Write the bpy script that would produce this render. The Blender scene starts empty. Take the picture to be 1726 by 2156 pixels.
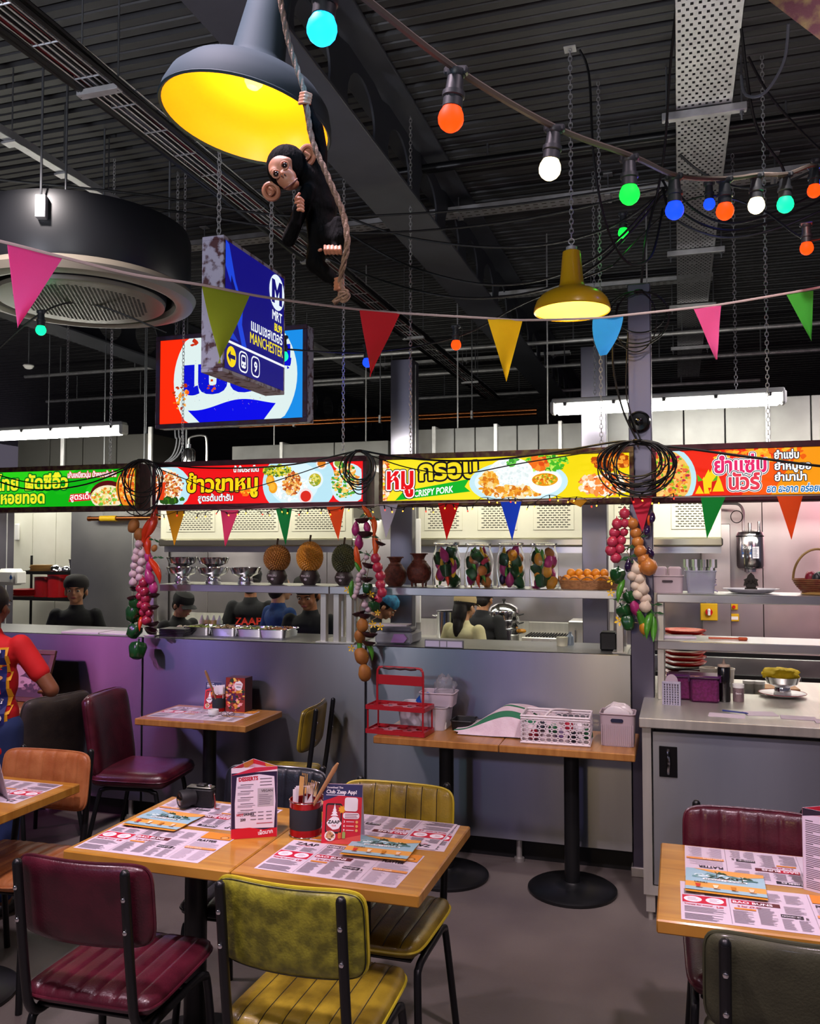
import bpy, math, random
from math import sin, cos, pi, radians as R, sqrt, atan2
from mathutils import Vector as V, Matrix, Euler, noise as mnoise
S = bpy.context.scene
COL = S.collection
# ---------------------------------------------------------------- camera, world, exposure, room lights
EYE = V((0, 0, 1.72))
TH = math.atan(565 / 1800); PH = math.atan(72 / 1800)
cd = bpy.data.cameras.new('camera'); cam = bpy.data.objects.new('camera', cd); COL.objects.link(cam)
cd.sensor_fit = 'VERTICAL'; cd.sensor_height = 24.0; cd.lens = 24.0 * 1800 / 2156
cd.clip_start = 0.05; cd.clip_end = 60
cam.location = EYE; cam.rotation_euler = (pi / 2 + PH, 0, TH)
S.camera = cam
S.view_settings.view_transform = 'Standard'; S.view_settings.look = 'None'
S.view_settings.gamma = 1.0; S.view_settings.use_curve_mapping = False
S.view_settings.exposure = 0.0
wd = bpy.data.worlds.new('world'); S.world = wd; wd.use_nodes = True
wd.node_tree.nodes['Background'].inputs[0].default_value = (0.085, 0.075, 0.10, 1)
wd.node_tree.nodes['Background'].inputs[1].default_value = 1.0
def light(kind, name, loc, energy, color=(1, 1, 1), size=0.3, aim=None, spot=60, blend=0.5, sizey=None):
    l = bpy.data.lights.new(name, kind); l.energy = energy; l.color = color
    if kind == 'AREA':
        l.size = size
        if sizey: l.shape = 'RECTANGLE'; l.size_y = sizey
    else: l.shadow_soft_size = size
    if kind == 'SPOT': l.spot_size = R(spot); l.spot_blend = blend
    o = bpy.data.objects.new(name, l); COL.objects.link(o); o.location = loc
    if aim is not None:
        o.rotation_euler = (V(aim) - V(loc)).to_track_quat('-Z', 'Y').to_euler()
    return o
# ceiling spots of the dining room (behind and above the camera) and the kitchen battens
for _p, _w in (((-1.2, 1.3, 3.9), 380), ((.7, 1.4, 3.9), 300), ((-3.0, 2.0, 3.9), 230), ((-1.6, -1.0, 3.9), 260), ((1.2, -.8, 3.9), 220)):
    light('SPOT', 'dining_light', _p, _w, (1.0, 0.80, 0.93), 0.10, (_p[0], _p[1] + .45, 0), 104, 0.8)
light('SPOT', 'tray_fill', (1.3, .6, 2.6), 90, (1.0, 0.84, 0.78), 0.15, (.55, 3.0, 4.2), 44, 0.9)  # added fill without a fixture, lights the cable tray from below
light('SPOT', 'ceiling_fill', (-.6, -1.6, 2.3), 210, (0.95, 0.97, 1.0), 0.3, (-1.6, 4.6, 4.4), 74, 1.0)  # unseen wide fill, put in to lift the ceiling deck
light('SPOT', 'beam_fill', (-3.2, .3, 2.4), 150, (0.85, 0.88, 1.0), 0.15, (-1.6, 4.4, 4.1), 90, 0.9)  # another added fill, brightens the underside of the beam
# coloured party lamps around the dining room, thrown at the steel counter
for _n, _p, _w, _c, _t in (('magenta_spot', (-5.7, 2.0, 2.5), 120, (1.0, .22, .75), (-3.75, 4.65, .8)), ('violet_spot', (-4.7, 1.8, 2.6), 120, (.50, .36, 1.0), (-3.0, 4.65, .9)), ('violet_spot', (-6.6, 2.2, 2.5), 50, (.5, .35, 1.0), (-4.4, 4.65, .8)),
                           ('teal_spot', (-2.9, -1.0, 2.5), 30, (.3, .8, .9), (-1.4, 4.65, .7)), ('violet_spot', (-2.0, -1.1, 2.5), 60, (.5, .4, 1.0), (-1.0, 4.65, .9)), ('amber_spot', (-.80, -1.0, 2.4), 95, (1.0, .70, .30), (-.35, 4.65, .9)), ('violet_spot', (.3, -1.3, 2.4), 35, (.6, .6, .9), (.2, 4.2, .6))):
    light('SPOT', _n, _p, _w, _c, 0.10, _t, 34, 1.0)
for _p, _t in (((-2.9, 2.5, 3.9), (-2.9, 4.6, 1.4)), ((-1.5, 2.5, 3.9), (-1.4, 4.6, 1.4)), ((.3, 2.5, 3.9), (.1, 4.6, 1.3))):
    light('SPOT', 'counter_fill', _p, 240, (1.0, .90, .88), 0.08, _t, 58, 0.9)  # spots added out of view to brighten the garlands and counter front
light('SPOT', 'red_spot', (2.6, 3.6, 2.6), 220, (1.0, .35, .45), 0.1, (1.6, 7.7, 1.5), 60, 1.0)
for _x in (-4.2, -2.6, -1.0, 0.8):
    light('AREA', 'hood_light', (_x, 6.9, 1.95), 13, (1.0, 0.97, 0.86), 1.3, (_x, 6.9, 0), sizey=0.3)
for _x in (-5.0, -3.2, -1.4, .5):
    light('AREA', 'batten_light', (_x, 5.75, 2.5), 15, (1.0, .96, .80), 1.4, (_x, 6.7, 1.7), sizey=.12)  # area lights added along the batten line to brighten the hood fronts
light('AREA', 'back_kitchen_light', (-6.6, 7.4, 2.9), 45, (1.0, 0.98, 0.9), 1.4, (-6.6, 7.6, 0), sizey=0.6)
light('AREA', 'right_kitchen_light', (1.6, 5.6, 2.9), 30, (1.0, 0.9, 0.92), 1.4, (1.6, 5.6, 0), sizey=0.6)
# ---------------------------------------------------------------- measuring helpers
def ray(px, py):
    u = (px - 863) / 1800; v = (1078 - py) / 1800
    z = v * cos(PH) + sin(PH); f = cos(PH) - v * sin(PH)
    return V((u * cos(TH) - f * sin(TH), u * sin(TH) + f * cos(TH), z))
def aty(px, py, Y):
    r = ray(px, py); return EYE + r * (Y / r.y)
def atz(px, py, Z):
    r = ray(px, py); return EYE + r * ((Z - 1.72) / r.z)
def atd(px, py, D):
    return EYE + ray(px, py) * D
# ---------------------------------------------------------------- materials
def hx(h):
    h = h.lstrip('#'); c = [int(h[i:i + 2], 16) / 255 for i in (0, 2, 4)]
    return tuple(x / 12.92 if x <= 0.04045 else ((x + 0.055) / 1.055) ** 2.4 for x in c)
MATS = {}
def mat(name, col, rough=0.5, metal=0.0, col2=None, scale=8.0, stretch=None, bump=0.0, bscale=None, emit=0.0,
        trans=0.0, ior=1.45, coat=0.0, lo=0.35, hi=0.65, alpha=1.0, sheen=0.0, spec=None, detail=6.0, rvar=0.0, dist=0.0, sss=0.0):
    if name in MATS: return MATS[name]
    m = bpy.data.materials.new(name); m.use_nodes = True; nt = m.node_tree; N = nt.nodes; L = nt.links
    b = N['Principled BSDF']
    c1 = hx(col) if isinstance(col, str) else col
    b.inputs['Base Color'].default_value = (*c1, 1)
    b.inputs['Roughness'].default_value = rough; b.inputs['Metallic'].default_value = metal
    b.inputs['IOR'].default_value = ior
    if trans: b.inputs['Transmission Weight'].default_value = trans
    if coat: b.inputs['Coat Weight'].default_value = coat; b.inputs['Coat Roughness'].default_value = 0.15
    if sheen: b.inputs['Sheen Weight'].default_value = sheen
    if spec is not None: b.inputs['Specular IOR Level'].default_value = spec
    if alpha < 1: b.inputs['Alpha'].default_value = alpha
    if sss: b.inputs['Subsurface Weight'].default_value = sss; b.inputs['Subsurface Scale'].default_value = 0.02
    if col2 or bump or rvar:
        tc = N.new('ShaderNodeTexCoord'); mp = N.new('ShaderNodeMapping'); L.new(tc.outputs['Object'], mp.inputs[0])
        if stretch: mp.inputs['Scale'].default_value = stretch
        nz = N.new('ShaderNodeTexNoise'); L.new(mp.outputs[0], nz.inputs['Vector'])
        nz.inputs['Scale'].default_value = scale; nz.inputs['Detail'].default_value = detail; nz.inputs['Distortion'].default_value = dist
        if col2:
            cr = N.new('ShaderNodeValToRGB'); L.new(nz.outputs['Fac'], cr.inputs[0])
            cr.color_ramp.elements[0].position = lo; cr.color_ramp.elements[1].position = hi
            cr.color_ramp.elements[0].color = (*c1, 1); cr.color_ramp.elements[1].color = (*(hx(col2) if isinstance(col2, str) else col2), 1)
            L.new(cr.outputs[0], b.inputs['Base Color'])
            if emit: L.new(cr.outputs[0], b.inputs['Emission Color'])
        if rvar:
            mr = N.new('ShaderNodeMapRange'); L.new(nz.outputs['Fac'], mr.inputs[0])
            mr.inputs[3].default_value = max(0, rough - rvar); mr.inputs[4].default_value = rough + rvar
            L.new(mr.outputs[0], b.inputs['Roughness'])
        if bump:
            n2 = nz
            if bscale:
                n2 = N.new('ShaderNodeTexNoise'); L.new(mp.outputs[0], n2.inputs['Vector']); n2.inputs['Scale'].default_value = bscale
                n2.inputs['Detail'].default_value = 4
            bp = N.new('ShaderNodeBump'); bp.inputs['Strength'].default_value = bump; bp.inputs['Distance'].default_value = 0.01
            L.new(n2.outputs['Fac'], bp.inputs['Height']); L.new(bp.outputs[0], b.inputs['Normal'])
    if emit:
        if not col2: b.inputs['Emission Color'].default_value = (*c1, 1)
        b.inputs['Emission Strength'].default_value = emit
    MATS[name] = m; return m
def E(name, col, s=1.0):
    m = mat(name, tuple(x * 0.08 for x in hx(col)), 0.6, spec=.15)
    b = m.node_tree.nodes['Principled BSDF']; b.inputs['Emission Color'].default_value = (*hx(col), 1); b.inputs['Emission Strength'].default_value = s
    return m
# ---------------------------------------------------------------- mesh builder
class MB:
    def __init__(s): s.v = []; s.f = []; s.m = []; s.x = None
    def add(s, vs, fs, mi=0):
        n = len(s.v)
        if s.x is not None: vs = [s.x @ V(p) for p in vs]
        s.v += [tuple(p) for p in vs]; s.f += [tuple(i + n for i in f) for f in fs]; s.m += [mi] * len(fs)
        return s
    def box(s, x0, x1, y0, y1, z0, z1, b=0.0, mi=0):
        if b <= 0:
            vs = [(x, y, z) for x in (x0, x1) for y in (y0, y1) for z in (z0, z1)]
            return s.add(vs, [(0, 1, 3, 2), (4, 6, 7, 5), (0, 4, 5, 1), (2, 3, 7, 6), (0, 2, 6, 4), (1, 5, 7, 3)], mi)
        b = min(b, (x1 - x0) / 2.01, (y1 - y0) / 2.01, (z1 - z0) / 2.01)
        cx, cy, cz = (x0 + x1) / 2, (y0 + y1) / 2, (z0 + z1) / 2; hx_, hy, hz = (x1 - x0) / 2, (y1 - y0) / 2, (z1 - z0) / 2
        vs = []; idx = {}
        for sx in (-1, 1):
            for sy in (-1, 1):
                for sz in (-1, 1):
                    for a in range(3):
                        d = [b, b, b]; d[a] = 0
                        idx[(sx, sy, sz, a)] = len(vs)
                        vs.append((cx + sx * (hx_ - d[0]), cy + sy * (hy - d[1]), cz + sz * (hz - d[2])))
        fs = []
        for a in range(3):
            for sg in (-1, 1):
                o = [i for i in range(3) if i != a]; q = []
                for (p, r) in ((-1, -1), (1, -1), (1, 1), (-1, 1)):
                    k = [0, 0, 0]; k[a] = sg; k[o[0]] = p; k[o[1]] = r; q.append(idx[(k[0], k[1], k[2], a)])
                fs.append(tuple(q))
        for a in range(3):
            o = [i for i in range(3) if i != a]
            for p in (-1, 1):
                for r in (-1, 1):
                    def K(t, ax):
                        k = [0, 0, 0]; k[a] = t; k[o[0]] = p; k[o[1]] = r; return idx[(k[0], k[1], k[2], ax)]
                    fs.append((K(-1, o[0]), K(1, o[0]), K(1, o[1]), K(-1, o[1])))
        for sx in (-1, 1):
            for sy in (-1, 1):
                for sz in (-1, 1): fs.append(tuple(idx[(sx, sy, sz, a)] for a in range(3)))
        return s.add(vs, fs, mi)
    def ring(s, c, ax, r, n, u=None):
        ax = V(ax).normalized()
        if u is None: u = ax.cross(V((0, 0, 1)) if abs(ax.z) < 0.9 else V((1, 0, 0))).normalized()
        w = ax.cross(u)
        return [V(c) + (u * cos(2 * pi * i / n) + w * sin(2 * pi * i / n)) * r for i in range(n)]
    def tube(s, pts, r, n=8, closed=False, caps=True, mi=0):
        pts = [V(p) for p in pts]; k = len(pts); rr = r if isinstance(r, (list, tuple)) else [r] * k
        vs = []; u = None
        for i in range(k):
            if closed: t = pts[(i + 1) % k] - pts[i - 1]
            else: t = pts[min(i + 1, k - 1)] - pts[max(i - 1, 0)]
            if t.length < 1e-9: t = V((0, 0, 1))
            t.normalize()
            if u is None: u = t.cross(V((0, 0, 1)) if abs(t.z) < 0.9 else V((1, 0, 0))).normalized()
            else:
                u = u - t * u.dot(t)
                if u.length < 1e-6: u = t.cross(V((1, 0, 0)))
                u.normalize()
            vs += s.ring(pts[i], t, rr[i], n, u)
        fs = []
        for i in range(k if closed else k - 1):
            j = (i + 1) % k
            for q in range(n): fs.append((i * n + q, i * n + (q + 1) % n, j * n + (q + 1) % n, j * n + q))
        if caps and not closed: fs += [tuple(range(n))[::-1], tuple((k - 1) * n + q for q in range(n))]
        return s.add(vs, fs, mi)
    def cyl(s, p0, p1, r0, r1=None, n=14, mi=0, caps=True): return s.tube([p0, p1], [r0, r0 if r1 is None else r1], n, mi=mi, caps=caps)
    def lathe(s, prof, n=20, c=(0, 0, 0), mi=0, caps=True, sx=1, sy=1, wob=None):
        vs = []; k = len(prof)
        for (r, z) in prof:
            for i in range(n):
                a = 2 * pi * i / n; q = r * (wob(a, z) if wob else 1)
                vs.append((c[0] + q * cos(a) * sx, c[1] + q * sin(a) * sy, c[2] + z))
        fs = [(i * n + q, i * n + (q + 1) % n, (i + 1) * n + (q + 1) % n, (i + 1) * n + q) for i in range(k - 1) for q in range(n)]
        if caps: fs += [tuple(range(n))[::-1], tuple((k - 1) * n + q for q in range(n))]
        return s.add(vs, fs, mi)
    def sph(s, c, r, n=12, rot=None, mi=0):
        if not isinstance(r, (list, tuple)): r = (r, r, r)
        h = max(4, n // 2); vs = [V((0, 0, -r[2]))]; M = Euler(rot).to_matrix() if rot else None
        for j in range(1, h):
            a = -pi / 2 + pi * j / h
            vs += [V((r[0] * cos(a) * cos(2 * pi * i / n), r[1] * cos(a) * sin(2 * pi * i / n), r[2] * sin(a))) for i in range(n)]
        vs.append(V((0, 0, r[2])))
        if M: vs = [M @ p for p in vs]
        vs = [p + V(c) for p in vs]; fs = []
        for i in range(n):
            fs.append((0, 1 + (i + 1) % n, 1 + i)); t = 1 + (h - 2) * n; fs.append((t + i, t + (i + 1) % n, len(vs) - 1))
            for j in range(h - 2): fs.append((1 + j * n + i, 1 + j * n + (i + 1) % n, 1 + (j + 1) * n + (i + 1) % n, 1 + (j + 1) * n + i))
        return s.add(vs, fs, mi)
    def prism(s, out, z0, z1, M=None, mi=0):
        n = len(out); vs = [V((p[0], p[1], z0)) for p in out] + [V((p[0], p[1], z1)) for p in out]
        if M is not None: vs = [M @ p for p in vs]
        return s.add(vs, [tuple(range(n))[::-1], tuple(range(n, 2 * n))] + [(i, (i + 1) % n, n + (i + 1) % n, n + i) for i in range(n)], mi)
    def poly(s, pts, mi=0): return s.add(pts, [tuple(range(len(pts)))], mi)
    def grid(s, fn, nu, nv, mi=0, thick=0.0):
        vs = [fn(i / nu, j / nv) for j in range(nv + 1) for i in range(nu + 1)]
        fs = [(j * (nu + 1) + i, j * (nu + 1) + i + 1, (j + 1) * (nu + 1) + i + 1, (j + 1) * (nu + 1) + i) for j in range(nv) for i in range(nu)]
        return s.add(vs, fs, mi)
    def build(s, name, mats, parent=None, flat=False, angle=40, **kw):
        me = bpy.data.meshes.new(name); me.from_pydata(s.v, [], s.f)
        if not isinstance(mats, (list, tuple)): mats = [mats]
        for m in mats: me.materials.append(m)
        if len(mats) > 1: me.polygons.foreach_set('material_index', s.m)
        if not flat:
            me.polygons.foreach_set('use_smooth', [True] * len(me.polygons))
            try: me.set_sharp_from_angle(angle=R(angle))
            except Exception: pass
        me.update()
        o = bpy.data.objects.new(name, me); COL.objects.link(o)
        if parent is not None: o.parent = parent
        for k, v in kw.items(): o[k] = v
        return o
def thing(name, label, cat, loc=(0, 0, 0), rz=0.0, group=None, rot=None):
    o = bpy.data.objects.new(name, None); COL.objects.link(o); o.empty_display_size = 0.05
    o.location = loc; o.rotation_euler = rot if rot else (0, 0, rz)
    return tag(o, label, cat, group)
def tag(o, label, cat, group=None):
    o['label'] = label; o['category'] = cat
    if group: o['group'] = group
    return o
def solo(mb, name, m, label, cat, loc=(0, 0, 0), rz=0.0, group=None, rot=None, **k):
    o = mb.build(name, m, **k); o.location = loc; o.rotation_euler = rot if rot else (0, 0, rz)
    return tag(o, label, cat, group)
def struct(mb, name, m, parent=None, **k):
    o = mb.build(name, m, parent, **k)
    if parent is None: o['kind'] = 'structure'
    return o
def dup(o, label=None, loc=None, rz=None, group=None, parent=None, rot=None):
    c = o.copy(); COL.objects.link(c)
    if parent is not None: c.parent = parent
    for ch in list(o.children): dup(ch, parent=c)
    if label: c['label'] = label
    if loc is not None: c.location = loc
    if rz is not None: c.rotation_euler = (0, 0, rz)
    if rot is not None: c.rotation_euler = rot
    if group: c['group'] = group
    return c
def relabel(o, label): o['label'] = label; return o
def recol(o, frm, to):
    for i, sl in enumerate(o.data.materials):
        if sl == frm: pass
# text -> flat mesh data appended to a builder (local xy plane mapped through M)
_fc = {}
def text(mb, s, M, size=0.1, mi=0, off=0.0, align='LEFT', z=0.0, sx=1.0, shear=0.0, space=1.0, res=2, fitw=None, lay=None):
    key = (s, off, align, shear, space, res)
    if key not in _fc:
        cu = bpy.data.curves.new('txt', 'FONT'); cu.body = s; cu.size = 1.0; cu.align_x = align; cu.offset = off; cu.shear = shear
        cu.space_character = space; cu.resolution_u = res; cu.fill_mode = 'BOTH'
        o = bpy.data.objects.new('txt', cu); me = bpy.data.meshes.new_from_object(o)
        _fc[key] = ([v.co.copy() for v in me.vertices], [tuple(p.vertices) for p in me.polygons])
        bpy.data.objects.remove(o); bpy.data.curves.remove(cu); bpy.data.meshes.remove(me)
    vs, fs = _fc[key]
    if not vs: return 0
    w = max(v.x for v in vs) - min(v.x for v in vs)
    k = sx * size
    if fitw: k = fitw / w
    mb.add([M @ V((v.x * k, v.y * size, z)) for v in vs], fs, mi)
    return w * k
def plane(o, ex, ey):
    """matrix whose local x,y axes are ex,ey (unit) at origin o"""
    ex = V(ex).normalized(); ey = V(ey).normalized(); ez = ex.cross(ey).normalized()
    return Matrix(((ex.x, ey.x, ez.x, o[0]), (ex.y, ey.y, ez.y, o[1]), (ex.z, ey.z, ez.z, o[2]), (0, 0, 0, 1)))
def bez(p, n=12):
    p = [V(q) for q in p]
    out = []
    for i in range(n + 1):
        t = i / n; q = p[:]
        while len(q) > 1: q = [q[j] * (1 - t) + q[j + 1] * t for j in range(len(q) - 1)]
        out.append(q[0])
    return out
def spline(p, n=6, closed=False):
    p = [V(q) for q in p]; k = len(p); out = []
    for i in range(k if closed else k - 1):
        a, b, c, d = (p[(i - 1) % k] if closed or i > 0 else p[0]), p[i], p[(i + 1) % k], (p[(i + 2) % k] if closed or i + 2 < k else p[-1])
        for j in range(n):
            t = j / n
            out.append(0.5 * ((2 * b) + (c - a) * t + (2 * a - 5 * b + 4 * c - d) * t * t + (3 * b - a - 3 * c + d) * t ** 3))
    if not closed: out.append(p[-1])
    return out
def rrect(w, h, r, n=4, cx=0, cy=0):
    o = []
    for (sx, sy, a0) in ((1, 1, 0), (-1, 1, 90), (-1, -1, 180), (1, -1, 270)):
        for i in range(n + 1):
            a = R(a0 + 90 * i / n); o.append((cx + sx * (w / 2 - r) + r * cos(a), cy + sy * (h / 2 - r) + r * sin(a)))
    return o
def ell(cx, cy, rx, ry, n=24, a0=0): return [(cx + rx * cos(a0 + 2 * pi * i / n), cy + ry * sin(a0 + 2 * pi * i / n)) for i in range(n)]
def blob(cx, cy, r, n=14, j=0.25, rnd=random, ry=None):
    ry = ry or r; return [(cx + r * (1 + rnd.uniform(-j, j)) * cos(2 * pi * i / n), cy + ry * (1 + rnd.uniform(-j, j)) * sin(2 * pi * i / n)) for i in range(n)]
def flat(mb, M, pts, mi=0, z=0.0): mb.add([M @ V((p[0], p[1], z)) for p in pts], [tuple(range(len(pts)))], mi)
rnd = random.Random(7)
# common materials
def aniso(m, t=(0, 0, 1), a=0.85):
    nt = m.node_tree; b = nt.nodes['Principled BSDF']; c = nt.nodes.new('ShaderNodeCombineXYZ')
    for i in range(3): c.inputs[i].default_value = t[i]
    b.inputs['Anisotropic'].default_value = a; nt.links.new(c.outputs[0], b.inputs['Tangent']); return m
panelm = aniso(mat('counter_panel_steel', (0.27, 0.28, 0.315), 0.32, 1.0, col2=(0.31, 0.32, 0.355), scale=1.6, stretch=(2.5, 1, 0.5)))
steel = mat('brushed_steel', (0.52, 0.52, 0.54), 0.30, 1.0, col2=(0.62, 0.62, 0.63), scale=3, stretch=(1, 1, 3), rvar=0.08)
ledgem = mat('ledge_steel', (0.30, 0.30, 0.31), 0.4, 1.0)
pillarm = mat('pillar_steel', (0.15, 0.145, 0.19), 0.38, 1.0, col2=(0.20, 0.19, 0.23), scale=2)
ductm = mat('duct_steel', (0.13, 0.13, 0.13), 0.5, .3, col2=(0.16, 0.16, 0.16), scale=6)
fasciam = mat('hood_fascia_steel', (0.74, 0.72, 0.58), 0.45, 0.1, col2=(0.80, 0.78, 0.64), scale=3)
steelH = mat('hood_steel', (0.54, 0.53, 0.48), 0.40, 0.75, col2=(0.62, 0.60, 0.54), scale=2, stretch=(14, 1, 1), rvar=0.08)
chrome = mat('polished_steel', (0.75, 0.75, 0.77), 0.12, 1.0)
galv = mat('galvanised_steel', (0.50, 0.50, 0.51), 0.42, 0.6, col2=(0.62, 0.62, 0.63), scale=14, rvar=0.1)
black = mat('black_plastic', '0b0b0c', 0.45)
blackm = mat('black_powder_coat', '0d0e10', 0.38, spec=0.5)
cable = mat('black_cable', '0a0a0b', 0.5)
white = mat('white_plastic', 'dcdad8', 0.45)
# ---------------------------------------------------------------- the setting
floorm = mat('resin_floor', '544d4b', 0.55, col2='6e6660', scale=1.1, detail=9, bump=0.06, bscale=60, rvar=0.08)
deckm = mat('black_metal_deck', '3c3c3e', 0.5, 0.0, col2='454547', scale=3)
beamm = mat('grey_painted_steel', '43454c', 0.55, col2='4b4d55', scale=4)
wallm = mat('cream_kitchen_wall', 'cfcdbd', 0.5, col2='d8d6c8', scale=3)
darkw = mat('dark_wall', '1b1b1f', 0.8)
struct(MB().box(-16, 8, -4, 18, -0.1, 0), 'floor', floorm)
struct(MB().box(-16, 8, 18, 18.1, 0, 4.3), 'wall_back', darkw)
# corrugated ceiling deck, ribs along x
prof = []; y = -4.0; p = 0.165
while y < 18:
    prof += [(y, 4.25), (y + 0.05, 4.25), (y + 0.055, 4.258), (y + 0.065, 4.258), (y + 0.07, 4.25), (y + 0.118, 4.25), (y + 0.122, 4.29), (y + 0.157, 4.29)]; y += p
mb = MB(); n = len(prof)
mb.add([(x, a, b) for x in (-16, 8) for (a, b) in prof], [(i, i + 1, n + i + 1, n + i) for i in range(n - 1)])
struct(mb, 'ceiling', deckm, flat=True)
# ---------------------------------------------------------------- lightbox signs over the counter
rust = mat('rusty_frame', '4a2228', 0.7, 0.2, col2='6a5a34', scale=26, lo=0.42, hi=0.62, bump=0.2)
rustred = mat('dark_red_frame', '4c1726', 0.65, 0.2, col2='3a121e', scale=30, bump=0.2)
rustgrey = mat('peeling_grey_frame', 'a4a0b4', 0.6, 0.1, col2='4a262c', scale=22, lo=0.50, hi=0.60, bump=0.2, detail=10)
LIT = {}
def lit(h, s=1.0):
    if (h, s) not in LIT: LIT[(h, s)] = E('lit_' + h + ('' if s == 1.0 else '_b'), h, s)
    return LIT[(h, s)]
class Print:
    """layers of flat colour on a panel, drawn with a growing tiny offset"""
    def __init__(s, M, mats=None): s.mb = MB(); s.M = M; s.ms = []; s.z = 0.0004; s.litp = True; s.mk = mats
    def c(s, h):
        m = lit(h) if s.mk is None else s.mk(h)
        if m not in s.ms: s.ms.append(m)
        return s.ms.index(m)
    def up(s, d=0.0005): s.z += d
    def shape(s, pts, h, up=True):
        flat(s.mb, s.M, pts, s.c(h), s.z)
        if up: s.up()
    def rect(s, x0, y0, x1, y1, h, up=False): s.shape([(x0, y0), (x1, y0), (x1, y1), (x0, y1)], h, up)
    def text(s, t, x, y, size, h, off=0.0, up=True, rot=0.0, **k):
        if off > 0 and any(ch in t for ch in 'MNWAK'):
            r = off * size * .75; k.pop('z', None)
            for i in range(6): s.text(t, x + r * cos(i * pi / 3), y + r * sin(i * pi / 3), size, h, 0.0, False, rot, **k); s.z += .00002
            if up: s.up()
            return 0
        M = s.M @ Matrix.Translation((x, y, 0)) @ Matrix.Rotation(rot, 4, 'Z')
        w = text(s.mb, t, M, size, s.c(h), off=off, z=s.z, **k)
        if up: s.up()
        return w
    def otext(s, t, x, y, size, h, outs, own=0.035, **k):
        """outlined text: outs = [(colour, radius as a share of the size)...] largest first"""
        for (c, o) in outs:
            n = 12 if o > .08 else 8
            for i in range(n): s.text(t, x + o * .7 * size * cos(2 * pi * i / n), y + o * .7 * size * sin(2 * pi * i / n), size, c, off=own, up=False, **k); s.z += .00001
            s.up()
        s.text(t, x, y, size, h, off=own, **k)
    def food(s, cx, cy, rx, ry, n, cols, r0=0.01, clip=None, seed=1):
        q = random.Random(seed)
        if s.mk is None and n > 30: n = int(n * 2.4); r0 *= .66
        for i in range(n):
            a = q.uniform(0, 2 * pi); t = sqrt(q.random()); x = cx + rx * t * cos(a); y = cy + ry * t * sin(a)
            rr = r0 * q.uniform(0.5, 1.4); pts = blob(x, y, rr, 8, 0.35, q, ry=rr * q.uniform(0.4, 1.2))
            if clip: pts = [(min(max(a_, clip[0]), clip[2]), min(max(b_, clip[1]), clip[3])) for a_, b_ in pts]
            s.shape(pts, q.choice(cols), False)
            s.z += 0.000012
        s.up()
    def build(s, name, parent): return s.mb.build(name, s.ms, parent, flat=True, kind='stuff')
def clipc(pts, W, H): return [(min(max(a, 0), W), min(max(b, 0), H)) for a, b in pts]
def chainm(mb, a, b, link=0.03, r=0.0022):
    a, b = V(a), V(b); n = max(1, int((b - a).length / (link * .72))); d = (b - a) / n; L_ = d.length
    for i in range(n):
        c = a + d * (i + .5); s = (1, 0, 0) if i % 2 else (0, 1, 0); w = link * .28
        ax = V(s); t = d.normalized(); h = link * .5
        pts = [c + t * (h * cos(q)) + ax * (w * sin(q)) for q in [2 * pi * k / 8 for k in range(8)]]
        mb.tube(pts, r, 4, closed=True)
def chain(a, b, label, parent=None, name='chain', link=0.03, r=0.0022):
    mb = MB(); chainm(mb, V((0, 0, 0)), V(b) - V(a), link, r)
    o = mb.build(name, galv, parent, kind='stuff') if parent else mb.build(name, galv, kind=None) 
    o.location = a
    return o
CEIL = 4.25
SG0, SG1 = 1.945, 2.242
def signbox(label, x0, x1, fm, back='ffffff'):
    t = thing('menu_lightbox', label, 'sign', (x0, 4.6, SG0), group='lit food signs over the counter')
    W = x1 - x0; H = SG1 - SG0; f = 0.032
    MB().box(0, W, 0.012, 0.13, 0, H).build('housing', rustred, t)
    MB().box(0, W, -0.006, 0.012, 0, f, 0.003).build('frame_rail', fm, t)
    MB().box(0, W, -0.006, 0.012, H - f, H, 0.003).build('frame_rail', fm, t)
    MB().box(0, 0.022, -0.006, 0.012, f, H - f).build('frame_rail', fm, t)
    MB().box(W - 0.022, W, -0.006, 0.012, f, H - f).build('frame_rail', fm, t)
    w, h = W - 0.044, H - 2 * f
    MB().box(0.022, 0.022 + w, 0.003, 0.0115, f, f + h).build('lit_panel', lit(back), t)
    for q in ((.12, .88) if x0 < -.3 else (.42, .88)): o = chain((0, 0, 0), (0, 0, CEIL - SG1), '', t, link=.03, r=.0017); o.location = (W * q, .06, H)
    return t, Print(plane((0.022, 0.003, f), (1, 0, 0), (0, 0, 1))), w, h
def xs(px): return aty(px, 1000, 4.6).x
X = [xs(-260), xs(292), xs(322), xs(772), xs(798), xs(1334), xs(1372), xs(2000)]
# sign 1: green
t, P, w, h = signbox('green lit Thai sign for fried noodles, leftmost over the counter', X[0], X[1], rust, '2bd21a')
u = lambda px: xs(px) - X[0] - 0.022
vv = lambda px, py: aty(px, py, 4.6).z - SG0 - 0.032
P.shape([(u(60), 0), (u(200), 0), (u(270), h), (u(160), h)], '12b416'); P.shape([(u(200), 0), (w, 0), (w, h), (u(275), h)], '0fa51a')
P.food(u(120), h * .5, .5, h * .3, 14, ['3fe02a', '1fc81c', '18ba18'], .03, (0, 0, w, h), 3)
P.otext('ไทย', u(-6), .115, .125, 'f4ee2a', [('04501a', .10), ('0c8a20', .06)], sx=.95)
P.otext('ผัดซีอิ๊ว', u(52), .115, .125, 'f4ee2a', [('04501a', .10), ('0c8a20', .06)], fitw=u(142) - u(52))
P.otext('หอยทอด', u(2), .025, .105, 'f4ee2a', [('04501a', .10), ('0c8a20', .06)], fitw=u(94) - u(2))
P.otext('เส้นเหนียวนุ่ม น้ำซอสเข้มข้น', u(143), .185, .045, 'ffffff', [('d01830', .12)], fitw=u(245) - u(143))
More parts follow.
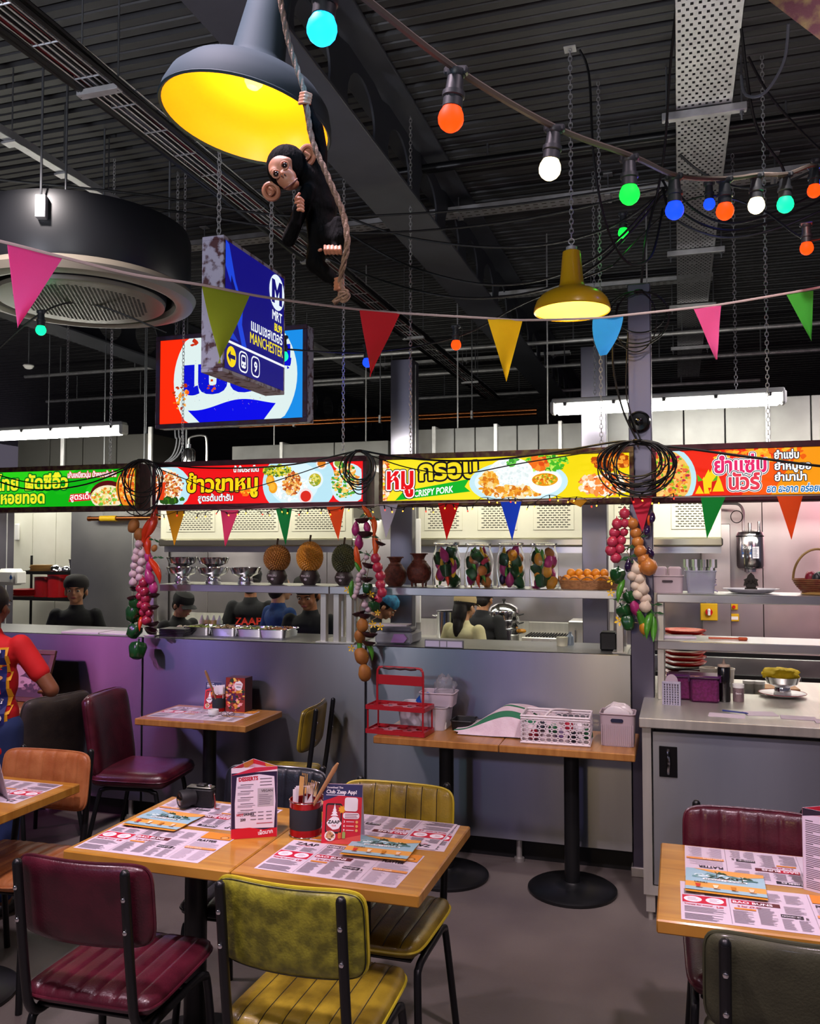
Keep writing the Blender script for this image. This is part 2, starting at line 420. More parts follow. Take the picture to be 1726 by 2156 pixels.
P.shape([(u(146), .028), (u(212), .04), (u(212), .088), (u(150), .078)], 'e01828')
P.text('สูตรเด็ด!!', u(149), .04, .055, 'ffffff', off=.02, fitw=u(207) - u(149), rot=.04)
P.shape(clipc(ell(u(228), .07, .13, .09), w, h), '5a1014'); P.shape(clipc(ell(u(228), .055, .125, .075), w, h), 'f5e6c0')
P.food(u(226), .06, .11, .055, 90, ['f7b040', 'ffe7a0', 'fff4d8', 'd8e070', '74c840', 'e8862a'], .014, (0, 0, w, h), 5)
P.shape(clipc(ell(u(292), .11, .16, .15), w, h), 'f08a20'); P.food(u(275), .12, .07, .1, 90, ['f9a030', 'e05818', 'ffc860', 'd83010', 'ffe0a0'], .016, (0, 0, w, h), 6)
P.build('sign_print', t)
# sign 2: red, stewed pork leg
t, P, w, h = signbox('red lit Thai sign with plates of food, between two cable coils', X[2], X[3], rustred, 'f01418')
u = lambda px: xs(px) - X[2] - 0.022
P.shape(clipc(ell(u(345), .1, .19, .15), w, h), 'bfeaf5'); P.shape(clipc(ell(u(338), .1, .15, .13), w, h), 'f4f6ee')
P.food(u(352), .12, .11, .09, 130, ['e8a050', 'f7d8a0', 'c86a28', 'fff0d0', 'a04818', 'f06028'], .013, (0, 0, w, h), 7)
P.food(u(365), .025, .08, .016, 30, ['1f3a10', '3f7a18', '28501a'], .014, (0, 0, w, h), 8)
P.shape([(u(330), .03), (u(345), .03), (u(350), .14), (u(338), .14)], 'e84018')
P.otext('ข้าวขาหมู', u(393), .075, .135, 'ffd812', [('2a0608', .07)], fitw=u(543) - u(393))
P.otext('น้ำจิ้มรสเด็ด', u(492), .190, .045, 'ffffff', [('7a0c10', .05)], fitw=u(545) - u(492))
P.otext('สูตรต้นตำรับ', u(418), .018, .052, 'f4f8ff', [('7a0c10', .06)], fitw=u(492) - u(418))
P.food(u(517), .07, .03, .02, 16, ['ffb020', 'ffe040', 'ff7010'], .012, (0, 0, w, h), 9)
P.shape(clipc(ell(u(630), .115, .235, .20, 40), w, h), 'b9e4f2')
P.shape(clipc(ell(u(620), .115, .16, .13, 30), w, h), 'd9f2fa')
P.food(u(585), .19, .09, .035, 80, ['c8c020', '7a9a18', 'e8d838', '4a7010'], .012, (0, 0, w, h), 10)
P.food(u(615), .09, .11, .075, 110, ['ffffff', 'eef6f6', 'dceaea'], .012, (0, 0, w, h), 11)
P.food(u(617), .11, .055, .07, 90, ['c85c20', 'f0b050', 'e07828', '8a3a10', 'ffd890'], .013, (0, 0, w, h), 12)
for (a, b) in ((572, .13), (578, .09)): P.shape(ell(u(a), b, .028, .034), 'f0a018'); P.shape(ell(u(a) - .004, b + .003, .018, .022), 'f8b838')
for (a, b, r, c1, c2) in ((666, .13, .052, 'e6f5fb', 'c8b828'), (647, .035, .045, 'f7dfe0', 'd8281c'), (680, .225, .035, 'f2ecec', 'e0801c'), (716, .225, .035, 'f2f4ec', '8aa83c')):
    P.shape(clipc(ell(u(a), b, r, r), w, h), c1); P.shape(clipc(ell(u(a), b, r * .75, r * .72), w, h), c2)
P.food(u(666), .13, .03, .03, 30, ['8aa030', 'f0f0d0', 'e8e070'], .008, (0, 0, w, h), 13)
P.shape(clipc(ell(u(737), .1, .11, .12), w, h), 'cfeef8')
P.food(u(730), .12, .08, .1, 90, ['f09030', 'ffd870', '48a838', '2f8a28', 'f8b048', 'ffe8b0'], .015, (0, 0, w, h), 14)
P.build('sign_print', t)
# sign 3: yellow, crispy pork
t, P, w, h = signbox('yellow lit sign reading crispy pork under larger Thai letters', X[4], X[5], rust, 'f6dd10')
u = lambda px: xs(px) - X[4] - 0.022
P.shape(clipc([(0, h), (u(900), h), (u(1100), 0), (0, 0)], w, h), 'fbe824')
P.food(u(806), .12, .045, .13, 70, ['f8a050', 'ffd8a0', 'e05820', 'fff0d8', 'f07830'], .015, (0, 0, w, h), 15)
P.shape([(u(832), .002), (u(990), .045), (u(978), .072), (u(988), .115), (u(850), .055)], '10b428')
P.text('CRISPY PORK', u(871), .020, .052, 'ffffff', off=.03, fitw=u(953) - u(871), rot=.10, shear=.2)
P.otext('หมู', u(812), .070, .17, 'e81018', [('14101c', .10), ('ffffff', .06)], fitw=u(868) - u(812))
P.otext('กรอบ', u(881), .115, .15, 'f8e020', [('14101c', .10)], fitw=u(1004) - u(881), rot=.03)
P.shape(clipc(ell(u(1090), .09, .27, .12, 40), w, h), 'c9ecf6'); P.shape(clipc(ell(u(1090), .095, .24, .10, 40), w, h), 'e6f8fc')
P.food(u(1150), .19, .12, .04, 60, ['48b828', '8ee040', '2f9a20', 'c4ee60'], .018, (0, 0, w, h), 16)
P.food(u(1135), .19, .05, .03, 24, ['f07018', 'f89030', 'e04c10'], .018, (0, 0, w, h), 17)
P.shape(clipc(ell(u(1075), .14, .125, .085, 30), w, h), 'f6fcfc'); P.food(u(1075), .14, .11, .07, 90, ['ffffff', 'ecf4f4', 'dfecec'], .009, (0, 0, w, h), 18)
P.food(u(1080), .2, .03, .02, 16, ['3aa030', '66c848'], .012, (0, 0, w, h), 19)
P.food(u(1030), .09, .05, .06, 70, ['f0a028', 'd87818', 'ffc858', 'f8d890'], .017, (0, 0, w, h), 20)
P.food(u(1085), .04, .16, .03, 110, ['f0a028', 'd87818', 'ffc858', 'f8e8c0', 'e89020'], .016, (0, 0, w, h), 21)
P.shape(ell(u(1148), .085, .088, .062, 30), 'ffffff'); P.shape(ell(u(1148), .1, .07, .035, 26), 'e8a010')
P.food(u(1148), .1, .06, .028, 80, ['f8c020', 'd83c10', '80b020', 'ffe070', 'e88010'], .008, (0, 0, w, h), 22)
P.food(u(1275), .07, .14, .055, 120, ['f89040', 'ffe0b8', 'e05c20', 'fff4e4', 'f8b070'], .018, (0, 0, w, h), 23)
P.food(u(1290), .19, .10, .04, 60, ['e87818', 'c04c08', 'f8a838', 'a84008'], .02, (0, 0, w, h), 24)
P.build('sign_print', t)
# sign 4: red to orange
t, P, w, h = signbox('red and orange lit Thai sign with chillies and flames, rightmost', X[6], X[7], rustred, 'f02a14')
u = lambda px: xs(px) - X[6] - 0.022
P.shape([(u(1560), 0), (w, 0), (w, h), (u(1640), h)], 'f85a10'); P.shape([(u(1622), 0), (w, 0), (w, h), (u(1690), h)], 'f99a14')
P.food(u(1600), .2, .22, .04, 40, ['f8a020', 'f06010', 'fac030'], .02, (0, 0, w, h), 25)
P.shape(clipc(ell(u(1380), .09, .20, .19, 40), w, h), 'bfe8f0'); P.shape(clipc(ell(u(1380), .09, .175, .165, 40), w, h), 'f8c060')
P.food(u(1395), .09, .13, .14, 160, ['e05020', 'c02848', 'f8a030', 'd8d030', '78b828', 'e87040', 'fbd080'], .013, (0, 0, w, h), 26)
for (a, b, r) in ((1488, .07, .04), (1500, .1, .035), (1478, .04, .035), (1508, .05, .035)):
    P.shape([(u(a) - r, b - .03), (u(a) + r, b - .03), (u(a) + r * .6, b + .02), (u(a) + r * .2, b + r * 1.6), (u(a) - r * .4, b + r * .4)], 'fbd418')
for (a, d) in ((1474, -1), (1504, 1)):
    P.shape([(u(a) - .014, .07), (u(a) + .012, .078), (u(a) - d * .018, .006)], 'd81810'); P.shape([(u(a) - .012, .072), (u(a) + .012, .078), (u(a) + d * .016, .11)], '58b018')
P.otext('ยำแซ่บ', u(1502), .115, .105, 'e8286a', [('ffffff', .16), ('14182c', .12), ('ffffff', .07)], fitw=u(1612) - u(1502))
P.otext('นัวร์', u(1531), .030, .105, 'e83c50', [('ffffff', .16), ('14182c', .12), ('ffffff', .07)], fitw=u(1597) - u(1531))
for i, s in enumerate(('ยำแซ่บ', 'ยำหมูยอ', 'ยำมาม่า')):
    P.otext(s, u(1629), .178 - i * .055, .052, 'ffffff', [('1c2030', .10)], fitw=u([1681, 1706, 1696][i]) - u(1629))
P.otext('สด สะอาด อร่อยนัวร์', u(1612), .012, .048, '2a78b8', [('ffffff', .08)], fitw=u(1750) - u(1612), shear=.2)
P.build('sign_print', t)
# ---------------------------------------------------------------- hanging blade sign (blue) and soft drink sign
t = thing('hanging_sign', 'double-sided blue metro sign with yellow place name and rust-flecked white case', 'sign', (-1.98, 3.26, 2.477))
L, H, D = .61, .60, .107
MB().box(0.004, D - .004, 0.004, L - .004, 0.004, H - .004).build('housing', rustgrey, t)
for (a, b) in (((0, D, 0, L, 0, .018)), 0), ((0, D, 0, L, H - .018, H), 0), ((0, D, 0, .016, .018, H - .018), 0), ((0, D, L - .016, L, .018, H - .018), 0):
    MB().box(*a, .002).build('frame_rail', rustgrey, t)
def mrt_face(M):
    P = Print(M); w, h = L - .032, H - .036
    P.shape([(0, 0), (w, 0), (w, h), (0, h)], '100c78')
    P.shape([(0, h), (.03, h - .01), (.09, h * .72), (.16, h * .55), (.15, h * .4), (.19, h * .25), (.2, .12), (.15, .13), (.1, h * .42), (.13, h * .52), (.04, h * .7), (0, h * .8)], '1c44d8')
    P.shape([(0, h * .62), (.05, h * .5), (.07, h * .3), (.12, .14), (0, .14)], '1a3cc4')
    P.shape([(.05, h * .75), (.13, h * .55), (.12, h * .5), (.045, h * .68)], '0c0a60')
    cx, cy = w * .86, h * .835
    P.shape(ell(cx, cy, .082, .088, 32), 'e8f4ff'); P.shape([(cx - .056, cy - .058), (cx - .056, cy + .058), (cx - .024, cy + .058), (cx, cy + .012), (cx, cy - .034), (cx - .024, cy + .010), (cx - .024, cy - .058)], '100c70', False); P.shape([(cx + .056, cy - .058), (cx + .056, cy + .058), (cx + .024, cy + .058), (cx, cy + .012), (cx, cy - .034), (cx + .024, cy + .010), (cx + .024, cy - .058)], '100c70')
    P.text('MRT', w * .955, h * .585, .066, 'f2f8ff', off=.03, align='RIGHT', sx=.82)
    P.text('BL99', w * .955, h * .495, .05, 'f8e418', off=.04, align='RIGHT', sx=.82)
    P.text('แมนเชสเตอร์', w * .39, h * .395, .072, 'f2f8ff', off=.02, fitw=w * .565)
    P.text('MANCHESTER', w * .375, h * .285, .072, 'f8e418', off=.015, fitw=w * .585)
    P.rect(.0, h * .205, w, h * .225, 'f4f8ff', True)
    P.shape(ell(.048, .058, .042, .046, 26), 'f8d810'); P.shape([(.015, .058), (.04, .085), (.04, .067), (.082, .067), (.082, .049), (.04, .049), (.04, .031)], '14105c')
    for q, cx in enumerate((.155, .265)):
        P.shape(rrect(.084, .096, .028, 4, cx, .056), 'f4f8ff'); P.shape(rrect(.070, .082, .022, 4, cx, .056), '120e6c')
        if q == 0:
            P.shape(rrect(.044, .06, .012, 4, cx, .058), 'f4f8ff'); P.shape(rrect(.032, .022, .004, 2, cx, .068), '120e6c'); P.shape(ell(cx - .011, .042, .005, .005, 10), '120e6c'); P.shape(ell(cx + .011, .042, .005, .005, 10), '120e6c')
        else: P.text('9', cx, .033, .066, 'f4f8ff', off=.03, align='CENTER')
    return P
mrt_face(plane((D + .0005, .016, .018), (0, 1, 0), (0, 0, 1))).build('sign_print', t)
mrt_face(plane((-.0005, L - .016, .018), (0, -1, 0), (0, 0, 1))).build('sign_print', t)
for y in (.05, L - .05):
    for x in (D / 2,): o = chain((0, 0, 0), (0, 0, CEIL - 2.477 - H), '', t, link=.036, r=.0022); o.location = (x, y, H)
XD0 = aty(328, 800, 4.9).x; XD1 = aty(646, 800, 4.9).x
t = thing('hanging_sign', 'red, white and blue soft drink lightbox hanging behind the blue metro sign', 'sign', (XD0, 4.9, 2.50))
W, H, D = XD1 - XD0, .62, .11
MB().box(.004, W - .004, .01, D, .004, H - .004).build('housing', rustgrey, t)
rustpur = mat('rusty_purple_frame', '433a5c', .6, .2, col2='4a2a34', scale=18, bump=.2)
for a in ((0, W, -.004, .012, 0, .03), (0, W, -.004, .012, H - .03, H), (0, .03, -.004, .012, .03, H - .03), (W - .03, W, -.004, .012, .03, H - .03)): MB().box(*a, .003).build('frame_rail', rustpur, t)
P = Print(plane((.03, .006, .03), (1, 0, 0), (0, 0, 1))); w, h = W - .06, H - .06
P.shape([(0, 0), (w * .55, 0), (w * .55, h), (0, h)], 'ff2c08'); P.shape([(w * .55, 0), (w, 0), (w, h), (w * .55, h)], '1a8ee8')
cc = ell(w * .532, h * .5, w * .431, w * .431, 60); P.shape(clipc(cc, w, h), 'dff0ee')
wv = lambda q_: (w * (.205 + .615 * q_), h * (.185 + .045 * sin((q_ - .35) * 2 * pi) + .03 * q_)); bt = lambda q_: (w * (.29 + .45 * q_), 0)
for i in range(24): P.shape([bt(i / 24), bt((i + 1) / 24), wv((i + 1) / 24), wv(i / 24)], '0808e8', False)
P.up()
P.text('เป๊ปซี่', w * .16, h * .36, .30, '0810d0', off=.06, fitw=w * .75)
P.food(w * .15, h * .33, .06, .09, 26, ['e04810', 'ff6a10', 'b83208', 'f8a030'], .012, (0, 0, w, h), 31)
P.food(w * .25, h * .95, .02, .03, 8, ['c83010', 'a02008'], .012, (0, 0, w, h), 32)
P.food(w * .38, h * .42, .04, .04, 9, ['e05818', 'c84010'], .008, (0, 0, w, h), 33); P.food(w * .5, h * .5, .4, .22, 60, ['7a9aa8', 'c86a40', '8aa8b0'], .003, (0, 0, w, h), 34)
P.build('sign_print', t)
for x in (.12, W - .12): o = chain((0, 0, 0), (0, 0, CEIL - 2.5 - H), '', t, link=.036, r=.0022); o.location = (x, .05, H)
# ---------------------------------------------------------------- counter front, pillars, shelf, kitchen shell
CY = 4.65; CT = 1.147
# panels along the counter front with recessed joints
cx = [aty(p, 1400, CY).x for p in (-420, 300, 770, 1330)]
t = thing('serving_counter', 'long stainless steel serving counter running under the lit signs', 'counter', (cx[0], CY, 0)); ox = cx[0]
for i in range(3):
    MB().box(cx[i] + .006 - ox, cx[i + 1] - .006 - ox, 0, .03, .13, CT, .002).build('panel', panelm, t)
for i in (1, 2): MB().box(cx[i] - .006 - ox, cx[i] + .006 - ox, .012, .03, .13, CT).build('joint_strip', mat('dark_joint', '3a3a3e', .5, .6), t)
MB().box(0, cx[3] - ox, .03, .55, CT - .04, CT - .002, .002).build('ledge', ledgem, t)
MB().box(0, cx[3] - ox, .5, .53, .1, CT - .04).build('rear_panel', steel, t)
MB().box(0, cx[3] - ox, .10, .14, 0.0, .13).build('plinth', mat('black_plinth', '0c0c0e', .6), t)
for x in [0.3 + .62 * i for i in range(int((cx[3] - ox) / .62))]:
    m = MB().cyl((x, .06, 0), (x, .06, .13), .016, n=10); m.cyl((x, .06, 0), (x, .06, .02), .028, n=10); m.build('foot', steelH, t)
# shelf over the counter on square posts
sx0 = aty(332, 1240, 4.70).x; sx1 = aty(1312, 1240, 4.70).x; jx = aty(690, 1240, 4.70).x
t = thing('gantry_shelf', 'stainless shelf on square posts above the counter, holding jars and durians', 'shelf', (sx0, 4.72, CT)); L = sx1 - sx0
SZ = 1.481
for (a, b) in ((0, jx - sx0 - .002), (jx - sx0 + .002, L)):
    m = MB().box(a, b, 0, .36, SZ - CT - .045, SZ - CT, .003); m.build('shelf_board', steel, t)
for px in (322, 683, 710, 737, 1305):
    x = aty(px, 1300, 4.76).x - sx0
    for yy in ((.02, .30) if px > 400 else (.02,)): MB().box(x - .019, x + .019, yy, yy + .038, 0, SZ - CT - .045, .003).build('post', steelH, t)
    MB().box(x - .04, x + .04, .0, .36, 0, .006).build('foot_plate', steelH, t)
def pillar(label, x, y, w, d, z1, z0=0, m_=None):
    t = thing('steel_pillar', label, 'pillar', (x, y, z0), group=None)
    MB().box(-w / 2, w / 2, -d / 2, d / 2, 0, z1 - z0, .004).build('cladding', m_ or pillarm, t)
    MB().box(-w / 2 - .01, w / 2 + .01, -d / 2 - .01, d / 2 + .01, 0, .05, .004).build('base_collar', steelH, t)
    MB().box(w / 2, w / 2 + .002, -.006, .006, .06, z1 - z0 - .03).build('seam', galv, t)
    return t
pillar('steel-clad pillar at the right end of the counter with a round black speaker on it', aty(1349, 1400, 4.70).x + .01, 4.735, .118, .13, 3.12, m_=mat('dark_pillar_steel', (.13, .12, .17), .4, .9))
def spillar(px, label, Y=6.05, z=3.12): return pillar(label, aty(px, 1000, Y).x, Y + .08, .17, .17, z)
spillar(845, 'steel pillar inside the kitchen behind the vegetable garland in the middle'); spillar(1250, 'steel pillar inside the kitchen just left of the cable coil on the right')
# kitchen back wall: stainless in the middle, cream panels on the left
KB = 7.7
xa = aty(28, 1200, KB).x; xb = aty(208, 1200, KB).x; xc = aty(345, 1200, KB).x
cold = mat('pale_wall_steel', (0.46, 0.43, 0.43), .34, 1.0, col2=(.54, .49, .50), scale=2.5, rvar=.1)
xe = 4.6
w = bpy.data.objects.new('wall_kitchen', None); COL.objects.link(w); w['kind'] = 'structure'
edges = [-12.5, -11.0, xa - .8, xa + .25, (xa + xb) / 2, xb]
for a, b in zip(edges[:-1], edges[1:]): MB().box(a + .002, b - .002, KB, KB + .05, 0, 2.55, .002).build('wall_panel', wallm, w)
edges = [xb] + [xb + (xe - xb) * i / 8 for i in range(1, 9)]
for a, b in zip(edges[:-1], edges[1:]): MB().box(a + .002, b - .002, KB, KB + .05, 0, 2.55, .002).build('wall_panel', cold, w)
# tall fridge / steel cabinet left of the red onions garland
t = thing('tall_cabinet', 'tall brushed steel cabinet between the cream wall and the cooking line', 'cabinet', ((xb + xc) / 2 + .1, 7.1, 0))
wc = (xc - xb) * .92
MB().box(-wc / 2, wc / 2, 0, .58, .08, 2.25, .004).build('body', steel, t)
MB().box(-wc / 2 + .01, wc / 2 - .01, -.022, -.001, .12, 2.22, .004).build('door', mat('cabinet_steel', (.46, .46, .45), .36, 1.0, col2=(.55, .54, .52), scale=2, rvar=.1), t)
for x in (-wc / 2 + .05, wc / 2 - .05): MB().cyl((x, .05, 0), (x, .05, .08), .02).build('foot', steelH, t)
# extraction hoods with perforated baffles
baff = mat('baffle_dark', '4a473c', .7)
def hood(label, px0, px1, px_end=None, Y=6.35, z0=1.72, z1=2.36, n=4):
    x0 = aty(px0, 1100, Y).x; x1 = aty(px1, 1100, Y).x; L = x1 - x0
    t = thing('extraction_hood', label, 'hood', (x0, Y, z0))
    m = MB().box(0, L, 0, .03, .06, z1 - z0, .004); m.build('fascia', fasciam, t)
    MB().box(0, L, .03, KB - Y - .001, z1 - z0 - .03, z1 - z0).build('roof_panel', steelH, t)
    for a in (0, L - .03): MB().box(a, a + .03, .03, KB - Y - .001, .06, z1 - z0 - .03).build('side_panel', steelH, t)
    MB().box(-.01, L + .01, -.02, .05, 0, .06, .01).build('drip_rail', mat('drip_rail_steel', (.5, .47, .36), .3, 1.0), t)
    m = MB().box(0, L, .06, .075, -.05, .2); m.build('filter_bank', steel, t)
    w = L / n
    for i in range(n):
        a = i * w + .06; b = (i + 1) * w - .06
        pl = MB().box(a, b, -.005, -.0005, .12, .36, .002).build('perforated_panel', fasciam, t)
        s = MB(); rows = 12; cols = int((b - a - .05) / .034)
        for r_ in range(rows):
            for c in range(cols):
                xx = a + .03 + c * .034 + (.017 if r_ % 2 else 0); zz = .138 + r_ * .0175
                s.box(xx, xx + .024, -.0062, -.0050, zz, zz + .007)
        s.build('slots', baff, pl, flat=True, kind='stuff')
    return t
hood('long stainless extraction hood above the cooks on the left', 338, 742, n=3)
hood('stainless extraction hood behind the jars, perforated panels above', 878, 1226, n=3)
hood('stainless extraction hood on the right beside the steel tank', 1275, 1518, n=2)
# hood lights: batten under each hood lives in the lights at the top
# duct boxes above the signs
def duct(label, px0, px1, y0, y1, Y, n, slope=0):
    x0 = aty(px0, 900, Y).x; x1 = aty(px1, 900, Y).x; z0 = 1.72 + (1150 - y1) / 1800 * Y * 1.05; z1 = 1.72 + (1150 - y0) / 1800 * Y * 1.05
    t = thing('duct', label, 'duct', (x0, Y, z0)); L = (x1 - x0) / n
    for i in range(n): MB().box(i * L + .004, (i + 1) * L - .004, 0, .5, 0, z1 - z0, .003).build('duct_section', ductm, t)
    for x in (.3, x1 - x0 - .3): MB().cyl((x, .25, z1 - z0), (x, .25, 4.25 - z0), .006, n=6).build('rod', galv, t)
    for i in range(1, n, 3): MB().box(i * L - .015, i * L + .015, -.02, .52, -.02, z1 - z0 + .02, .003).build('flange', galv, t)
    return t
duct('flat grey ventilation duct left of the middle pillar', 488, 818, 925, 958, 6.9, 3)
duct('panelled grey ventilation duct between the two kitchen pillars', 872, 1226, 905, 958, 6.6, 8)
duct('large pale ventilation duct at the upper right above the red sign', 1272, 1900, 872, 958, 6.3, 7)
# counter under the cooks (worktop of the cooking line)
t = thing('cook_line', 'low stainless cooking line along the kitchen back wall', 'worktop', (xc + .15, 6.95, 0)); L = aty(1240, 1300, 6.95).x - xc - .15
MB().box(0, L, 0, .7, .86, .9, .004).build('worktop', steelH, t)
MB().box(0, L, .68, .7, .9, 1.05).build('upstand', steelH, t)
for x in (.1, L / 2, L - .1):
    for y in (.1, .6): MB().cyl((x, y, 0), (x, y, .11), .02).build('foot', steelH, t)
for i in range(5): MB().box(i * L / 5 + .01, (i + 1) * L / 5 - .01, .03, .66, .1, .86, .004).build('cabinet_door', steel, t)
# ---------------------------------------------------------------- ceiling services
ROD = mat('threaded_rod', '8a8c90', .4, .8)
tubem = E('batten_glow', 'fffbee', 30.0)
def batten(px0, px1, label, Y=5.8, Z=2.64):
    D0 = aty(px0, 900, Y).x; D1 = aty(px1, 900, Y).x; L = D1 - D0
    t = thing('batten_light', label, 'light', (D0, Y, Z), group=None)
    MB().box(0.01, L - .01, -.045, .045, .035, .075, .008).build('housing', mat('batten_housing', '9a9c9c', .5), t)
    MB().box(0.03, L - .03, -.05, .05, -.03, .035, .02).build('diffuser', tubem, t)
    for a in (0, L - .035): MB().box(a, a + .035, -.05, .05, -.03, .06, .012).build('end_cap', mat('batten_cap', 'b8baba', .5), t)
    n = max(4, int(L / .28))
    for i in range(n): x = .1 + (L - .2) * i / (n - 1); MB().box(x - .012, x + .012, -.056, .056, .02, .045, .004).build('clip', mat('clip_dark', '3a3a3c', .4, .5), t)
    for x in (.2 * L, .8 * L): o = chain((0, 0, 0), (0, 0, CEIL - Z - .075), '', t, link=.034, r=.002); o.location = (x, 0, .075)
    return t
batten(1160, 1656, 'long glowing batten light at the right passing behind the tall pillar')
batten(-300, 264, 'long glowing batten light at the left edge above the green sign')
# cellular beams running away from the camera
def beam(label, x, w=.30, depth=.55, z1=4.24, y0=1.5, y1=16.0, d0=.52, first=0.4):
    t = thing('cellular_beam', label, 'beam', (x, y0, z1 - depth)); L = y1 - y0
    MB().box(-w / 2, w / 2, 0, L, 0, .02, .003).build('bottom_flange', beamm, t)
    MB().box(-w / 2, w / 2, 0, L, depth - .02, depth, .003).build('top_flange', beamm, t)
    # web with round openings: strips between circles
    m = MB(); r = d0 / 2 * .78; zc = depth / 2; p = .62; n = int(L / p); N = 20
    for i in range(n):
        c = first + p * i + p / 2; c0, c1 = c - p / 2, c + p / 2
        for side in (-.006, .006):
            ring = [V((side, c + r * cos(2 * pi * k / N), zc + r * .9 * sin(2 * pi * k / N))) for k in range(N)]
            outr = []
            for k in range(N):
                a = 2 * pi * k / N; dx, dz = cos(a), sin(a); s_ = min((p / 2) / abs(dx) if abs(dx) > 1e-6 else 9, (depth / 2 - .02) / abs(dz) if abs(dz) > 1e-6 else 9)
                outr.append(V((side, c + dx * s_, zc + dz * s_)))
            fs = [(k, (k + 1) % N, N + (k + 1) % N, N + k) for k in range(N)]
            m.add(ring + outr, fs if side > 0 else [f[::-1] for f in fs])
            for (sa, sb) in ((-1, -1), (-1, 1), (1, -1), (1, 1)):
                pass
        ring = [V((sd, c + r * cos(2 * pi * k / N), zc + r * .9 * sin(2 * pi * k / N))) for sd in (-.006, .006) for k in range(N)]
        m.add(ring, [(k, N + k, N + (k + 1) % N, (k + 1) % N) for k in range(N)])
    m.box(-.006, .006, 0, first, .02, depth - .02)
    m.build('web', mat('beam_web', '33353d', .6), t)
    return t
xb1 = atz(845, 450, 3.69).x
beam('grey cellular steel beam with round openings crossing behind the chimpanzee', xb1)
beam('grey cellular steel beam at the left above the soft drink sign', atz(100, 690, 3.69).x, y0=4)
# perforated cable trays
def punched(mb, x0, x1, y0, y1, z, px, py, hw, hl, mi=1, stag=True, zt=.0012):
    """flat strip in which the slots are real openings left between bars"""
    j = 0; y = y0
    while y + py <= y1 + 1e-6:
        nx = int((x1 - x0) / px); off = (px / 2 if (stag and j % 2) else 0)
        mb.poly([(x0, y + hl, z), (x1, y + hl, z), (x1, y + py, z), (x0, y + py, z)])
        a = x0; 
        for i in range(nx):
            c = x0 + px * (i + .5) + off
            if c + hw / 2 > x1 - .004: break
            mb.poly([(a, y, z), (c - hw / 2, y, z), (c - hw / 2, y + hl, z), (a, y + hl, z)]); a = c + hw / 2
        mb.poly([(a, y, z), (x1, y, z), (x1, y + hl, z), (a, y + hl, z)]); y += py; j += 1
def tray(label, x0, x1, z, y0, y1, secs, pxp=.034, pyp=.038, hw=.013, hl=.020):
    t = thing('cable_tray', label, 'cable tray', (0, 0, z))
    ys = [y0] + secs + [y1]
    for a, b in zip(ys[:-1], ys[1:]):
        m = MB(); punched(m, x0, x1, a, b - .002, 0, pxp, pyp, hw, hl); m.build('perforated_tray', galv, t, flat=True, kind='stuff')
        for x in (x0, x1 - .002): MB().box(x, x + .002, a, b, 0, .05).build('tray_side', galv, t)
    for y in secs:
        m = MB().box(x0 - .07, x1 + .07, y - .021, y + .021, -.045, -.004, .003); m.build('strut', galv, t)
        for x in (x0 - .045, x1 + .045):
            MB().cyl((x, y, -.09), (x, y, CEIL - z), .005, n=8).build('rod', ROD, t)
            MB().cyl((x, y, -.062), (x, y, -.05), .012, n=6).build('nut', ROD, t)
    return t
ty = lambda py: atz(1450, py, 4.0).y
xt0 = atz(1421, 60, 4.0).x; xt1 = atz(1568, 0, 4.0).x
tray('wide perforated cable tray running away at the right, blue light on it', xt0, xt1, 4.0, 1.6, ty(795), [ty(232), ty(525), ty(640), ty(728)])
# narrow strut trays crossing from left to right
def xtray(label, px0, px1, py, Z, w=.06, slot=True):
    a = atz(px0, py[0], Z); b = atz(px1, py[1], Z); y = (a.y + b.y) / 2
    t = thing('strut_channel', label, 'strut', (a.x, y, Z)); L = b.x - a.x
    m = MB().box(0, L, -w / 2, w / 2, 0, .003).box(0, L, -w / 2, -w / 2 + .003, 0, .04).box(0, L, w / 2 - .003, w / 2, 0, .04)
    m.build('channel', galv, t, flat=True)
    s = MB(); n = int(L / .06)
    for i in range(n):
        for k in ((-1, 1) if slot else (0,)): s.box(.02 + i * .06, .052 + i * .06, k * w * .22 - .005, k * w * .22 + .005, -.0012, .0)
    s.build('slots', baff, t, flat=True, kind='stuff')
    for x in [L * q for q in (.08, .5, .92)]:
        MB().cyl((x, 0, -.04), (x, 0, CEIL - Z), .005, n=8).build('rod', ROD, t)
        MB().box(x - .03, x + .03, -.03, .03, CEIL - Z - .006, CEIL - Z - .001).build('ceiling_plate', galv, t)
        MB().box(x - .02, x + .02, -w / 2 - .01, w / 2 + .01, -.012, -.002, .002).build('bracket', galv, t)
    return t
xtray('slotted strut running right from the beam to the wide tray', 905, 1700, (455, 372), 4.09, .13)
xtray('slotted strut behind the blue metro sign', 385, 905, (520, 470), 4.09, .13)
xtray('slotted strut above the yellow pendant lamp rim', 1005, 1500, (628, 590), 4.09, .12)
xtray('slotted strut across the back left of the pillar top', 780, 1200, (775, 745), 4.09, .1)
for i, (a, b, ya, yb) in enumerate(((330, 1725, 770, 690), (560, 1725, 800, 745), (860, 1600, 840, 800), (0, 620, 780, 770), (30, 800, 830, 822))):
    p = atz((a + b) / 2, (ya + yb) / 2, 3.9); x0 = atz(a, ya, 3.9).x; x1 = atz(b, yb, 3.9).x
    t = thing('conduit', ['thin conduit across the dark void, highest of five', 'second thin conduit from the top across the void', 'third conduit across the void right of the pillar', 'thin conduit at the far left of the void', 'lowest thin conduit across the far left void'][i], 'conduit', (x0, p.y, 3.9))
    MB().cyl((0, 0, 0), (x1 - x0, 0, 0), .022, n=8).build('pipe', galv, t)
    k = int((x1 - x0) / 1.1)
    for q in range(k): MB().cyl(((q + .5) * 1.1, 0, 0), ((q + .5) * 1.1, 0, .35), .008, n=6).build('rod', ROD, t)
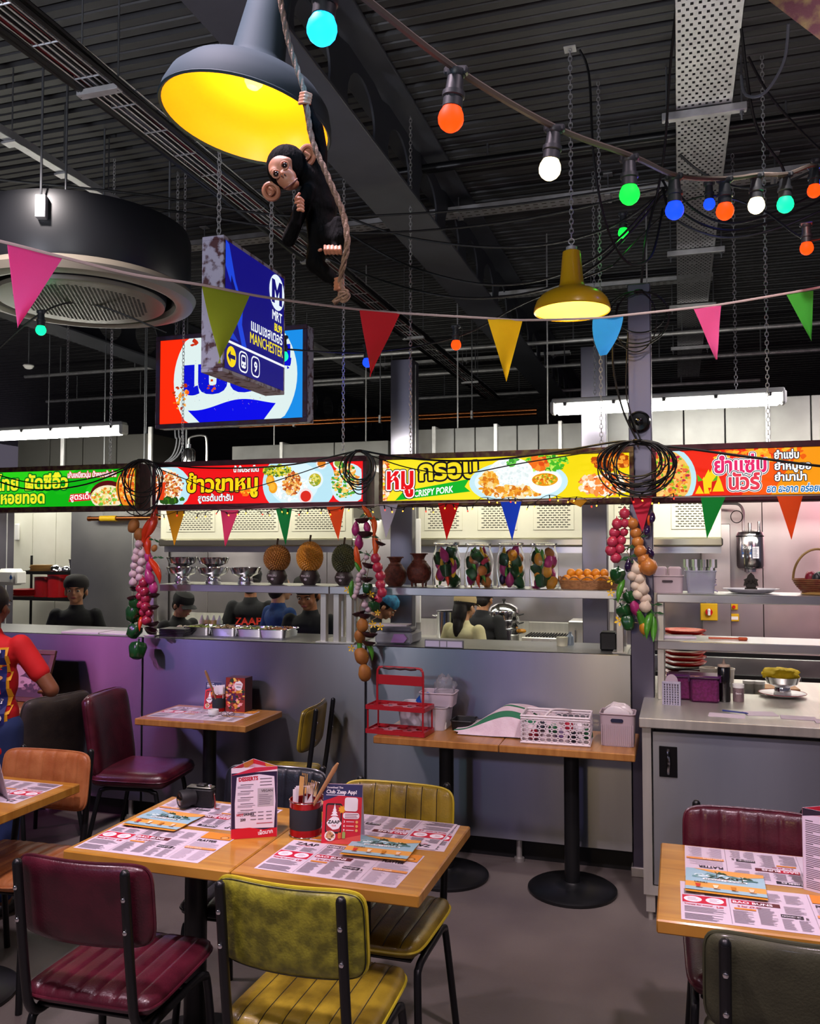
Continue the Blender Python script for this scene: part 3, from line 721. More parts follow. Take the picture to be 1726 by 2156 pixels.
# copper pipes behind the signs
cop = mat('copper_pipe', '9a5c34', .3, 1.0)
for i, (py, Y) in enumerate(((893, 8.3), (900, 8.45))):
    a = aty(505, py, Y); b = aty(1130, py - 10, Y); t = thing('copper_pipe', ['upper copper pipe running across behind the soft drink sign', 'lower copper pipe running across behind the soft drink sign'][i], 'pipe', (a.x, Y, a.z))
    MB().cyl((0, 0, 0), (b.x - a.x, 0, 0), .018, n=10).build('pipe', cop, t)
    for q in (.2, .5, .8): MB().cyl(((b.x - a.x) * q, 0, 0), ((b.x - a.x) * q, 0, CEIL - a.z), .006, n=6).build('rod', ROD, t); MB().box((b.x - a.x) * q - .012, (b.x - a.x) * q + .012, -.024, .024, -.024, .024, .004).build('clip', galv, t)
# wire basket tray with its cables, running away from the camera at the left
zb = 3.62; xq = atz(300, 255, zb).x
t = thing('wire_basket_tray', 'wire basket tray of dark cables crossing the ceiling from the upper left corner', 'cable tray', (xq, 0, zb)); w = .12
y0, y1 = atz(0, 10, zb).y - 1.2, atz(985, 840, zb).y
m = MB()
for x in (-w / 2, -w / 4, 0, w / 4, w / 2): m.tube([(x, y0, 0), (x, y1, 0)], .0032, 5)
for x in (-w / 2, w / 2):
    for z in (.03, .06): m.tube([(x, y0, z), (x, y1, z)], .0032, 5)
m.build('long_wire', galv, t, kind='stuff')
n = int((y1 - y0) / .24)
base = MB().tube([(-w / 2, 0, .06), (-w / 2, 0, 0), (w / 2, 0, 0), (w / 2, 0, .06)], .0045, 5)
o = base.build('cross_wire', mat('bright_wire', 'c4c6ca', .3, .9), t); o.location.y = y0
for i in range(1, min(n, 120)):
    c = o.copy(); COL.objects.link(c); c.location.y = y0 + i * .24
q = random.Random(3); cr = mat('red_cable', '6a1c20', .5); cg = mat('grey_cable', '5c5e66', .5)
for i in range(11):
    xx = -w / 2 - .03 + i * .017; pts = [(xx + q.uniform(-.006, .006), y0 + (y1 - y0) * k / 14, .012 + q.uniform(0, .012)) for k in range(15)]
    MB().tube(spline(pts, 3), .0065, 6).build('cable', (cable, cable, cr, cable, cg)[i % 5], t)
for i in range(6):
    sd = (-1, -1, 1, -1, 1, 1)[i]; pts = [(sd * (w / 2 + .012 + .016 * (i % 3)) + q.uniform(-.008, .008), y0 + (y1 - y0) * k / 14, .0 - .012 * (i % 2) + q.uniform(-.01, .01)) for k in range(15)]
    MB().tube(spline(pts, 3), .010, 7).build('thick_cable', cable, t)
for i in range(4):
    y = y0 + (i + .8) * 2.2
    MB().box(-w / 2 - .04, w / 2 + .04, y - .02, y + .02, -.03, -.006, .002).build('strut', galv, t)
    for s in (-1, 1): MB().cyl((s * (w / 2 + .03), y, -.03), (s * (w / 2 + .03), y, CEIL - zb), .004, n=6).build('rod', ROD, t)
# second narrow strut with hangers at upper left
zs = 3.85; pA = atz(60, 300, zs); pB = atz(210, 412, zs)
t = thing('strut_channel', 'steel strut with hanging rods at the upper left above the round air unit', 'strut', (pB.x, 0, zs))
MB().box(-.03, .03, 1.8, pB.y + .3, 0, .045, .003).build('channel', galv, t)
for y in (2.4, 3.2, 3.6, 4.0, 4.4):
    MB().cyl((0, y, 0.0), (0, y, CEIL - zs), .004, n=6).build('rod', ROD, t); MB().box(-.045, .045, y - .03, y + .03, -.012, -.001, .002).build('bracket', galv, t)
# flat black pipe crossing (sprinkler main)
a = atz(830, 365, 4.14); b = atz(1726, 175, 4.14)
t = thing('sprinkler_pipe', 'black pipe crossing the ceiling behind the white festoon bulb', 'pipe', (a.x, a.y, 4.14)); b.y = a.y
MB().cyl((0, 0, 0), (b.x - a.x + 1, 0, 0), .03, n=12).build('pipe', mat('black_pipe', '0e0e12', .35), t)
for q in (.25, .6, .95): MB().cyl(((b.x - a.x) * q, 0, 0), ((b.x - a.x) * q, 0, .11), .006, n=6).build('rod', ROD, t)
# round air conditioning unit
pc = atz(190, 610, 3.12); 
t = thing('air_unit', 'large round black air conditioning unit with a perforated circular grille', 'air conditioner', (pc.x - .05, pc.y, 3.05)); r = .575
blk = mat('unit_black', '17181c', .4)
MB().lathe([(r * .60, .42), (r * .98, .40), (r, .36), (r, .10), (r * .97, .07)], 64, mi=0).build('drum', blk, t)
MB().lathe([(r * .97, .09), (r * 1.03, .07), (r * 1.05, .045), (r * 1.02, .01), (r * .93, .0), (r * .86, .012), (r * .84, .04)], 64, caps=False).build('outer_ring', mat('unit_ring', '7c7468', .42), t)
MB().lathe([(r * .84, .04), (r * .83, .07), (r * .775, .07), (r * .765, .02)], 64, caps=False).build('air_slot', mat('slot_black', '08080a', .5), t)
MB().lathe([(r * .765, .02), (r * .755, .0), (r * .70, -.004), (0.001, -.004)], 64, caps=False).build('grille_plate', mat('unit_plate', '625c50', .42), t)
s = MB(); k = 0
for i in range(-20, 21):
    for j in range(-20, 21):
        x = i * .0235 + (.0117 if j % 2 else 0); y = j * .0205
        if x * x + y * y < (r * .60) ** 2: s.add([(x + .0085 * cos(a), y + .0085 * sin(a), -.0052) for a in [pi / 6 + pi / 3 * q_ for q_ in range(6)]], [(5, 4, 3, 2, 1, 0)])
s.build('grille_holes', mat('hole_black', '0a0a0a', .8), t, flat=True, kind='stuff')
for a in (.4, 2.0, 3.6, 5.2): MB().cyl((r * .8 * cos(a), r * .8 * sin(a), .4), (r * .8 * cos(a), r * .8 * sin(a), CEIL - 3.05), .006, n=8).build('rod', ROD, t)
a = -pi / 2 + .35; m = MB().box(r + .001, r + .04, -.025, .025, .24, .35, .003); o = m.build('bracket', galv, t); o.rotation_euler.z = a
m = MB().cyl((r + .03, 0, .3), (r + .03, 0, CEIL - 3.05), .006, n=8); o = m.build('rod', ROD, t); o.rotation_euler.z = a
# small round sensors / cables
sm = aty(60, 775, 6.5)
t = thing('smoke_detector', 'small white smoke detector in the dark void at the left', 'smoke detector', sm)
MB().lathe([(.045, .03), (.05, .02), (.035, .0), (.02, -.008)], 16).build('body', white, t); MB().cyl((0, 0, .03), (0, 0, CEIL - sm.z), .006, n=8).build('rod', ROD, t)
# loose black cables sweeping under the ceiling
def cable_run(pts, label, r=.006, m=None, name='cable', grp=None, n=8):
    p = spline(pts, n); o0 = V(p[0]); mb = MB().tube([q_ - o0 for q_ in p], r, 6)
    return solo(mb, name, m or cable, label, 'cable', o0, group=grp)
def sw(*l): return [atd(px, py, d) for (px, py, d) in l]
for i, (l, s_) in enumerate((
    (((-60, 372, 4.6), (300, 410, 4.7), (620, 455, 4.8), (1000, 440, 4.7), (1390, 385, 4.4)), 'upper of the black cables sagging from the left edge to the wide tray'),
    (((-60, 395, 4.6), (330, 440, 4.7), (700, 490, 4.8), (1060, 468, 4.7), (1400, 395, 4.4)), 'second black cable sagging from the left edge to the wide tray'),
    (((700, 470, 4.9), (860, 560, 4.8), (1060, 600, 4.6), (1250, 545, 4.5), (1400, 395, 4.4)), 'black cable sagging low beside the yellow pendant lamp'),
    (((600, 500, 4.9), (800, 590, 4.8), (1010, 628, 4.6), (1230, 575, 4.5), (1405, 400, 4.4)), 'lowest black cable sagging toward the yellow pendant lamp'),
    (((690, 440, 4.9), (860, 500, 4.8), (1090, 520, 4.6), (1280, 480, 4.5), (1400, 400, 4.4)), 'black cable sagging above the yellow pendant lamp'),
    (((1395, 395, 4.4), (1420, 460, 4.3), (1520, 500, 4.2), (1640, 480, 4.1), (1780, 420, 4.0)), 'lowest dark cable looping right from the tray edge'),
    (((1395, 380, 4.4), (1440, 450, 4.3), (1530, 485, 4.2), (1640, 460, 4.1), (1780, 395, 4.0)), 'second dark cable looping right from the tray edge'),
    (((1400, 370, 4.4), (1460, 440, 4.3), (1540, 470, 4.2), (1650, 440, 4.1), (1780, 375, 4.0)), 'third dark cable looping right from the tray edge'),
    (((1430, 325, 4.3), (1480, 365, 4.3), (1560, 395, 4.2), (1650, 385, 4.1), (1780, 325, 4.0)), 'upper dark cable looping right across the wide tray'),
    (((1220, 105, 4.1), (1240, 160, 4.1), (1250, 330, 4.1), (1275, 470, 4.2), (1320, 552, 4.3), (1370, 540, 4.3), (1395, 440, 4.4)), 'long black cable dropping beside the yellow lamp chain'),
    (((1424, 10, 3.8), (1410, 150, 4.0), (1400, 300, 4.2), (1385, 400, 4.4), (1360, 500, 4.4), (1350, 595, 4.5)), 'black cable dropping along the wide tray to the pillar top'),
    (((1575, 120, 3.6), (1620, 200, 3.7), (1700, 290, 3.8), (1800, 380, 3.9)), 'black cable slanting down at the upper right corner'),
    (((1560, 60, 3.6), (1590, 260, 3.8), (1650, 360, 3.9), (1640, 430, 4.0)), 'black cable hanging right of the wide tray'),
    (((1660, 50, 3.4), (1650, 130, 3.5), (1610, 195, 3.6), (1570, 200, 3.7), (1560, 160, 3.8)), 'thin pale cable looping at the upper right'),
)): cable_run(sw(*l), s_, .0065, cg if 'pale' in s_ else None)
t = thing('rusty_sign_panel', 'underside of a rusty hanging panel at the top right corner', 'panel', atd(1700, 20, 2.2), rot=(0, 0, TH))
a = [atd(x, y, d) - atd(1700, 20, 2.2) for (x, y, d) in ((1590, -20, 2.2), (1760, 110, 2.1), (1900, 40, 2.6), (1720, -140, 2.7))]
a = [Euler((0, 0, -TH)).to_matrix() @ p_ for p_ in a]
MB().add(a + [p_ + V((0, 0, .12)) for p_ in a], [(0, 1, 2, 3), (7, 6, 5, 4), (0, 4, 5, 1), (1, 5, 6, 2), (2, 6, 7, 3), (3, 7, 4, 0)]).build('panel', rust, t)
for p_ in (a[1], a[2]): MB().cyl(p_ * .9, p_ * .9 + V((0, 0, 1.6)), .004, n=6).build('rod', ROD, t)

# things above and behind the signs at the left
p0 = aty(36, 1000, 7.0); p1 = aty(318, 1000, 7.0); zz = 1.72 + (1150 - 905) / 1800 * 7.9
t = thing('dark_bulkhead', 'dark grey panelled bulkhead behind the green sign', 'bulkhead', (p0.x, 7.0, 2.37)); L = p1.x - p0.x; dkp = mat('dark_panel', '2c2b28', .5, .3)
for i in range(4): MB().box(i * L / 4 + .004, (i + 1) * L / 4 - .004, 0, .5, 0, zz - 2.37, .004).build('panel', dkp, t)
for x in (L * .36, L): MB().box(x - .02, x + .02, -.03, -.002, -.05, zz - 2.37 + .06, .003).build('strut', galv, t)
for x in (.2, L - .2): MB().cyl((x, .2, zz - 2.37), (x, .2, CEIL - 2.37), .006, n=6).build('rod', ROD, t)
p = aty(398, 965, 6.4); t = thing('water_filter', 'small upright steel water filter above the red sign', 'filter', (p.x, 6.4, p.z - .1)); MB().lathe([(.05, 0), (.055, .02), (.055, .16), (.04, .18), (.02, .19), (.02, .22)], 24).build('body', chrome, t)
MB().tube(spline([(0, 0, .22), (.0, 0, .27), (.05, 0, .29), (.14, 0, .29), (.17, 0, .24), (.17, 0, -.05)], 4), .010, 8).build('pipe', steel, t); MB().tube([(-.06, .05, -.3), (-.06, .05, CEIL - p.z + .1)], .008, 6).build('hanger', ROD, t)
for i in range(3): cable_run([aty(a, b_, 6.2) for a, b_ in ((372 + i * 8, 518), (368 + i * 8, 880), (372 + i * 7, 925), (362 + i * 6, 960), (330 + i * 4, 985))], ['leftmost', 'middle', 'rightmost'][i] + ' grey cable dropping beside the small water filter', .006, cg)
zs = 3.9; pA = atz(640, 722, zs); pB = atz(770, 806, zs)
t = thing('strut_channel', 'slotted strut running away to the right of the soft drink sign', 'strut', (pA.x, 0, zs)); MB().box(-.05, .05, pA.y - 1.5, pB.y, 0, .045, .003).build('channel', galv, t)
for i in range(4): y = pA.y - 1 + i * (pB.y - pA.y + .9) / 3; MB().cyl((0, y, .04), (0, y, CEIL - zs), .005, n=6).build('rod', ROD, t)
for i, (px, ya, yb, Y_) in enumerate(((873, 1092, 1312, 6.02), (1280, 1135, 1290, 6.02))):
    a = aty(px, ya, Y_); b = aty(px, yb, Y_); t = thing('white_trunking', ['narrow white trunking right of the middle kitchen pillar', 'narrow white trunking right of the kitchen pillar by the coil'][i], 'trunking', (a.x + .015, Y_ + .03, 0)); MB().box(-.016, .016, 0, .03, b.z, a.z, .003).build('cover', white, t); MB().box(-.012, .012, .01, .03, 0, b.z).build('riser', steelH, t)
# ---------------------------------------------------------------- pendant lamps
def pendant(label, c, rr, col, inner, hang, tilt=(0, 0, 0), neck=1.0, watt=12, chainlen=1.0):
    t = thing('pendant_lamp', label, 'lamp', c, rot=tilt)
    k = rr / .2
    shade = [(.2, 0), (.204, .006), (.202, .022), (.190, .056), (.165, .086), (.125, .108), (.092, .121), (.072, .134), (.064, .155), (.056, .24), (.048, .325), (.030, .335)]
    inn = [(.197, .002), (.180, .052), (.155, .082), (.115, .104), (.07, .125), (.04, .14), (.001, .142)]
    MB().lathe([(a * k, b * k) for a, b in shade], 56, caps=False).build('shade', col, t)
    MB().lathe([(a * k, b * k) for a, b in inn], 56, caps=False).build('inner_reflector', inner, t)
    MB().lathe([(.203 * k, -.003 * k), (.206 * k, .002 * k), (.203 * k, .007 * k), (.197 * k, .002 * k), (.203 * k, -.003 * k)], 56, caps=False).build('rim', col, t)
    MB().lathe([(.001, .085), (.014, .088), (.022, .10), (.022, .115), (.014, .135), (.012, .14)], 20, (0, 0, 0)).build('bulb', E('warm_bulb', 'ffd870', 2.5), t)
    MB().lathe([(.030 * k, .333 * k), (.03 * k, .352 * k), (.012 * k, .358 * k), (.006, .37 * k)], 20).build('cap', galv, t)
    m = MB().tube([(.014 * cos(a), 0, .37 * k + .014 + .014 * sin(a)) for a in [2 * pi * i / 12 for i in range(12)]], .003, 6, closed=True); m.build('hook', galv, t)
    l = bpy.data.lights.new('lamp_light', 'POINT'); l.energy = watt; l.color = (1, .74, .26); l.shadow_soft_size = .03
    o = bpy.data.objects.new('lamp_light', l); COL.objects.link(o); o.parent = t; o.location = (0, 0, .05 * k)
    return t, k
ylw = mat('yellow_enamel', 'c89a10', .35, coat=.3); gry = mat('grey_enamel', '2a3840', .75, spec=.2)
c = aty(1204, 656, 4.3)
yin = mat('yellow_inner_enamel', 'e8c878', .4); 
t, k = pendant('yellow enamel pendant lamp hanging on a chain at the right', c, .186, ylw, yin, 1.2, watt=7)
o = chain((0, 0, 0), (0, 0, CEIL - c.z - .36 * k - .03), '', t, link=.034, r=.0022); o.location = (0, 0, .37 * k + .03)
MB().box(-.03, .03, -.03, .03, CEIL - c.z - .006, CEIL - c.z - .001).build('ceiling_plate', galv, t)
# the big tilted grey lamp near the camera: local frame aligned to the view, rim centre at about (517,262)
c = atd(517, 258, 2.05)
ax = (atd(572, 12, 2.07) - atd(522, 262, 2.05)).normalized()
q = V((0, 0, 1)).rotation_difference(ax)
t, k = pendant('large blue-grey enamel pendant lamp with a glowing yellow inside, top left', c, .202, gry, mat('amber_inner_enamel', 'e89c10', .4), 1.0, q.to_euler(), watt=3.2)
cable_run([c + ax * .37, c + ax * .42 + V((0, 0, .05)), V((c.x + .12, c.y, CEIL))], 'black flex holding up the large blue-grey lamp', .006)
# ---------------------------------------------------------------- festoon lights
fcab = mat('festoon_cable', '50463f', .6)
def bulbcol(n): return {'blue': ('2a6aff', 3.0), 'red': ('ff3a08', 2.6), 'white': ('ffe9b8', 3.2), 'green': ('10e838', 2.4), 'cyan': ('18b8ff', 3.2), 'deepblue': ('1238ff', 2.6), 'teal': ('10dc8c', 2.2)}[n]
def festoon(col, p, s, label, tilt=0.0):
    t = thing('festoon_bulb', label, 'light bulb', p, rot=(0, tilt, 0), group='coloured festoon bulbs on black cables')
    h, e = bulbcol(col)
    MB().lathe([(.001, -.054), (.011, -.0515), (.020, -.045), (.0258, -.036), (.0275, -.026), (.0255, -.015), (.020, -.004), (.017, .006)], 18).build('globe', E('glow_' + col, h, e), t)
    MB().lathe([(.019, -.004), (.021, -.002), (.021, .018), (.024, .020), (.024, .030), (.019, .032), (.017, .062), (.020, .066), (.020, .076), (.010, .078)], 18).build('socket', mat('bulb_socket', '26282c', .45), t)
    MB().box(-.026, .026, -.010, .010, .066, .084, .004).build('cable_clamp', mat('bulb_socket', '26282c', .45), t)
    t.scale = (s, s, s)
    l = bpy.data.lights.new('bulb_light', 'POINT'); l.energy = 0.5; l.color = tuple(min(1, x + .02) for x in hx(h)); l.shadow_soft_size = .02
    o = bpy.data.objects.new('bulb_light', l); COL.objects.link(o); o.parent = t; o.location = (0, 0, -.075)
    return t
fr = [('cyan', 681, 62, 32, 'bright cyan-blue festoon bulb at the top beside the grey lamp'), ('red', 952, 250, 27, 'orange-red festoon bulb, second along the front cable'),
      ('white', 1160, 356, 23, 'warm white festoon bulb, third along the front cable'), ('green', 1325, 410, 21, 'green festoon bulb right of the warm white one'),
      ('deepblue', 1420, 443, 19, 'deep blue festoon bulb in front of the wide tray'), ('red', 1526, 445, 18, 'red festoon bulb at the right edge of the wide tray'),
      ('white', 1592, 433, 17, 'warm white festoon bulb right of the wide tray'), ('teal', 1653, 431, 17, 'green festoon bulb farthest right but two'), ('red', 1714, 402, 14, 'small orange bulb cut by the right edge')]
cabp = [atd(560, -75, 1.25), atd(640, -45, 1.35)]
for i, (cn, px, py, r, lb) in enumerate(fr):
    d = .027 * 1800 / r; p = atd(px, py, d); p.z += .026
    festoon(cn, p, 1.0, lb, .12 if i < 3 else 0); cabp.append(p + V((.01, 0, .078)))
cabp += [atd(1790, 380, 3.4), atd(2100, 300, 3.6), atd(2500, 60, 4.2)]
cable_run(cabp, 'pale twisted festoon cable carrying the front row of bulbs', .0075, fcab, n=6)
for (cn, px, py, d, lb) in (('deepblue', 1493, 432, 4.1, 'small blue bulb just behind the red one'), ('red', 1698, 525, 3.6, 'orange bulb hanging alone below the right cable loop'), ('deepblue', 1722, 388, 3.6, 'small blue bulb cut by the right edge'),
    ('red', 960, 728, 4.6, 'small orange bulb between the red and yellow pennants'), ('deepblue', 773, 765, 4.9, 'small blue bulb behind the red pennant'), ('teal', 86, 697, 4.6, 'small green bulb under the round air unit'), ('teal', 596, 752, 4.5, 'small teal bulb at the right edge of the blue metro sign'), ('green', 1312, 492, 4.5, 'small green bulb among the cables below the green one')):
    p = atd(px, py, d); p.z += .03; festoon(cn, p, 1.0, lb)
cable_run([atd(x, y, d) for x, y, d in ((-40, 770, 4.6), (86, 660, 4.6), (190, 640, 4.7), (350, 700, 4.8))], 'thin black cable carrying the small green bulb at the left', .005)
cable_run([atd(x, y, d) for x, y, d in ((596, 735, 4.5), (773, 742, 4.9), (960, 710, 4.6), (1100, 640, 4.5), (1290, 560, 4.5))], 'black cable carrying the small bulbs behind the pennants', .005)
cable_run([atd(x, y, d) for x, y, d in ((1290, 560, 4.5), (1400, 450, 4.4), (1493, 412, 4.1), (1600, 440, 3.9), (1700, 505, 3.6), (1790, 470, 3.4))], 'black cable carrying the small bulbs at the right', .005)
# ---------------------------------------------------------------- chairs
def leather(n, c1, c2, rough=.38, scale=14, lo=.38, hi=.62): return mat(n, c1, rough, col2=c2, scale=scale, detail=8, lo=lo, hi=hi, bump=.12, bscale=160, coat=.15, rvar=.08)
L_burg = leather('burgundy_leather', '3c0d1a', '4c1422', .34)
L_must = leather('mustard_leather', '645212', '947e20', .42, 9); L_oliv = leather('lime_mustard_leather', '66641a', '9a962a', .45, 26, .40, .62)
L_tan = leather('tan_leather', '96542a', 'a8683a', .5); L_navy = leather('navy_leather', '101219', '181a24', .45)
L_green = leather('dark_green_suede', '32321e', '3e3e28', .7); L_brown = leather('dark_brown_suede', '2a2320', '352c26', .65)
stitch = mat('black_stitching', '14120c', .6)
def padf(w, h, t, ribs=0, curve=0.0, rnd_=.5, groove=.005, nu=56, nv=14, back_flat=True, bulge=0.0):
    """closed pillow: u across (x), v up (y), n front (z)"""
    def P(i, j, side):
        x = sin((i / nu - .5) * pi * .98) / sin(pi * .49) if not ribs else (i / nu) * 2 - 1; y = sin((j / nv - .5) * pi * .98) / sin(pi * .49)
        e = max(abs(x), abs(y)); sq = e / max(1e-6, (abs(x) ** 7 + abs(y) ** 7) ** (1 / 7)); sq = 1 - (1 - sq) * e ** 8; X = x * sq; Y = y * sq
        pr = sqrt(max(0, 1 - e ** 7)); n = side * t / 2 * pr
        if side > 0 and ribs:
            q = (x * .5 + .5) * ribs; d = abs(q - round(q))
            if 0.5 < q < ribs - .5 and abs(y) < .93: n -= groove * math.exp(-(d / .09) ** 2)
            n += .002 * pr
        return V((X * w / 2 * (1 + bulge * (1 - y)), Y * h / 2, n + curve * X * X))
    m = MB(); idx = {}; vs = []
    for side in (1, -1):
        for j in range(nv + 1):
            for i in range(nu + 1):
                bd = i in (0, nu) or j in (0, nv)
                if side < 0 and bd: idx[(i, j, side)] = idx[(i, j, 1)]; continue
                idx[(i, j, side)] = len(vs); vs.append(P(i, j, side))
    fs = []
    for side in (1, -1):
        for j in range(nv):
            for i in range(nu):
                q = (idx[(i, j, side)], idx[(i + 1, j, side)], idx[(i + 1, j + 1, side)], idx[(i, j + 1, side)])
                fs.append(q if side > 0 else q[::-1])
    m.add(vs, fs); loop = [P(i, 0, 1) for i in range(0, nu, 3)] + [P(nu, j, 1) for j in range(nv)] + [P(i, nv, 1) for i in range(nu, 0, -3)] + [P(0, j, 1) for j in range(nv, 0, -1)]
    lines = []
    if ribs:
        for k in range(1, ribs):
            i = k / ribs * nu; lines.append([P(i, j, 1) + V((0, 0, .0008)) for j in range(nv + 1) if .04 < j / nv < .96])
    return m, loop, lines
def xf(m, M): m.v = [tuple(M @ V(p)) for p in m.v]; return m
def chair(label, x, y, rz, seat_m, back_m=None, pipe=None, dark_lines=False, backside=None, ribs=7, bw=.42, z=0, wide=.43):
    t = thing('dining_chair', label, 'chair', (x, y, z), rz, 'retro ribbed dining chairs with black tube frames')
    back_m = back_m or seat_m; pipe = pipe or seat_m
    # seat: local v -> -y (front), n -> z
    Ms = plane((0, 0.0, .455), (-1, 0, 0), (0, -1, 0)) @ Matrix.Identity(4)
    Ms = Matrix(((1, 0, 0, 0), (0, 1, 0, -.01), (0, 0, 1, .455), (0, 0, 0, 1)))
    m, lp, ln = padf(wide, .42, .062, ribs, 0, .55, .006, bulge=-.03); xf(m, Ms)
    s = m.build('seat', seat_m, t, angle=60)
    mb = MB().tube([Ms @ (p + V((0, 0, .0))) for p in lp], .0045, 6, closed=True); mb.build('piping', pipe, s)
    if dark_lines:
        mb = MB()
        for l in ln: mb.tube([Ms @ p for p in l], .0016, 4)
        mb.build('stitching', stitch, s, kind='stuff')
    MB().box(-.17, .17, -.18, .17, .412, .424, .004).build('seat_board', blackm, t)
    # back: n faces -y (front), v up, lean back
    lean = .13
    Mb = Matrix.Translation((0, .215, .735)) @ Matrix.Rotation(-lean, 4, 'X') @ Matrix(((1, 0, 0, 0), (0, 0, -1, 0), (0, 1, 0, 0), (0, 0, 0, 1)))
    m, lp, ln = padf(bw, .235, .045, ribs, .03, .5, .005); xf(m, Mb)
    if backside:
        mats = [back_m, backside]; n2 = len(m.f) // 2; m.m = [0] * n2 + [1] * (len(m.f) - n2)
    else: mats = back_m
    b = m.build('backrest', mats, t, angle=60)
    MB().tube([Mb @ p for p in lp], .0048, 6, closed=True).build('piping', pipe, b)
    if dark_lines:
        mb = MB()
        for l in ln: mb.tube([Mb @ p for p in l], .0016, 4)
        mb.build('stitching', stitch, b, kind='stuff')
        MB().tube([Mb @ (p * .985 + V((0, 0, -.010))) for p in lp], .0014, 4, closed=True).build('edge_stitching', stitch, b)
    for sx in (-1, 1):
        xx = sx * .168
        pts = [(xx, .262, .845), (xx, .235, .62), (xx, .215, .48), (xx, .205, .44), (xx, .18, .408), (xx, .13, .397), (xx, -.02, .397)]
        u = MB().tube(spline(pts, 4), .0135, 12); u.sph((xx, .262, .845), .0135, 10); u.build('upright', blackm, t)
        for zz in (.69, .78):
            yy = .245 + (zz - .69) * .11; MB().sph((xx, yy + .0145, zz), (.007, .004, .007), 8).build('bolt', chrome, t)
        fx = sx * .185; f0 = sx * .205
        MB().tube(spline([(fx, .02, .397), (fx, -.10, .397), (fx, -.15, .385), (fx + sx * .003, -.172, .34), (f0, -.205, .0)], 4), .0125, 12).build('leg', blackm, t)
        MB().tube(spline([(fx, .02, .397), (fx, .10, .397), (fx, .15, .385), (fx + sx * .003, .175, .34), (f0 + sx * .005, .235, .0)], 4), .0125, 12).build('leg', blackm, t)
    MB().cyl((-.185, -.06, .397), (.185, -.06, .397), .009, n=8).build('cross_bar', blackm, t)
    MB().cyl((-.185, .09, .397), (.185, .09, .397), .009, n=8).build('cross_bar', blackm, t)
    return t
chair('burgundy leather chair in the left foreground, seen from behind', -1.60, 2.235, pi + .05, L_burg)
chair('mottled lime-yellow leather chair in the middle foreground, seen from behind', -.972, 2.255, pi, L_must, L_must, pipe=leather('yellow_piping', 'a89a22', 'b8a828'), dark_lines=True, backside=L_oliv)
chair('mustard leather chair facing the camera behind the right half of the middle table', -.985, 2.79, 0, L_must, dark_lines=True, pipe=mat('yellow_piping2', 'b09c20', .45))
chair('black ribbed chair half hidden behind the dessert menu and the cutlery tin', -1.50, 2.87, .05, L_navy)
chair('tan leather chair facing the camera behind the left edge table', -2.55, 2.83, .05, L_tan)
chair('burgundy ribbed chair facing the camera behind the right table', .215, 2.84, 0, L_burg)
chair('dark green chair in the right foreground corner, seen from behind', .255, 2.30, pi, L_green, pipe=mat('green_piping', '3a3a26', .5))
chair('mustard leather chair turned sideways at the right of the small wall table', -2.13, 4.36, pi / 2 * -1 + .12, L_must, dark_lines=True)
def parsons(label, x, y, rz, m_):
    t = thing('upholstered_chair', label, 'chair', (x, y, 0), rz, 'upholstered side chairs by the counter')
    m, lp, ln = padf(.44, .46, .095, 0, 0, .3, nu=20, nv=20); xf(m, Matrix.Translation((0, -.01, .435))); s = m.build('seat', m_, t, angle=60)
    MB().tube([V(p) + V((0, -.01, .435)) for p in lp], .004, 6, closed=True).build('piping', m_, s)
    Mb = Matrix.Translation((0, .235, .655)) @ Matrix.Rotation(-.16, 4, 'X') @ Matrix(((1, 0, 0, 0), (0, 0, -1, 0), (0, 1, 0, 0), (0, 0, 0, 1)))
    m, lp, ln = padf(.44, .46, .085, 0, .03, .3, nu=20, nv=20); xf(m, Mb); b = m.build('backrest', m_, t, angle=60)
    MB().tube([Mb @ p for p in lp], .004, 6, closed=True).build('piping', m_, b)
    for sx in (-1, 1):
        fx = sx * .17
        MB().tube(spline([(fx, .02, .385), (fx, -.10, .385), (fx, -.15, .372), (fx, -.172, .33), (fx + sx * .02, -.215, .0)], 4), .0125, 12).build('leg', blackm, t)
        MB().tube(spline([(fx, .02, .385), (fx, .10, .385), (fx, .15, .372), (fx, .175, .33), (fx + sx * .02, .245, .0)], 4), .0125, 12).build('leg', blackm, t)
    MB().cyl((-.17, 0, .385), (.17, 0, .385), .009, n=8).build('cross_bar', blackm, t)
    return t
parsons('burgundy upholstered chair at the left of the small wall table, facing right', -2.93, 4.25, pi / 2 + .12, L_burg)
parsons('dark brown upholstered chair behind the tan one, facing the left edge', -3.60, 4.12, -pi / 2 - .25, L_brown)
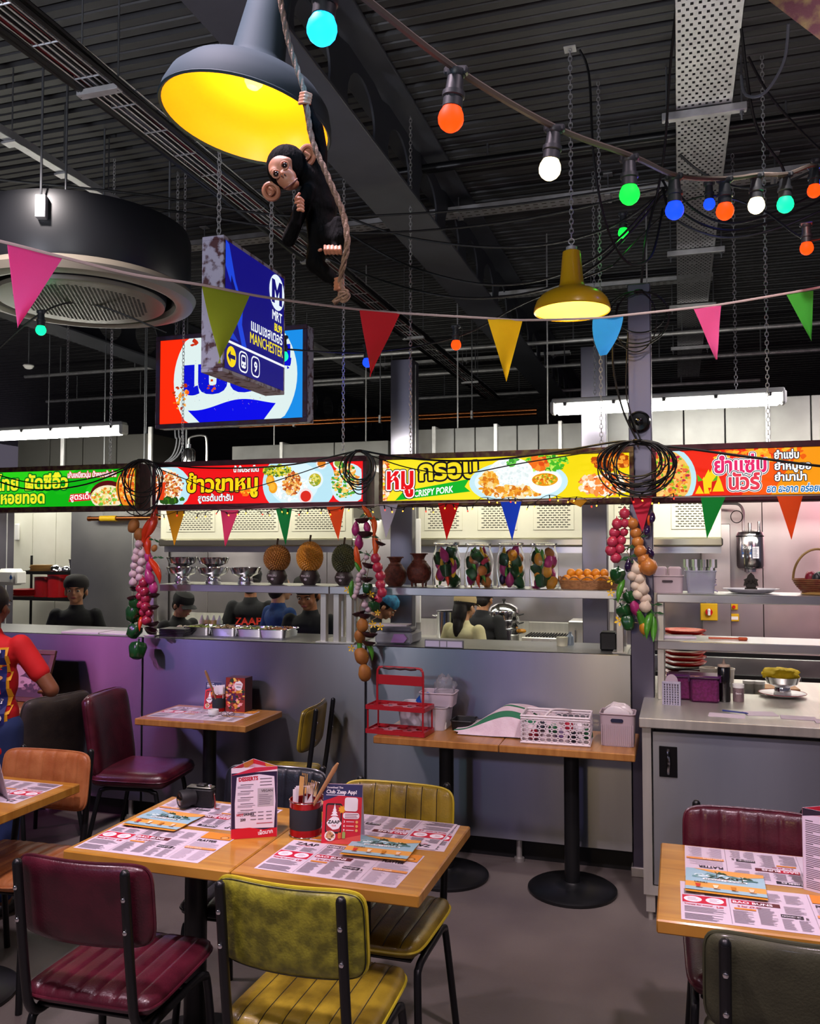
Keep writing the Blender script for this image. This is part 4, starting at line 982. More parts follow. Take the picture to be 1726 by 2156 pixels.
# ---------------------------------------------------------------- tables
oak = mat('oak_table_top', 'a06a22', .34, col2='ba8634', scale=2.6, stretch=(1.0, 9, 1), detail=9, dist=.8, coat=.35, bump=.03, rvar=.06)
oakx = mat('oak_table_top_lengthwise', '8f5c28', .36, col2='a8733a', scale=2.6, stretch=(9, 1, 1), detail=9, dist=.8, coat=.3, bump=.03)
def ptable(label, x0, x1, y0, y1, m=oak, col=(0, 0), br=.22, cr=.038, zt=.75, top=.036):
    cx_, cy_ = (x0 + x1) / 2, (y0 + y1) / 2
    t = thing('dining_table', label, 'table', (cx_, cy_, 0)); w, d = (x1 - x0) / 2, (y1 - y0) / 2
    MB().box(-w, w, -d, d, zt - top, zt, .004).build('tabletop', m, t)
    MB().cyl((col[0], col[1], .03), (col[0], col[1], zt - top - .01), cr, n=24).build('column', blackm, t)
    MB().lathe([(.001, .001), (br * .98, .0), (br, .008), (br, .016), (br * .93, .026), (br * .4, .033), (cr + .012, .04), (cr + .002, .05)], 40, (col[0], col[1], 0)).build('base', blackm, t)
    MB().box(col[0] - .18, col[0] + .18, col[1] - .02, col[1] + .02, zt - top - .016, zt - top - .001, .003).box(col[0] - .02, col[0] + .02, col[1] - .16, col[1] + .16, zt - top - .017, zt - top - .0005, .003).build('bracket', blackm, t)
    return t
ptable('left half of the oak table in the middle, under the camera and menu', -1.888, -1.292, 2.312, 2.93)
ptable('right half of the oak table in the middle, holding the app card', -1.288, -.70, 2.312, 2.93)
ptable('oak table at the right edge with a folded menu', -.067, .60, 2.352, 2.96); ptable('oak table top cut by the right edge of the photo', .604, 1.3, 2.352, 2.96)
ptable('oak table at the left edge in front of the tan chair', -2.96, -2.346, 2.36, 2.972)
ptable('small oak table against the counter with a menu box', -2.937, -2.238, 4.172, 4.62, oakx)
ptable('oak table at the counter holding the red bottle carrier', -1.50, -.852, 4.15, 4.62, oakx, col=(.0, 0)); ptable('oak table at the counter holding the white baskets', -.849, -.205, 4.15, 4.62, oakx)
ptable('oak table at the far left under the picture frames', -4.9, -3.67, 4.0, 4.55, oakx)
# right-hand stainless worktop and cupboard
RX0 = aty(1350, 1500, 4.45).x
t = thing('steel_cupboard', 'stainless steel cupboard with a sliding door right of the counter', 'cupboard', (RX0 + .015, 4.14, 0))
W = 2.2; Hc = .93
MB().box(-.012, W, -.03, .80, Hc - .045, Hc, .004).build('worktop', steelH, t)
MB().box(0, .04, 0, .78, .12, Hc - .045).build('side_frame', steelH, t); MB().box(.04, W, .0, .03, .12, .16).build('bottom_rail', steelH, t)
MB().box(.04, W, .76, .78, .12, Hc - .045).build('rear_panel', steel, t)
dr = MB().box(.045, 1.15, .008, .028, .165, Hc - .065, .003).build('sliding_door', panelm, t); MB().box(1.13, W, .03, .045, .165, Hc - .065, .003).build('sliding_door', panelm, t)
h_ = MB().box(.075, .155, .002, .0075, .66, .80, .002).build('handle_recess', mat('recess_dark', '2a2a2c', .3, .9), dr)
MB().tube(spline([(.115, .004, .785), (.115, -.014, .765), (.118, -.02, .73), (.115, -.014, .695), (.115, .004, .675)], 3), .007, 8).build('handle', chrome, dr)
for x in (.03, 1.1, W - .05): MB().box(x - .02, x + .02, .01, .05, .04, .12).cyl((x, .03, 0), (x, .03, .05), .012).build('foot', steelH, t)
# lower worktop of the kitchen behind it, and the two-tier rack over it
t = thing('prep_table', 'bright stainless prep table behind the right worktop', 'table', (RX0, 5.05, 0)); MB().box(0, 2.6, 0, .62, .86, .9, .004).build('worktop', steelH, t)
for a in (.03, 2.5):
    for b in (.03, .55): MB().box(a, a + .04, b, b + .04, 0, .86).build('leg', steelH, t)
t = thing('prep_range', 'dark cooking range against the pink lit steel wall', 'range', (RX0 - .1, 6.6, 0)); MB().box(0, 3.2, 0, .7, .1, .92, .004).build('body', steel, t); MB().box(.02, 3.18, .02, .68, .92, .95).build('hob', mat('hob_black', '0b0b0d', .3), t)
for i in range(3): MB().box(.05 + i * 1.05, 1.05 + i * 1.05, -.02, -.001, .2, .8, .004).build('oven_door', black, t)
for a in (.05, 3.1): MB().box(a, a + .05, .05, .1, 0, .1).build('foot', steelH, t)
rx = aty(1384, 1300, 4.75).x
t = thing('gantry_rack', 'two-tier stainless gantry rack over the right worktop', 'shelf', (rx, 4.62, .93)); W = 2.0
for z in (.305 - .0, .545): MB().box(0, W, -.02, .32, z - .045, z, .004).build('shelf_board', steel, t)
for a in (.0, W - .04):
    for b in (.0, .28): MB().box(a, a + .035, b, b + .035, 0, .5, .003).build('post', steelH, t)
# tall switch pillar on the right wall
spx = aty(1508, 1200, 7.3).x
t = thing('steel_pillar', 'pale steel column carrying the yellow gas switch', 'pillar', (spx, 7.4, 0)); MB().box(-.11, .11, -.05, .28, 0, 1.9, .004).build('cladding', cold, t); MB().box(-.12, .12, -.06, .28, 0, .06, .004).build('base_collar', steelH, t)
# ---------------------------------------------------------------- printed menus, cards, cutlery
paper = mat('paper', 'cfc0cc', .55)
def pm(h):
    return mat('ink_' + h, h, .5)
ZT = .7505
def lines(P, x0, y0, x1, y1, h='8a7f8c', pitch=.0055, q=random, th=.0022, rag=.35):
    y = y1 - pitch * .6
    while y > y0: P.rect(x0, y - th / 2, x1 - (x1 - x0) * q.uniform(0, rag), y + th / 2, h); y -= pitch
def placemat(label, x, y, rz, seed=1, z=ZT, W=.455, H=.265, grp='printed paper placemats'):
    q = random.Random(seed); t = thing('placemat', label, 'placemat', (x, y, z), rz, grp)
    MB().box(0, W, 0, H, 0, .0006).build('sheet', paper, t)
    P = Print(Matrix.Translation((0, 0, .0006)), pm); P.z = .0002; P.up = lambda d=.0: setattr(P, 'z', P.z + .00006)
    k = .12 * W
    P.text('ZAAP', W * .05, H * .86, H * .12, '17141a', off=.05, fitw=W * .17); P.text('THAI STREET', W * .08, H * .83, H * .03, 'c02840', off=.03)
    lines(P, W * .02, H * .66, W * .12, H * .80, '4a4450', q=q); lines(P, W * .14, H * .66, W * .25, H * .80, '4a4450', q=q)
    P.rect(W * .01, H * .44, W * .26, H * .63, 'c01c3c', True)
    for a in (.07, .195): P.shape(ell(W * a, H * .535, W * .052, H * .075, 20), 'f0e4ea'); lines(P, W * (a - .03), H * .49, W * (a + .03), H * .58, '9a8a98', q=q)
    P.text('Thirsty for more?', W * .02, H * .38, H * .045, 'b02038', off=.03, fitw=W * .16); P.text('Llll', W * .20, H * .36, H * .06, 'b02038', off=.03)
    lines(P, W * .02, H * .20, W * .25, H * .35, q=q); lines(P, W * .02, H * .03, W * .25, H * .17, '6a5f70', q=q)
    P.rect(W * .275, 0.006, W * .2765, H - .006, '3a3440')
    P.rect(W * .29, H * .88, W * .45, H * .96, '2a2430', True); P.text('NIBBLES', W * .295, H * .895, H * .06, 'f0e8ee', off=.03)
    for c in (.29, .38): lines(P, W * c, H * .66, W * (c + .08), H * .86, q=q)
    P.rect(W * .29, H * .54, W * .56, H * .63, 'b01c38', True); P.rect(W * .42, H * .54, W * .56, H * .63, '5a2028', True); P.text('BAO BUNS', W * .295, H * .553, H * .075, 'f4e8ee', off=.04, fitw=W * .22)
    P.text('2 for £9.50', W * .32, H * .46, H * .05, 'b03040', off=.03); P.rect(W * .30, H * .39, W * .42, H * .43, 'd08438')
    lines(P, W * .29, H * .05, W * .40, H * .37, q=q); lines(P, W * .43, H * .08, W * .53, H * .50, q=q)
    P.rect(W * .55, H * .32, W * .67, H * .39, '2a2430', True); P.text('NOODLES', W * .555, H * .335, H * .042, 'f0e8ee', off=.02, fitw=W * .10)
    for (a, b, c, d) in ((.48, .66, .58, .90), (.60, .66, .70, .90), (.58, .42, .70, .60), (.55, .04, .62, .29), (.64, .04, .71, .29)): lines(P, W * a, H * b, W * c, H * d, q=q)
    for a in (.62, .65, .68): P.text('S', W * a, H * .31, H * .07, '3a2a30', off=.02)
    P.rect(W * .735, .006, W * .7362, H - .006, '3a3440')
    P.rect(W * .75, H * .76, W * .99, H * .98, 'd8862c', True); P.shape(ell(W * .93, H * .83, W * .035, H * .05, 16), '8a5420'); P.shape(ell(W * .93, H * .83, W * .025, H * .035, 16), 'd8a060')
    P.text('PLATTER', W * .76, H * .65, H * .09, '2a2430', off=.04, fitw=W * .15); lines(P, W * .76, H * .48, W * .98, H * .62, q=q)
    P.rect(W * .75, H * .39, W * .99, H * .45, 'd89050', True); P.text('MUST HAVE', W * .76, H * .40, H * .04, 'f4e4d8', off=.03)
    lines(P, W * .76, H * .04, W * .86, H * .36, q=q); lines(P, W * .89, H * .04, W * .98, H * .36, q=q)
    P.mb.build('print', P.ms, t, flat=True, kind='stuff')
    return t
placemat('printed placemat at the front right of the middle table, under the drinks leaflet', -1.232, 2.355, -.03, 1)
placemat('printed placemat at the back right of the middle table, facing the other way', -.745, 2.925, pi - .03, 2, z=ZT + .0024); placemat('placemat under the back right one, only its right edge showing', -.735, 2.925, pi + .05, 12, z=ZT)
placemat('printed placemat at the front left of the middle table', -1.870, 2.340, 0.0, 3)
placemat('printed placemat at the back left of the middle table, under the camera', -1.40, 2.90, pi - .01, 4, z=ZT)
placemat('printed placemat at the front of the right table', -.005, 2.372, .01, 5); placemat('printed placemat at the back of the right table, upside down', .462, 2.95, pi + .0, 6)
placemat('printed placemat on the left edge table', -2.395, 2.93, pi, 7); placemat('printed placemat on the small table against the counter', -2.91, 4.245, .0, 8, W=.56, H=.31)
placemat('printed placemat on the second right table, cut by the frame', .62, 2.38, .0, 9)
def leaflet(label, x, y, rz, z):
    t = thing('drinks_leaflet', label, 'leaflet', (x, y, z), rz, 'orange and blue drinks leaflets'); W, H = .215, .175
    MB().grid(lambda u, v: V((u * W, v * H * 1.1 - .016, .0006 + .004 * max(0, (.15 - v)) * 6)), 6, 8).build('under_sheet', mat('leaflet_orange', 'd8922c', .5), t)
    MB().grid(lambda u, v: V((u * W, v * H, .0016 + .006 * (.5 - abs(v - .5)) + .004 * max(0, .2 - v) * 4)), 6, 10).build('sheet', mat('leaflet_blue', '9ac0cc', .4), t)
    P = Print(Matrix.Translation((0, 0, .0056)), pm); P.z = .0; P.up = lambda d=.0: setattr(P, 'z', P.z + .00006)
    hz = lambda y: .006 * (.5 - abs(y / H - .5)) + .0022
    P.mb.x = None
    def bent(fn): fn()
    P.rect(0, 0, W, H * .36, 'e0a04c', True); P.shape([(W * .1, H), (W, H), (W, H * .86), (W * .75, H * .74), (W * .45, H * .80)], 'e4a050')
    P.food(W * .5, H * .62, W * .4, H * .12, 40, ['4a7a78', '6a9a98', 'd8ecee', '8ab4bc'], .014, (0, 0, W, H), 3)
    P.text('ZAAP', W * .28, H * .56, H * .17, '1a2a20', off=.05, fitw=W * .44); P.rect(W * .22, H * .46, W * .78, H * .53, 'e8f0ee', True)
    P.text('SPRING / SUMMER', W * .24, H * .47, H * .05, '2a3a38', off=.03, fitw=W * .52); P.text('THAILAND', W * .40, H * .535, H * .035, 'c02830', off=.02)
    for (a, b) in ((.40, .80), (.72, .66)):
        for k in range(7): an = k / 6 * pi; P.shape([(W * a, H * b), (W * a + .03 * cos(an), H * b + .014 * sin(an) - .002), (W * a + .026 * cos(an + .25), H * b + .018 * sin(an + .25))], '2c4a2a')
        P.shape([(W * a - .0015, H * (b - .18)), (W * a + .0015, H * (b - .18)), (W * a + .001, H * b), (W * a - .001, H * b)], '3a4028')
    P.text('DRINKS', W * .11, H * .31, H * .06, '3a2416', off=.04)
    for i, c in enumerate(('c83828', 'f0dcb8', 'c07818', 'e8c8a8')):
        a = W * (.16 + .22 * i); P.shape([(a - .008, H * .26), (a + .008, H * .26), (a + .004, H * .14), (a - .004, H * .14)], c); P.rect(a - .006, H * .10, a + .012, H * .12, '8a5a30')
    P.mb.v = [(a, b, hz(b) + c - .0056) for a, b, c in P.mb.v]
    P.mb.build('print', P.ms, t, flat=True, kind='stuff'); return t
leaflet('drinks leaflet lying on the left placemat in front of the camera', -1.852, 2.578, -.04, ZT + .0040)
leaflet('drinks leaflet lying over two placemats beside the app card', -1.022, 2.532, .03, ZT + .0062)
leaflet('drinks leaflet on the right table', .006, 2.565, -.02, ZT + .0040)
def card_panel(t, a, b, h, fn, name='panel', th=.0012, top=None, inner=None):
    """upright card from a to b (2d), height h (or lean via 3d points)"""
    a, b = V(a), V(b); ex = (b - a); W = ex.length; up = V((0, 0, 1))
    o = MB().box(0, W, 0, th, 0, h).build(name, paper, t); o.matrix_local = Matrix(((ex.x / W, -ex.y / W, 0, a.x), (ex.y / W, ex.x / W, 0, a.y), (0, 0, 1, a.z), (0, 0, 0, 1)))
    P = Print(plane((0, -.0002, 0), (1, 0, 0), (0, 0, 1)), pm); P.z = .0002; P.up = lambda d=.0: setattr(P, 'z', P.z + .00008); fn(P, W, h)
    P.mb.build('print', P.ms, o, flat=True, kind='stuff')
    if inner:
        P = Print(plane((W, th + .0002, 0), (-1, 0, 0), (0, 0, 1)), pm); P.z = .0002; P.up = lambda d=.0: setattr(P, 'z', P.z + .00008); inner(P, W, h)
        P.mb.build('inner_print', P.ms, o, flat=True, kind='stuff')
    return o
def f_dessert(P, W, h):
    P.rect(0, 0, W, h, '2a1c3c', True); q = random.Random(5)
    P.shape([(W * .09, h * .15), (W * .93, h * .13), (W * .96, h * .5), (W * .93, h * .86), (W * .6, h * .90), (W * .12, h * .87), (W * .08, h * .5)], 'eadbe6')
    P.shape([(0, 0), (W, 0), (W, h * .13), (W * .7, h * .11), (W * .4, h * .15), (0, h * .14)], 'd0142c')
    P.rect(0, h * .93, W, h, 'e8d8e0', True); P.shape([(0, h * .90), (W, h * .96), (W, h), (W * .5, h)], 'c82c48')
    P.text('DESSERTS', W * .16, h * .81, h * .075, 'c01c34', off=.05, fitw=W * .42, rot=.04)
    for k in range(5): P.rect(W * .2, h * (.755 - k * .09), W * .48, h * (.763 - k * .09), '4a3a48'); lines(P, W * .14, h * (.70 - k * .09), W * .52, h * (.745 - k * .09), q=q, pitch=.0045, th=.0016)
    P.rect(W * .57, h * .44, W * .92, h * .70, 'bdb4b8', True); P.text('VEGAN', W * .65, h * .645, h * .05, '3a303a', off=.03); lines(P, W * .60, h * .46, W * .90, h * .62, q=q, pitch=.006)
    for k in range(3): P.rect(W * .62, h * (.83 - k * .045), W * .88, h * (.838 - k * .045), '4a3a48')
    P.text('HOT', W * .12, h * .32, h * .045, 'c01c34', off=.05); P.text('DRINKS', W * .27, h * .325, h * .042, '2a2030', off=.05); P.text('200', W * .2, h * .25, h * .05, '2a2030', off=.03)
    for a in (.42, .58, .76):
        for b in (.36, .31, .26): P.rect(W * a, h * b, W * (a + .12), h * (b + .008), '4a3a48')
    lines(P, W * .55, h * .19, W * .9, h * .22, 'c04858', q=q)
    P.text('เผ็ดมาก', W * .58, h * .04, h * .075, 'f4ecf0', off=.03, fitw=W * .32, rot=.08)
def f_list(P, W, h):
    P.rect(0, 0, W, h, 'dccbdc', True); q = random.Random(9)
    P.shape([(0, h), (W * .0, h * .90), (W * .7, h)], '2a2030'); P.shape([(W * .2, h * .93), (W, h * .97), (W, h)], 'c83048')
    for k in range(6): P.rect(W * .06, h * (.85 - k * .14), W * .2, h * (.86 - k * .14), '3a303c'); lines(P, W * .06, h * (.735 - k * .14), W * .55, h * (.84 - k * .14), '6a5c68', q=q, pitch=.005); lines(P, W * .7, h * (.735 - k * .14), W * .95, h * (.84 - k * .14), '9a8c98', q=q, pitch=.01)
def f_inner(P, W, h):
    P.rect(0, 0, W, h, 'd8b8c4', True); P.shape([(0, h), (0, h * .93), (W * .6, h * .95), (W, h)], 'c8283c'); P.shape([(W * .5, h), (W * .6, h * .9), (W, h * .93), (W, h)], 'd89038')
def menu3(label, A, B, h, f1=f_dessert):
    a = V((A[0], A[1], 0)); b = V((B[0], B[1], 0)); d = b - a; n = V((-d.y, d.x, 0)).normalized(); c = (a + b) / 2 + n * d.length * .8
    o0 = (a + b + c) / 3; t = thing('folded_menu', label, 'menu', (o0.x, o0.y, ZT), 0)
    a, b, c = a - o0, b - o0, c - o0
    card_panel(t, a, b, h, f1, 'panel', inner=f_inner); card_panel(t, b, c, h, f_list, 'panel', inner=f_inner); card_panel(t, c, a, h, f_list, 'panel', inner=f_inner)
    return t
menu3('three-sided dessert menu standing on the middle table', (-1.425, 2.56), (-1.293, 2.635), .232)
menu3('three-sided price menu standing on the right table, cut by the frame', (.325, 2.68), (.455, 2.615), .228, f_list)
def f_app(P, W, h):
    P.rect(0, 0, W, h, 'cc1430', True); P.shape([(0, h * .70), (W * .4, h * .80), (W, h * .78), (W, h), (0, h)], '28285c'); q = random.Random(2)
    P.shape([(0, 0), (W, 0), (W, h * .16), (W * .6, h * .1)], 'e05048')
    P.text('Download The', W * .08, h * .92, h * .045, 'f0ecf4', off=.03, fitw=W * .42); P.text('Club Zaap App!', W * .07, h * .835, h * .085, 'f6f2f8', off=.045, fitw=W * .78)
    lines(P, W * .07, h * .80, W * .58, h * .825, 'e0d8ec', q=q, rag=.05)
    P.shape(rrect(W * .42, h * .50, .008, 4, W * .29, h * .42), '15131a'); P.shape(rrect(W * .36, h * .44, .005, 4, W * .29, h * .42), 'a81828')
    P.shape(blob(W * .31, h * .34, W * .17, 14, .15, q, ry=h * .11), 'f0e8ec')
    for k in range(4): P.shape([(W * (.31 - .05 * (4 - k) * .5), h * (.46 + k * .045)), (W * (.31 + .05 * (4 - k) * .5), h * (.46 + k * .045)), (W * .31, h * (.53 + k * .045))], 'f2ecf2')
    P.text('ZAAP', W * .15, h * .335, h * .075, '1a1418', off=.05, fitw=W * .30); P.text('CLUB', W * .25, h * .29, h * .03, 'c02838', off=.03)
    P.shape([(W * .50 + .009 * (1 + .5 * (k % 2)) * cos(k * pi / 8), h * .57 + .009 * (1 + .5 * (k % 2)) * sin(k * pi / 8)) for k in range(16)], 'e8a020')
    P.shape(rrect(W * .34, h * .23, .008, 4, W * .73, h * .66), 'f2ecf2')
    P.shape(rrect(W * .42, h * .10, .008, 4, W * .74, h * .47), 'f0e4ea'); lines(P, W * .58, h * .44, W * .92, h * .51, '7a4a58', q=q, pitch=.005)
    for k in range(3):
        P.text('%d' % (3 + k * 3), W * .55, h * (.355 - k * .07), h * .05, 'f8f0f4', off=.03); P.rect(W * .62, h * (.365 - k * .07), W * .82, h * (.378 - k * .07), 'f0c8d0'); P.shape(ell(W * .89, h * (.37 - k * .07), W * .035, h * .025, 12), 'e8a860')
    P.shape(ell(W * .22, h * .13, W * .14, h * .085, 22), 'f2ece8'); P.food(W * .22, h * .13, W * .10, h * .06, 40, ['8a5a38', 'c89060', '5a3a28', 'e0c090'], .004, None, 4)
    P.shape(rrect(W * .08, h * .10, .003, 3, W * .46, h * .14), 'd86a30'); P.shape(rrect(W * .08, h * .11, .003, 3, W * .57, h * .15), '9aa858')
def tent(label, A, B, h, z=ZT, dep=.09):
    a = V((A[0], A[1], 0)); b = V((B[0], B[1], 0)); d = b - a; n = V((-d.y, d.x, 0)).normalized(); W = d.length
    t = thing('tent_card', label, 'card', (a.x, a.y, z), atan2(d.y, d.x)); L = sqrt(h * h + dep * dep / 4)
    for s in (0, 1):
        o = MB().box(0, W, 0, .0014, 0, L).build('panel', paper, t); an = atan2(dep / 2, h)
        o.location = (0 if s == 0 else W, 0 if s == 0 else dep, 0); o.rotation_euler = (-an, 0, 0) if s == 0 else (-an, 0, pi)
        if s: o.rotation_euler = Matrix.Rotation(pi, 3, 'Z').to_4x4().to_euler(); o.matrix_local = Matrix.Translation((W, dep, 0)) @ Matrix.Rotation(pi, 4, 'Z') @ Matrix.Rotation(-an, 4, 'X')
        P = Print(plane((0, -.0002, 0), (1, 0, 0), (0, 0, 1)), pm); P.z = .0002; P.up = lambda d=.0: setattr(P, 'z', P.z + .00008); f_app(P, W, L)
        P.mb.build('print', P.ms, o, flat=True, kind='stuff')
    MB().box(0.001, W - .001, .004, dep - .004, .0, .001).build('base_flap', paper, t)
    return t
tent('red and navy app card standing on the middle table', (-1.125, 2.615), (-.998, 2.640), .182)
red_tin = mat('red_metal_band', 'b01418', .25, .5, coat=.3)
def tin(label, x, y, r, h, z=ZT):
    t = thing('cutlery_tin', label, 'tin', (x, y, z), 0)
    MB().lathe([(r, .0), (r * 1.02, .002), (r * 1.02, .006), (r, .009), (r, h - .009), (r * 1.02, h - .006), (r * 1.02, h), (r * .97, h), (r * .97, .012), (.001, .012)], 36, caps=False).build('can', red_tin, t)
    MB().lathe([(r * 1.012, h * .22), (r * 1.016, h * .22 + .001), (r * 1.016, h * .78), (r * 1.012, h * .78 + .001)], 36, caps=False).build('black_sleeve', mat('grey_sleeve', '24262c', .7), t)
    for zz in (.003, h - .003): MB().tube([(r * 1.02 * cos(a), r * 1.02 * sin(a), zz) for a in [2 * pi * i / 36 for i in range(36)]], .0022, 6, closed=True).build('rim', chrome, t)
    return t
TC = (-1.212, 2.685)
tin('red cutlery tin with a black sleeve on the middle table', *TC, .0535, .118)
def napk(label, x, y, z, s=1.0):
    m = MB()
    def f(u, v): return V(((u - .5) * .085 * s, (v * .0 + .012 * sin(u * 5)), v * .10 * s + .006 * sin(u * 3)))
    for k in range(3):
        m.add([V(((u - .5) * .085 * s + k * .002, -.012 + k * .007 + .006 * sin(u * 4 + k), v * (.105 + .004 * k) * s + u * .012 * s)) for v in (0, 1) for u in [i / 8 for i in range(9)]], [(i, i + 1, 10 + i, 9 + i) for i in range(8)])
    solo(m, 'paper_napkin', mat('napkin', 'e4d8dc', .8), label, 'napkin', (x, y, z), .1)
napk('folded white napkins standing in the cutlery tin on the middle table', TC[0] - .004, TC[1] - .006, ZT + .065, .82)
def utensil(kind, label, base, tip, r=.0016, m=chrome, grp='forks, knives and spoons in the cutlery tin'):
    base, tip = V(base), V(tip); ax = (tip - base).normalized(); L = (tip - base).length; q = V((0, 0, 1)).rotation_difference(ax)
    mb = MB()
    if kind == 'wooden_spoon':
        mb.tube([(0, 0, 0), (0, 0, L * .3), (0, 0, L * .6), (0, 0, L * .92), (0, 0, L)], [.0045, .005, .0065, .008, .004], 10)
    elif kind == 'fork':
        mb.box(-.004, .004, -.0008, .0008, 0, L * .62).box(-.010, .010, -.001, .001, L * .60, L * .76, .002)
        for k in range(4): mb.box(-.0098 + k * .0058, -.0076 + k * .0058, -.0008, .0008, L * .74, L)
    elif kind == 'spoon':
        mb.box(-.004, .004, -.0008, .0008, 0, L * .72); mb.sph((0, 0, L * .86), (.017, .005, L * .15), 14)
    else: mb.box(-.006, .006, -.001, .001, 0, L * .5, .0008).box(-.0085, .0085, -.0006, .0006, L * .48, L, .0005)
    o = solo(mb, kind, m, label, 'cutlery', base, 0, grp, rot=q.to_euler())
    return o
bz = ZT + .014
wood_ut = mat('beech_wood', 'b98a5c', .55)
utensil('wooden_spoon', 'long pale wooden spoon leaning out of the tin on the middle table', (TC[0] - .02, TC[1] - .01, bz), atd(711, 1607, 2.80), m=wood_ut, grp=None)
for i, (px, py, k) in enumerate(((636, 1634, 'knife'), (642, 1628, 'fork'), (662, 1644, 'fork'), (668, 1646, 'knife'), (655, 1648, 'fork'), (690, 1662, 'spoon'))):
    utensil(k, ['knife leaning left at the back of the tin', 'fork beside the leftmost knife in the tin', 'fork leaning right in the tin, tines highest', 'knife leaning right in the tin', 'fork between the other cutlery in the tin', 'shiny spoon sticking out lowest at the right of the tin'][i], (TC[0] + .012 * (i - 3) * .6, TC[1] + .008 * (i % 3 - 1), bz), atd(px, py, 2.86))
# camera on the middle table
cmb = thing('compact_camera', 'black mirrorless camera lying on the middle table, lens toward the left', 'camera', (-1.71, 2.842, ZT + .0030), 0.05)
MB().box(-.055, .055, -.018, .022, 0, .068, .006).build('body', mat('camera_black', '0d0d0f', .5, bump=.2, bscale=200), cmb)
MB().box(-.050, .052, -.017, .020, .068, .074, .003).build('top_plate', mat('camera_top', '6a6c60', .35, .6), cmb)
MB().box(-.012, .022, -.012, .016, .074, .082, .003).build('flash_shoe', black, cmb); MB().lathe([(.008, 0), (.008, .006), (.007, .007)], 14, (.038, 0, .074)).build('dial', chrome, cmb)
ln = MB(); lx = V((-.6, -.8, 0)).normalized(); c0 = V((-.020, -.012, .036)); ln.tube([c0, c0 + lx * .022, c0 + lx * .023, c0 + lx * .05, c0 + lx * .056], [.028, .028, .0315, .0315, .029], 32, caps=True); ln.build('lens', mat('lens_rubber', '101012', .6), cmb)
MB().tube([c0 + lx * .0562, c0 + lx * .0566], [.021, .0205], 28).build('glass', mat('lens_glass', '05060a', .05, coat=1), cmb)
MB().tube(spline([(.055, 0, .05), (.066, -.01, .02), (.070, -.02, .004), (.09, -.022, .003)], 4), .002, 6).build('strap', mat('strap_red', '7a1c1c', .6), cmb)
for sx in (.04,): MB().tube([(.056 + .005 * cos(a), -.004, .05 + .005 * sin(a)) for a in [2 * pi * i / 10 for i in range(10)]], .001, 5, closed=True).build('strap_ring', chrome, cmb)
# left table: tall napkin pyramid (tent card seen edge-on)
tent('pale tent card at the far left edge of the left table', (-2.62, 2.70), (-2.50, 2.62), .19)
# small wall table: card, tin, menu box, tape cup, glasses
tent('small app card behind the tin on the wall table', (-2.71, 4.53), (-2.615, 4.55), .155)
tin('small red tin with black sleeve on the wall table', -2.59, 4.50, .038, .105)
utensil('wooden_spoon', 'wooden spoon leaning left out of the tin on the wall table', (-2.585, 4.50, bz), atd(432, 1412, 4.92), m=wood_ut, grp=None)
napk('white napkin standing in the tin on the wall table', -2.585, 4.495, ZT + .07, .7)
t = thing('menu_box', 'colourful drinks menu box on the small wall table', 'box', (-2.545, 4.50, ZT), .0)
MB().box(0, .125, 0, .09, 0, .20).build('box', mat('menu_box_card', '4a2a34', .5), t)
P = Print(plane((0, -.0004, 0), (1, 0, 0), (0, 0, 1)), pm); P.z = .0; P.up = lambda d=.0: setattr(P, 'z', P.z + .0001)
P.rect(0, 0, .125, .2, '8a2c24', True); P.food(.06, .10, .06, .09, 150, ['d89030', 'c83020', '4a2050', 'e8c060', '2a3a28', 'f0a0a0', '7a1c30'], .009, (0, 0, .125, .2), 5)
P.shape(blob(.085, .155, .028, 14, .15, random.Random(1), ry=.028), 'f0e8ec'); P.text('DRINKS', .064, .158, .014, 'b02030', off=.03, fitw=.042); P.text('MENU', .07, .142, .014, '2a2030', off=.03, fitw=.03)
P.mb.build('print', P.ms, t, flat=True, kind='stuff')
solo(MB().lathe([(.03, 0), (.031, .002), (.031, .028), (.030, .03), (.026, .03), (.026, .004), (.001, .004)], 24, caps=False), 'tape_roll', white, 'small white dish on the wall table placemat', 'dish', (-2.565, 4.395, ZT + .0012))
g = thing('folded_glasses', 'dark folded glasses lying on the wall table placemat', 'glasses', (-2.47, 4.39, ZT + .0012), .2)
for sx in (-1, 1): MB().tube([(sx * .022 + .018 * cos(a), .0, .012 + .012 * sin(a)) for a in [2 * pi * i / 14 for i in range(14)]], .0015, 5, closed=True).build('rim', black, g)
MB().tube([(-.005, 0, .014), (.005, 0, .014)], .0012, 5).tube([(-.04, 0, .014), (.03, -.05, .002)], .0012, 5).tube([(.04, 0, .014), (-.04, -.045, .002)], .0012, 5).build('arms', black, g)
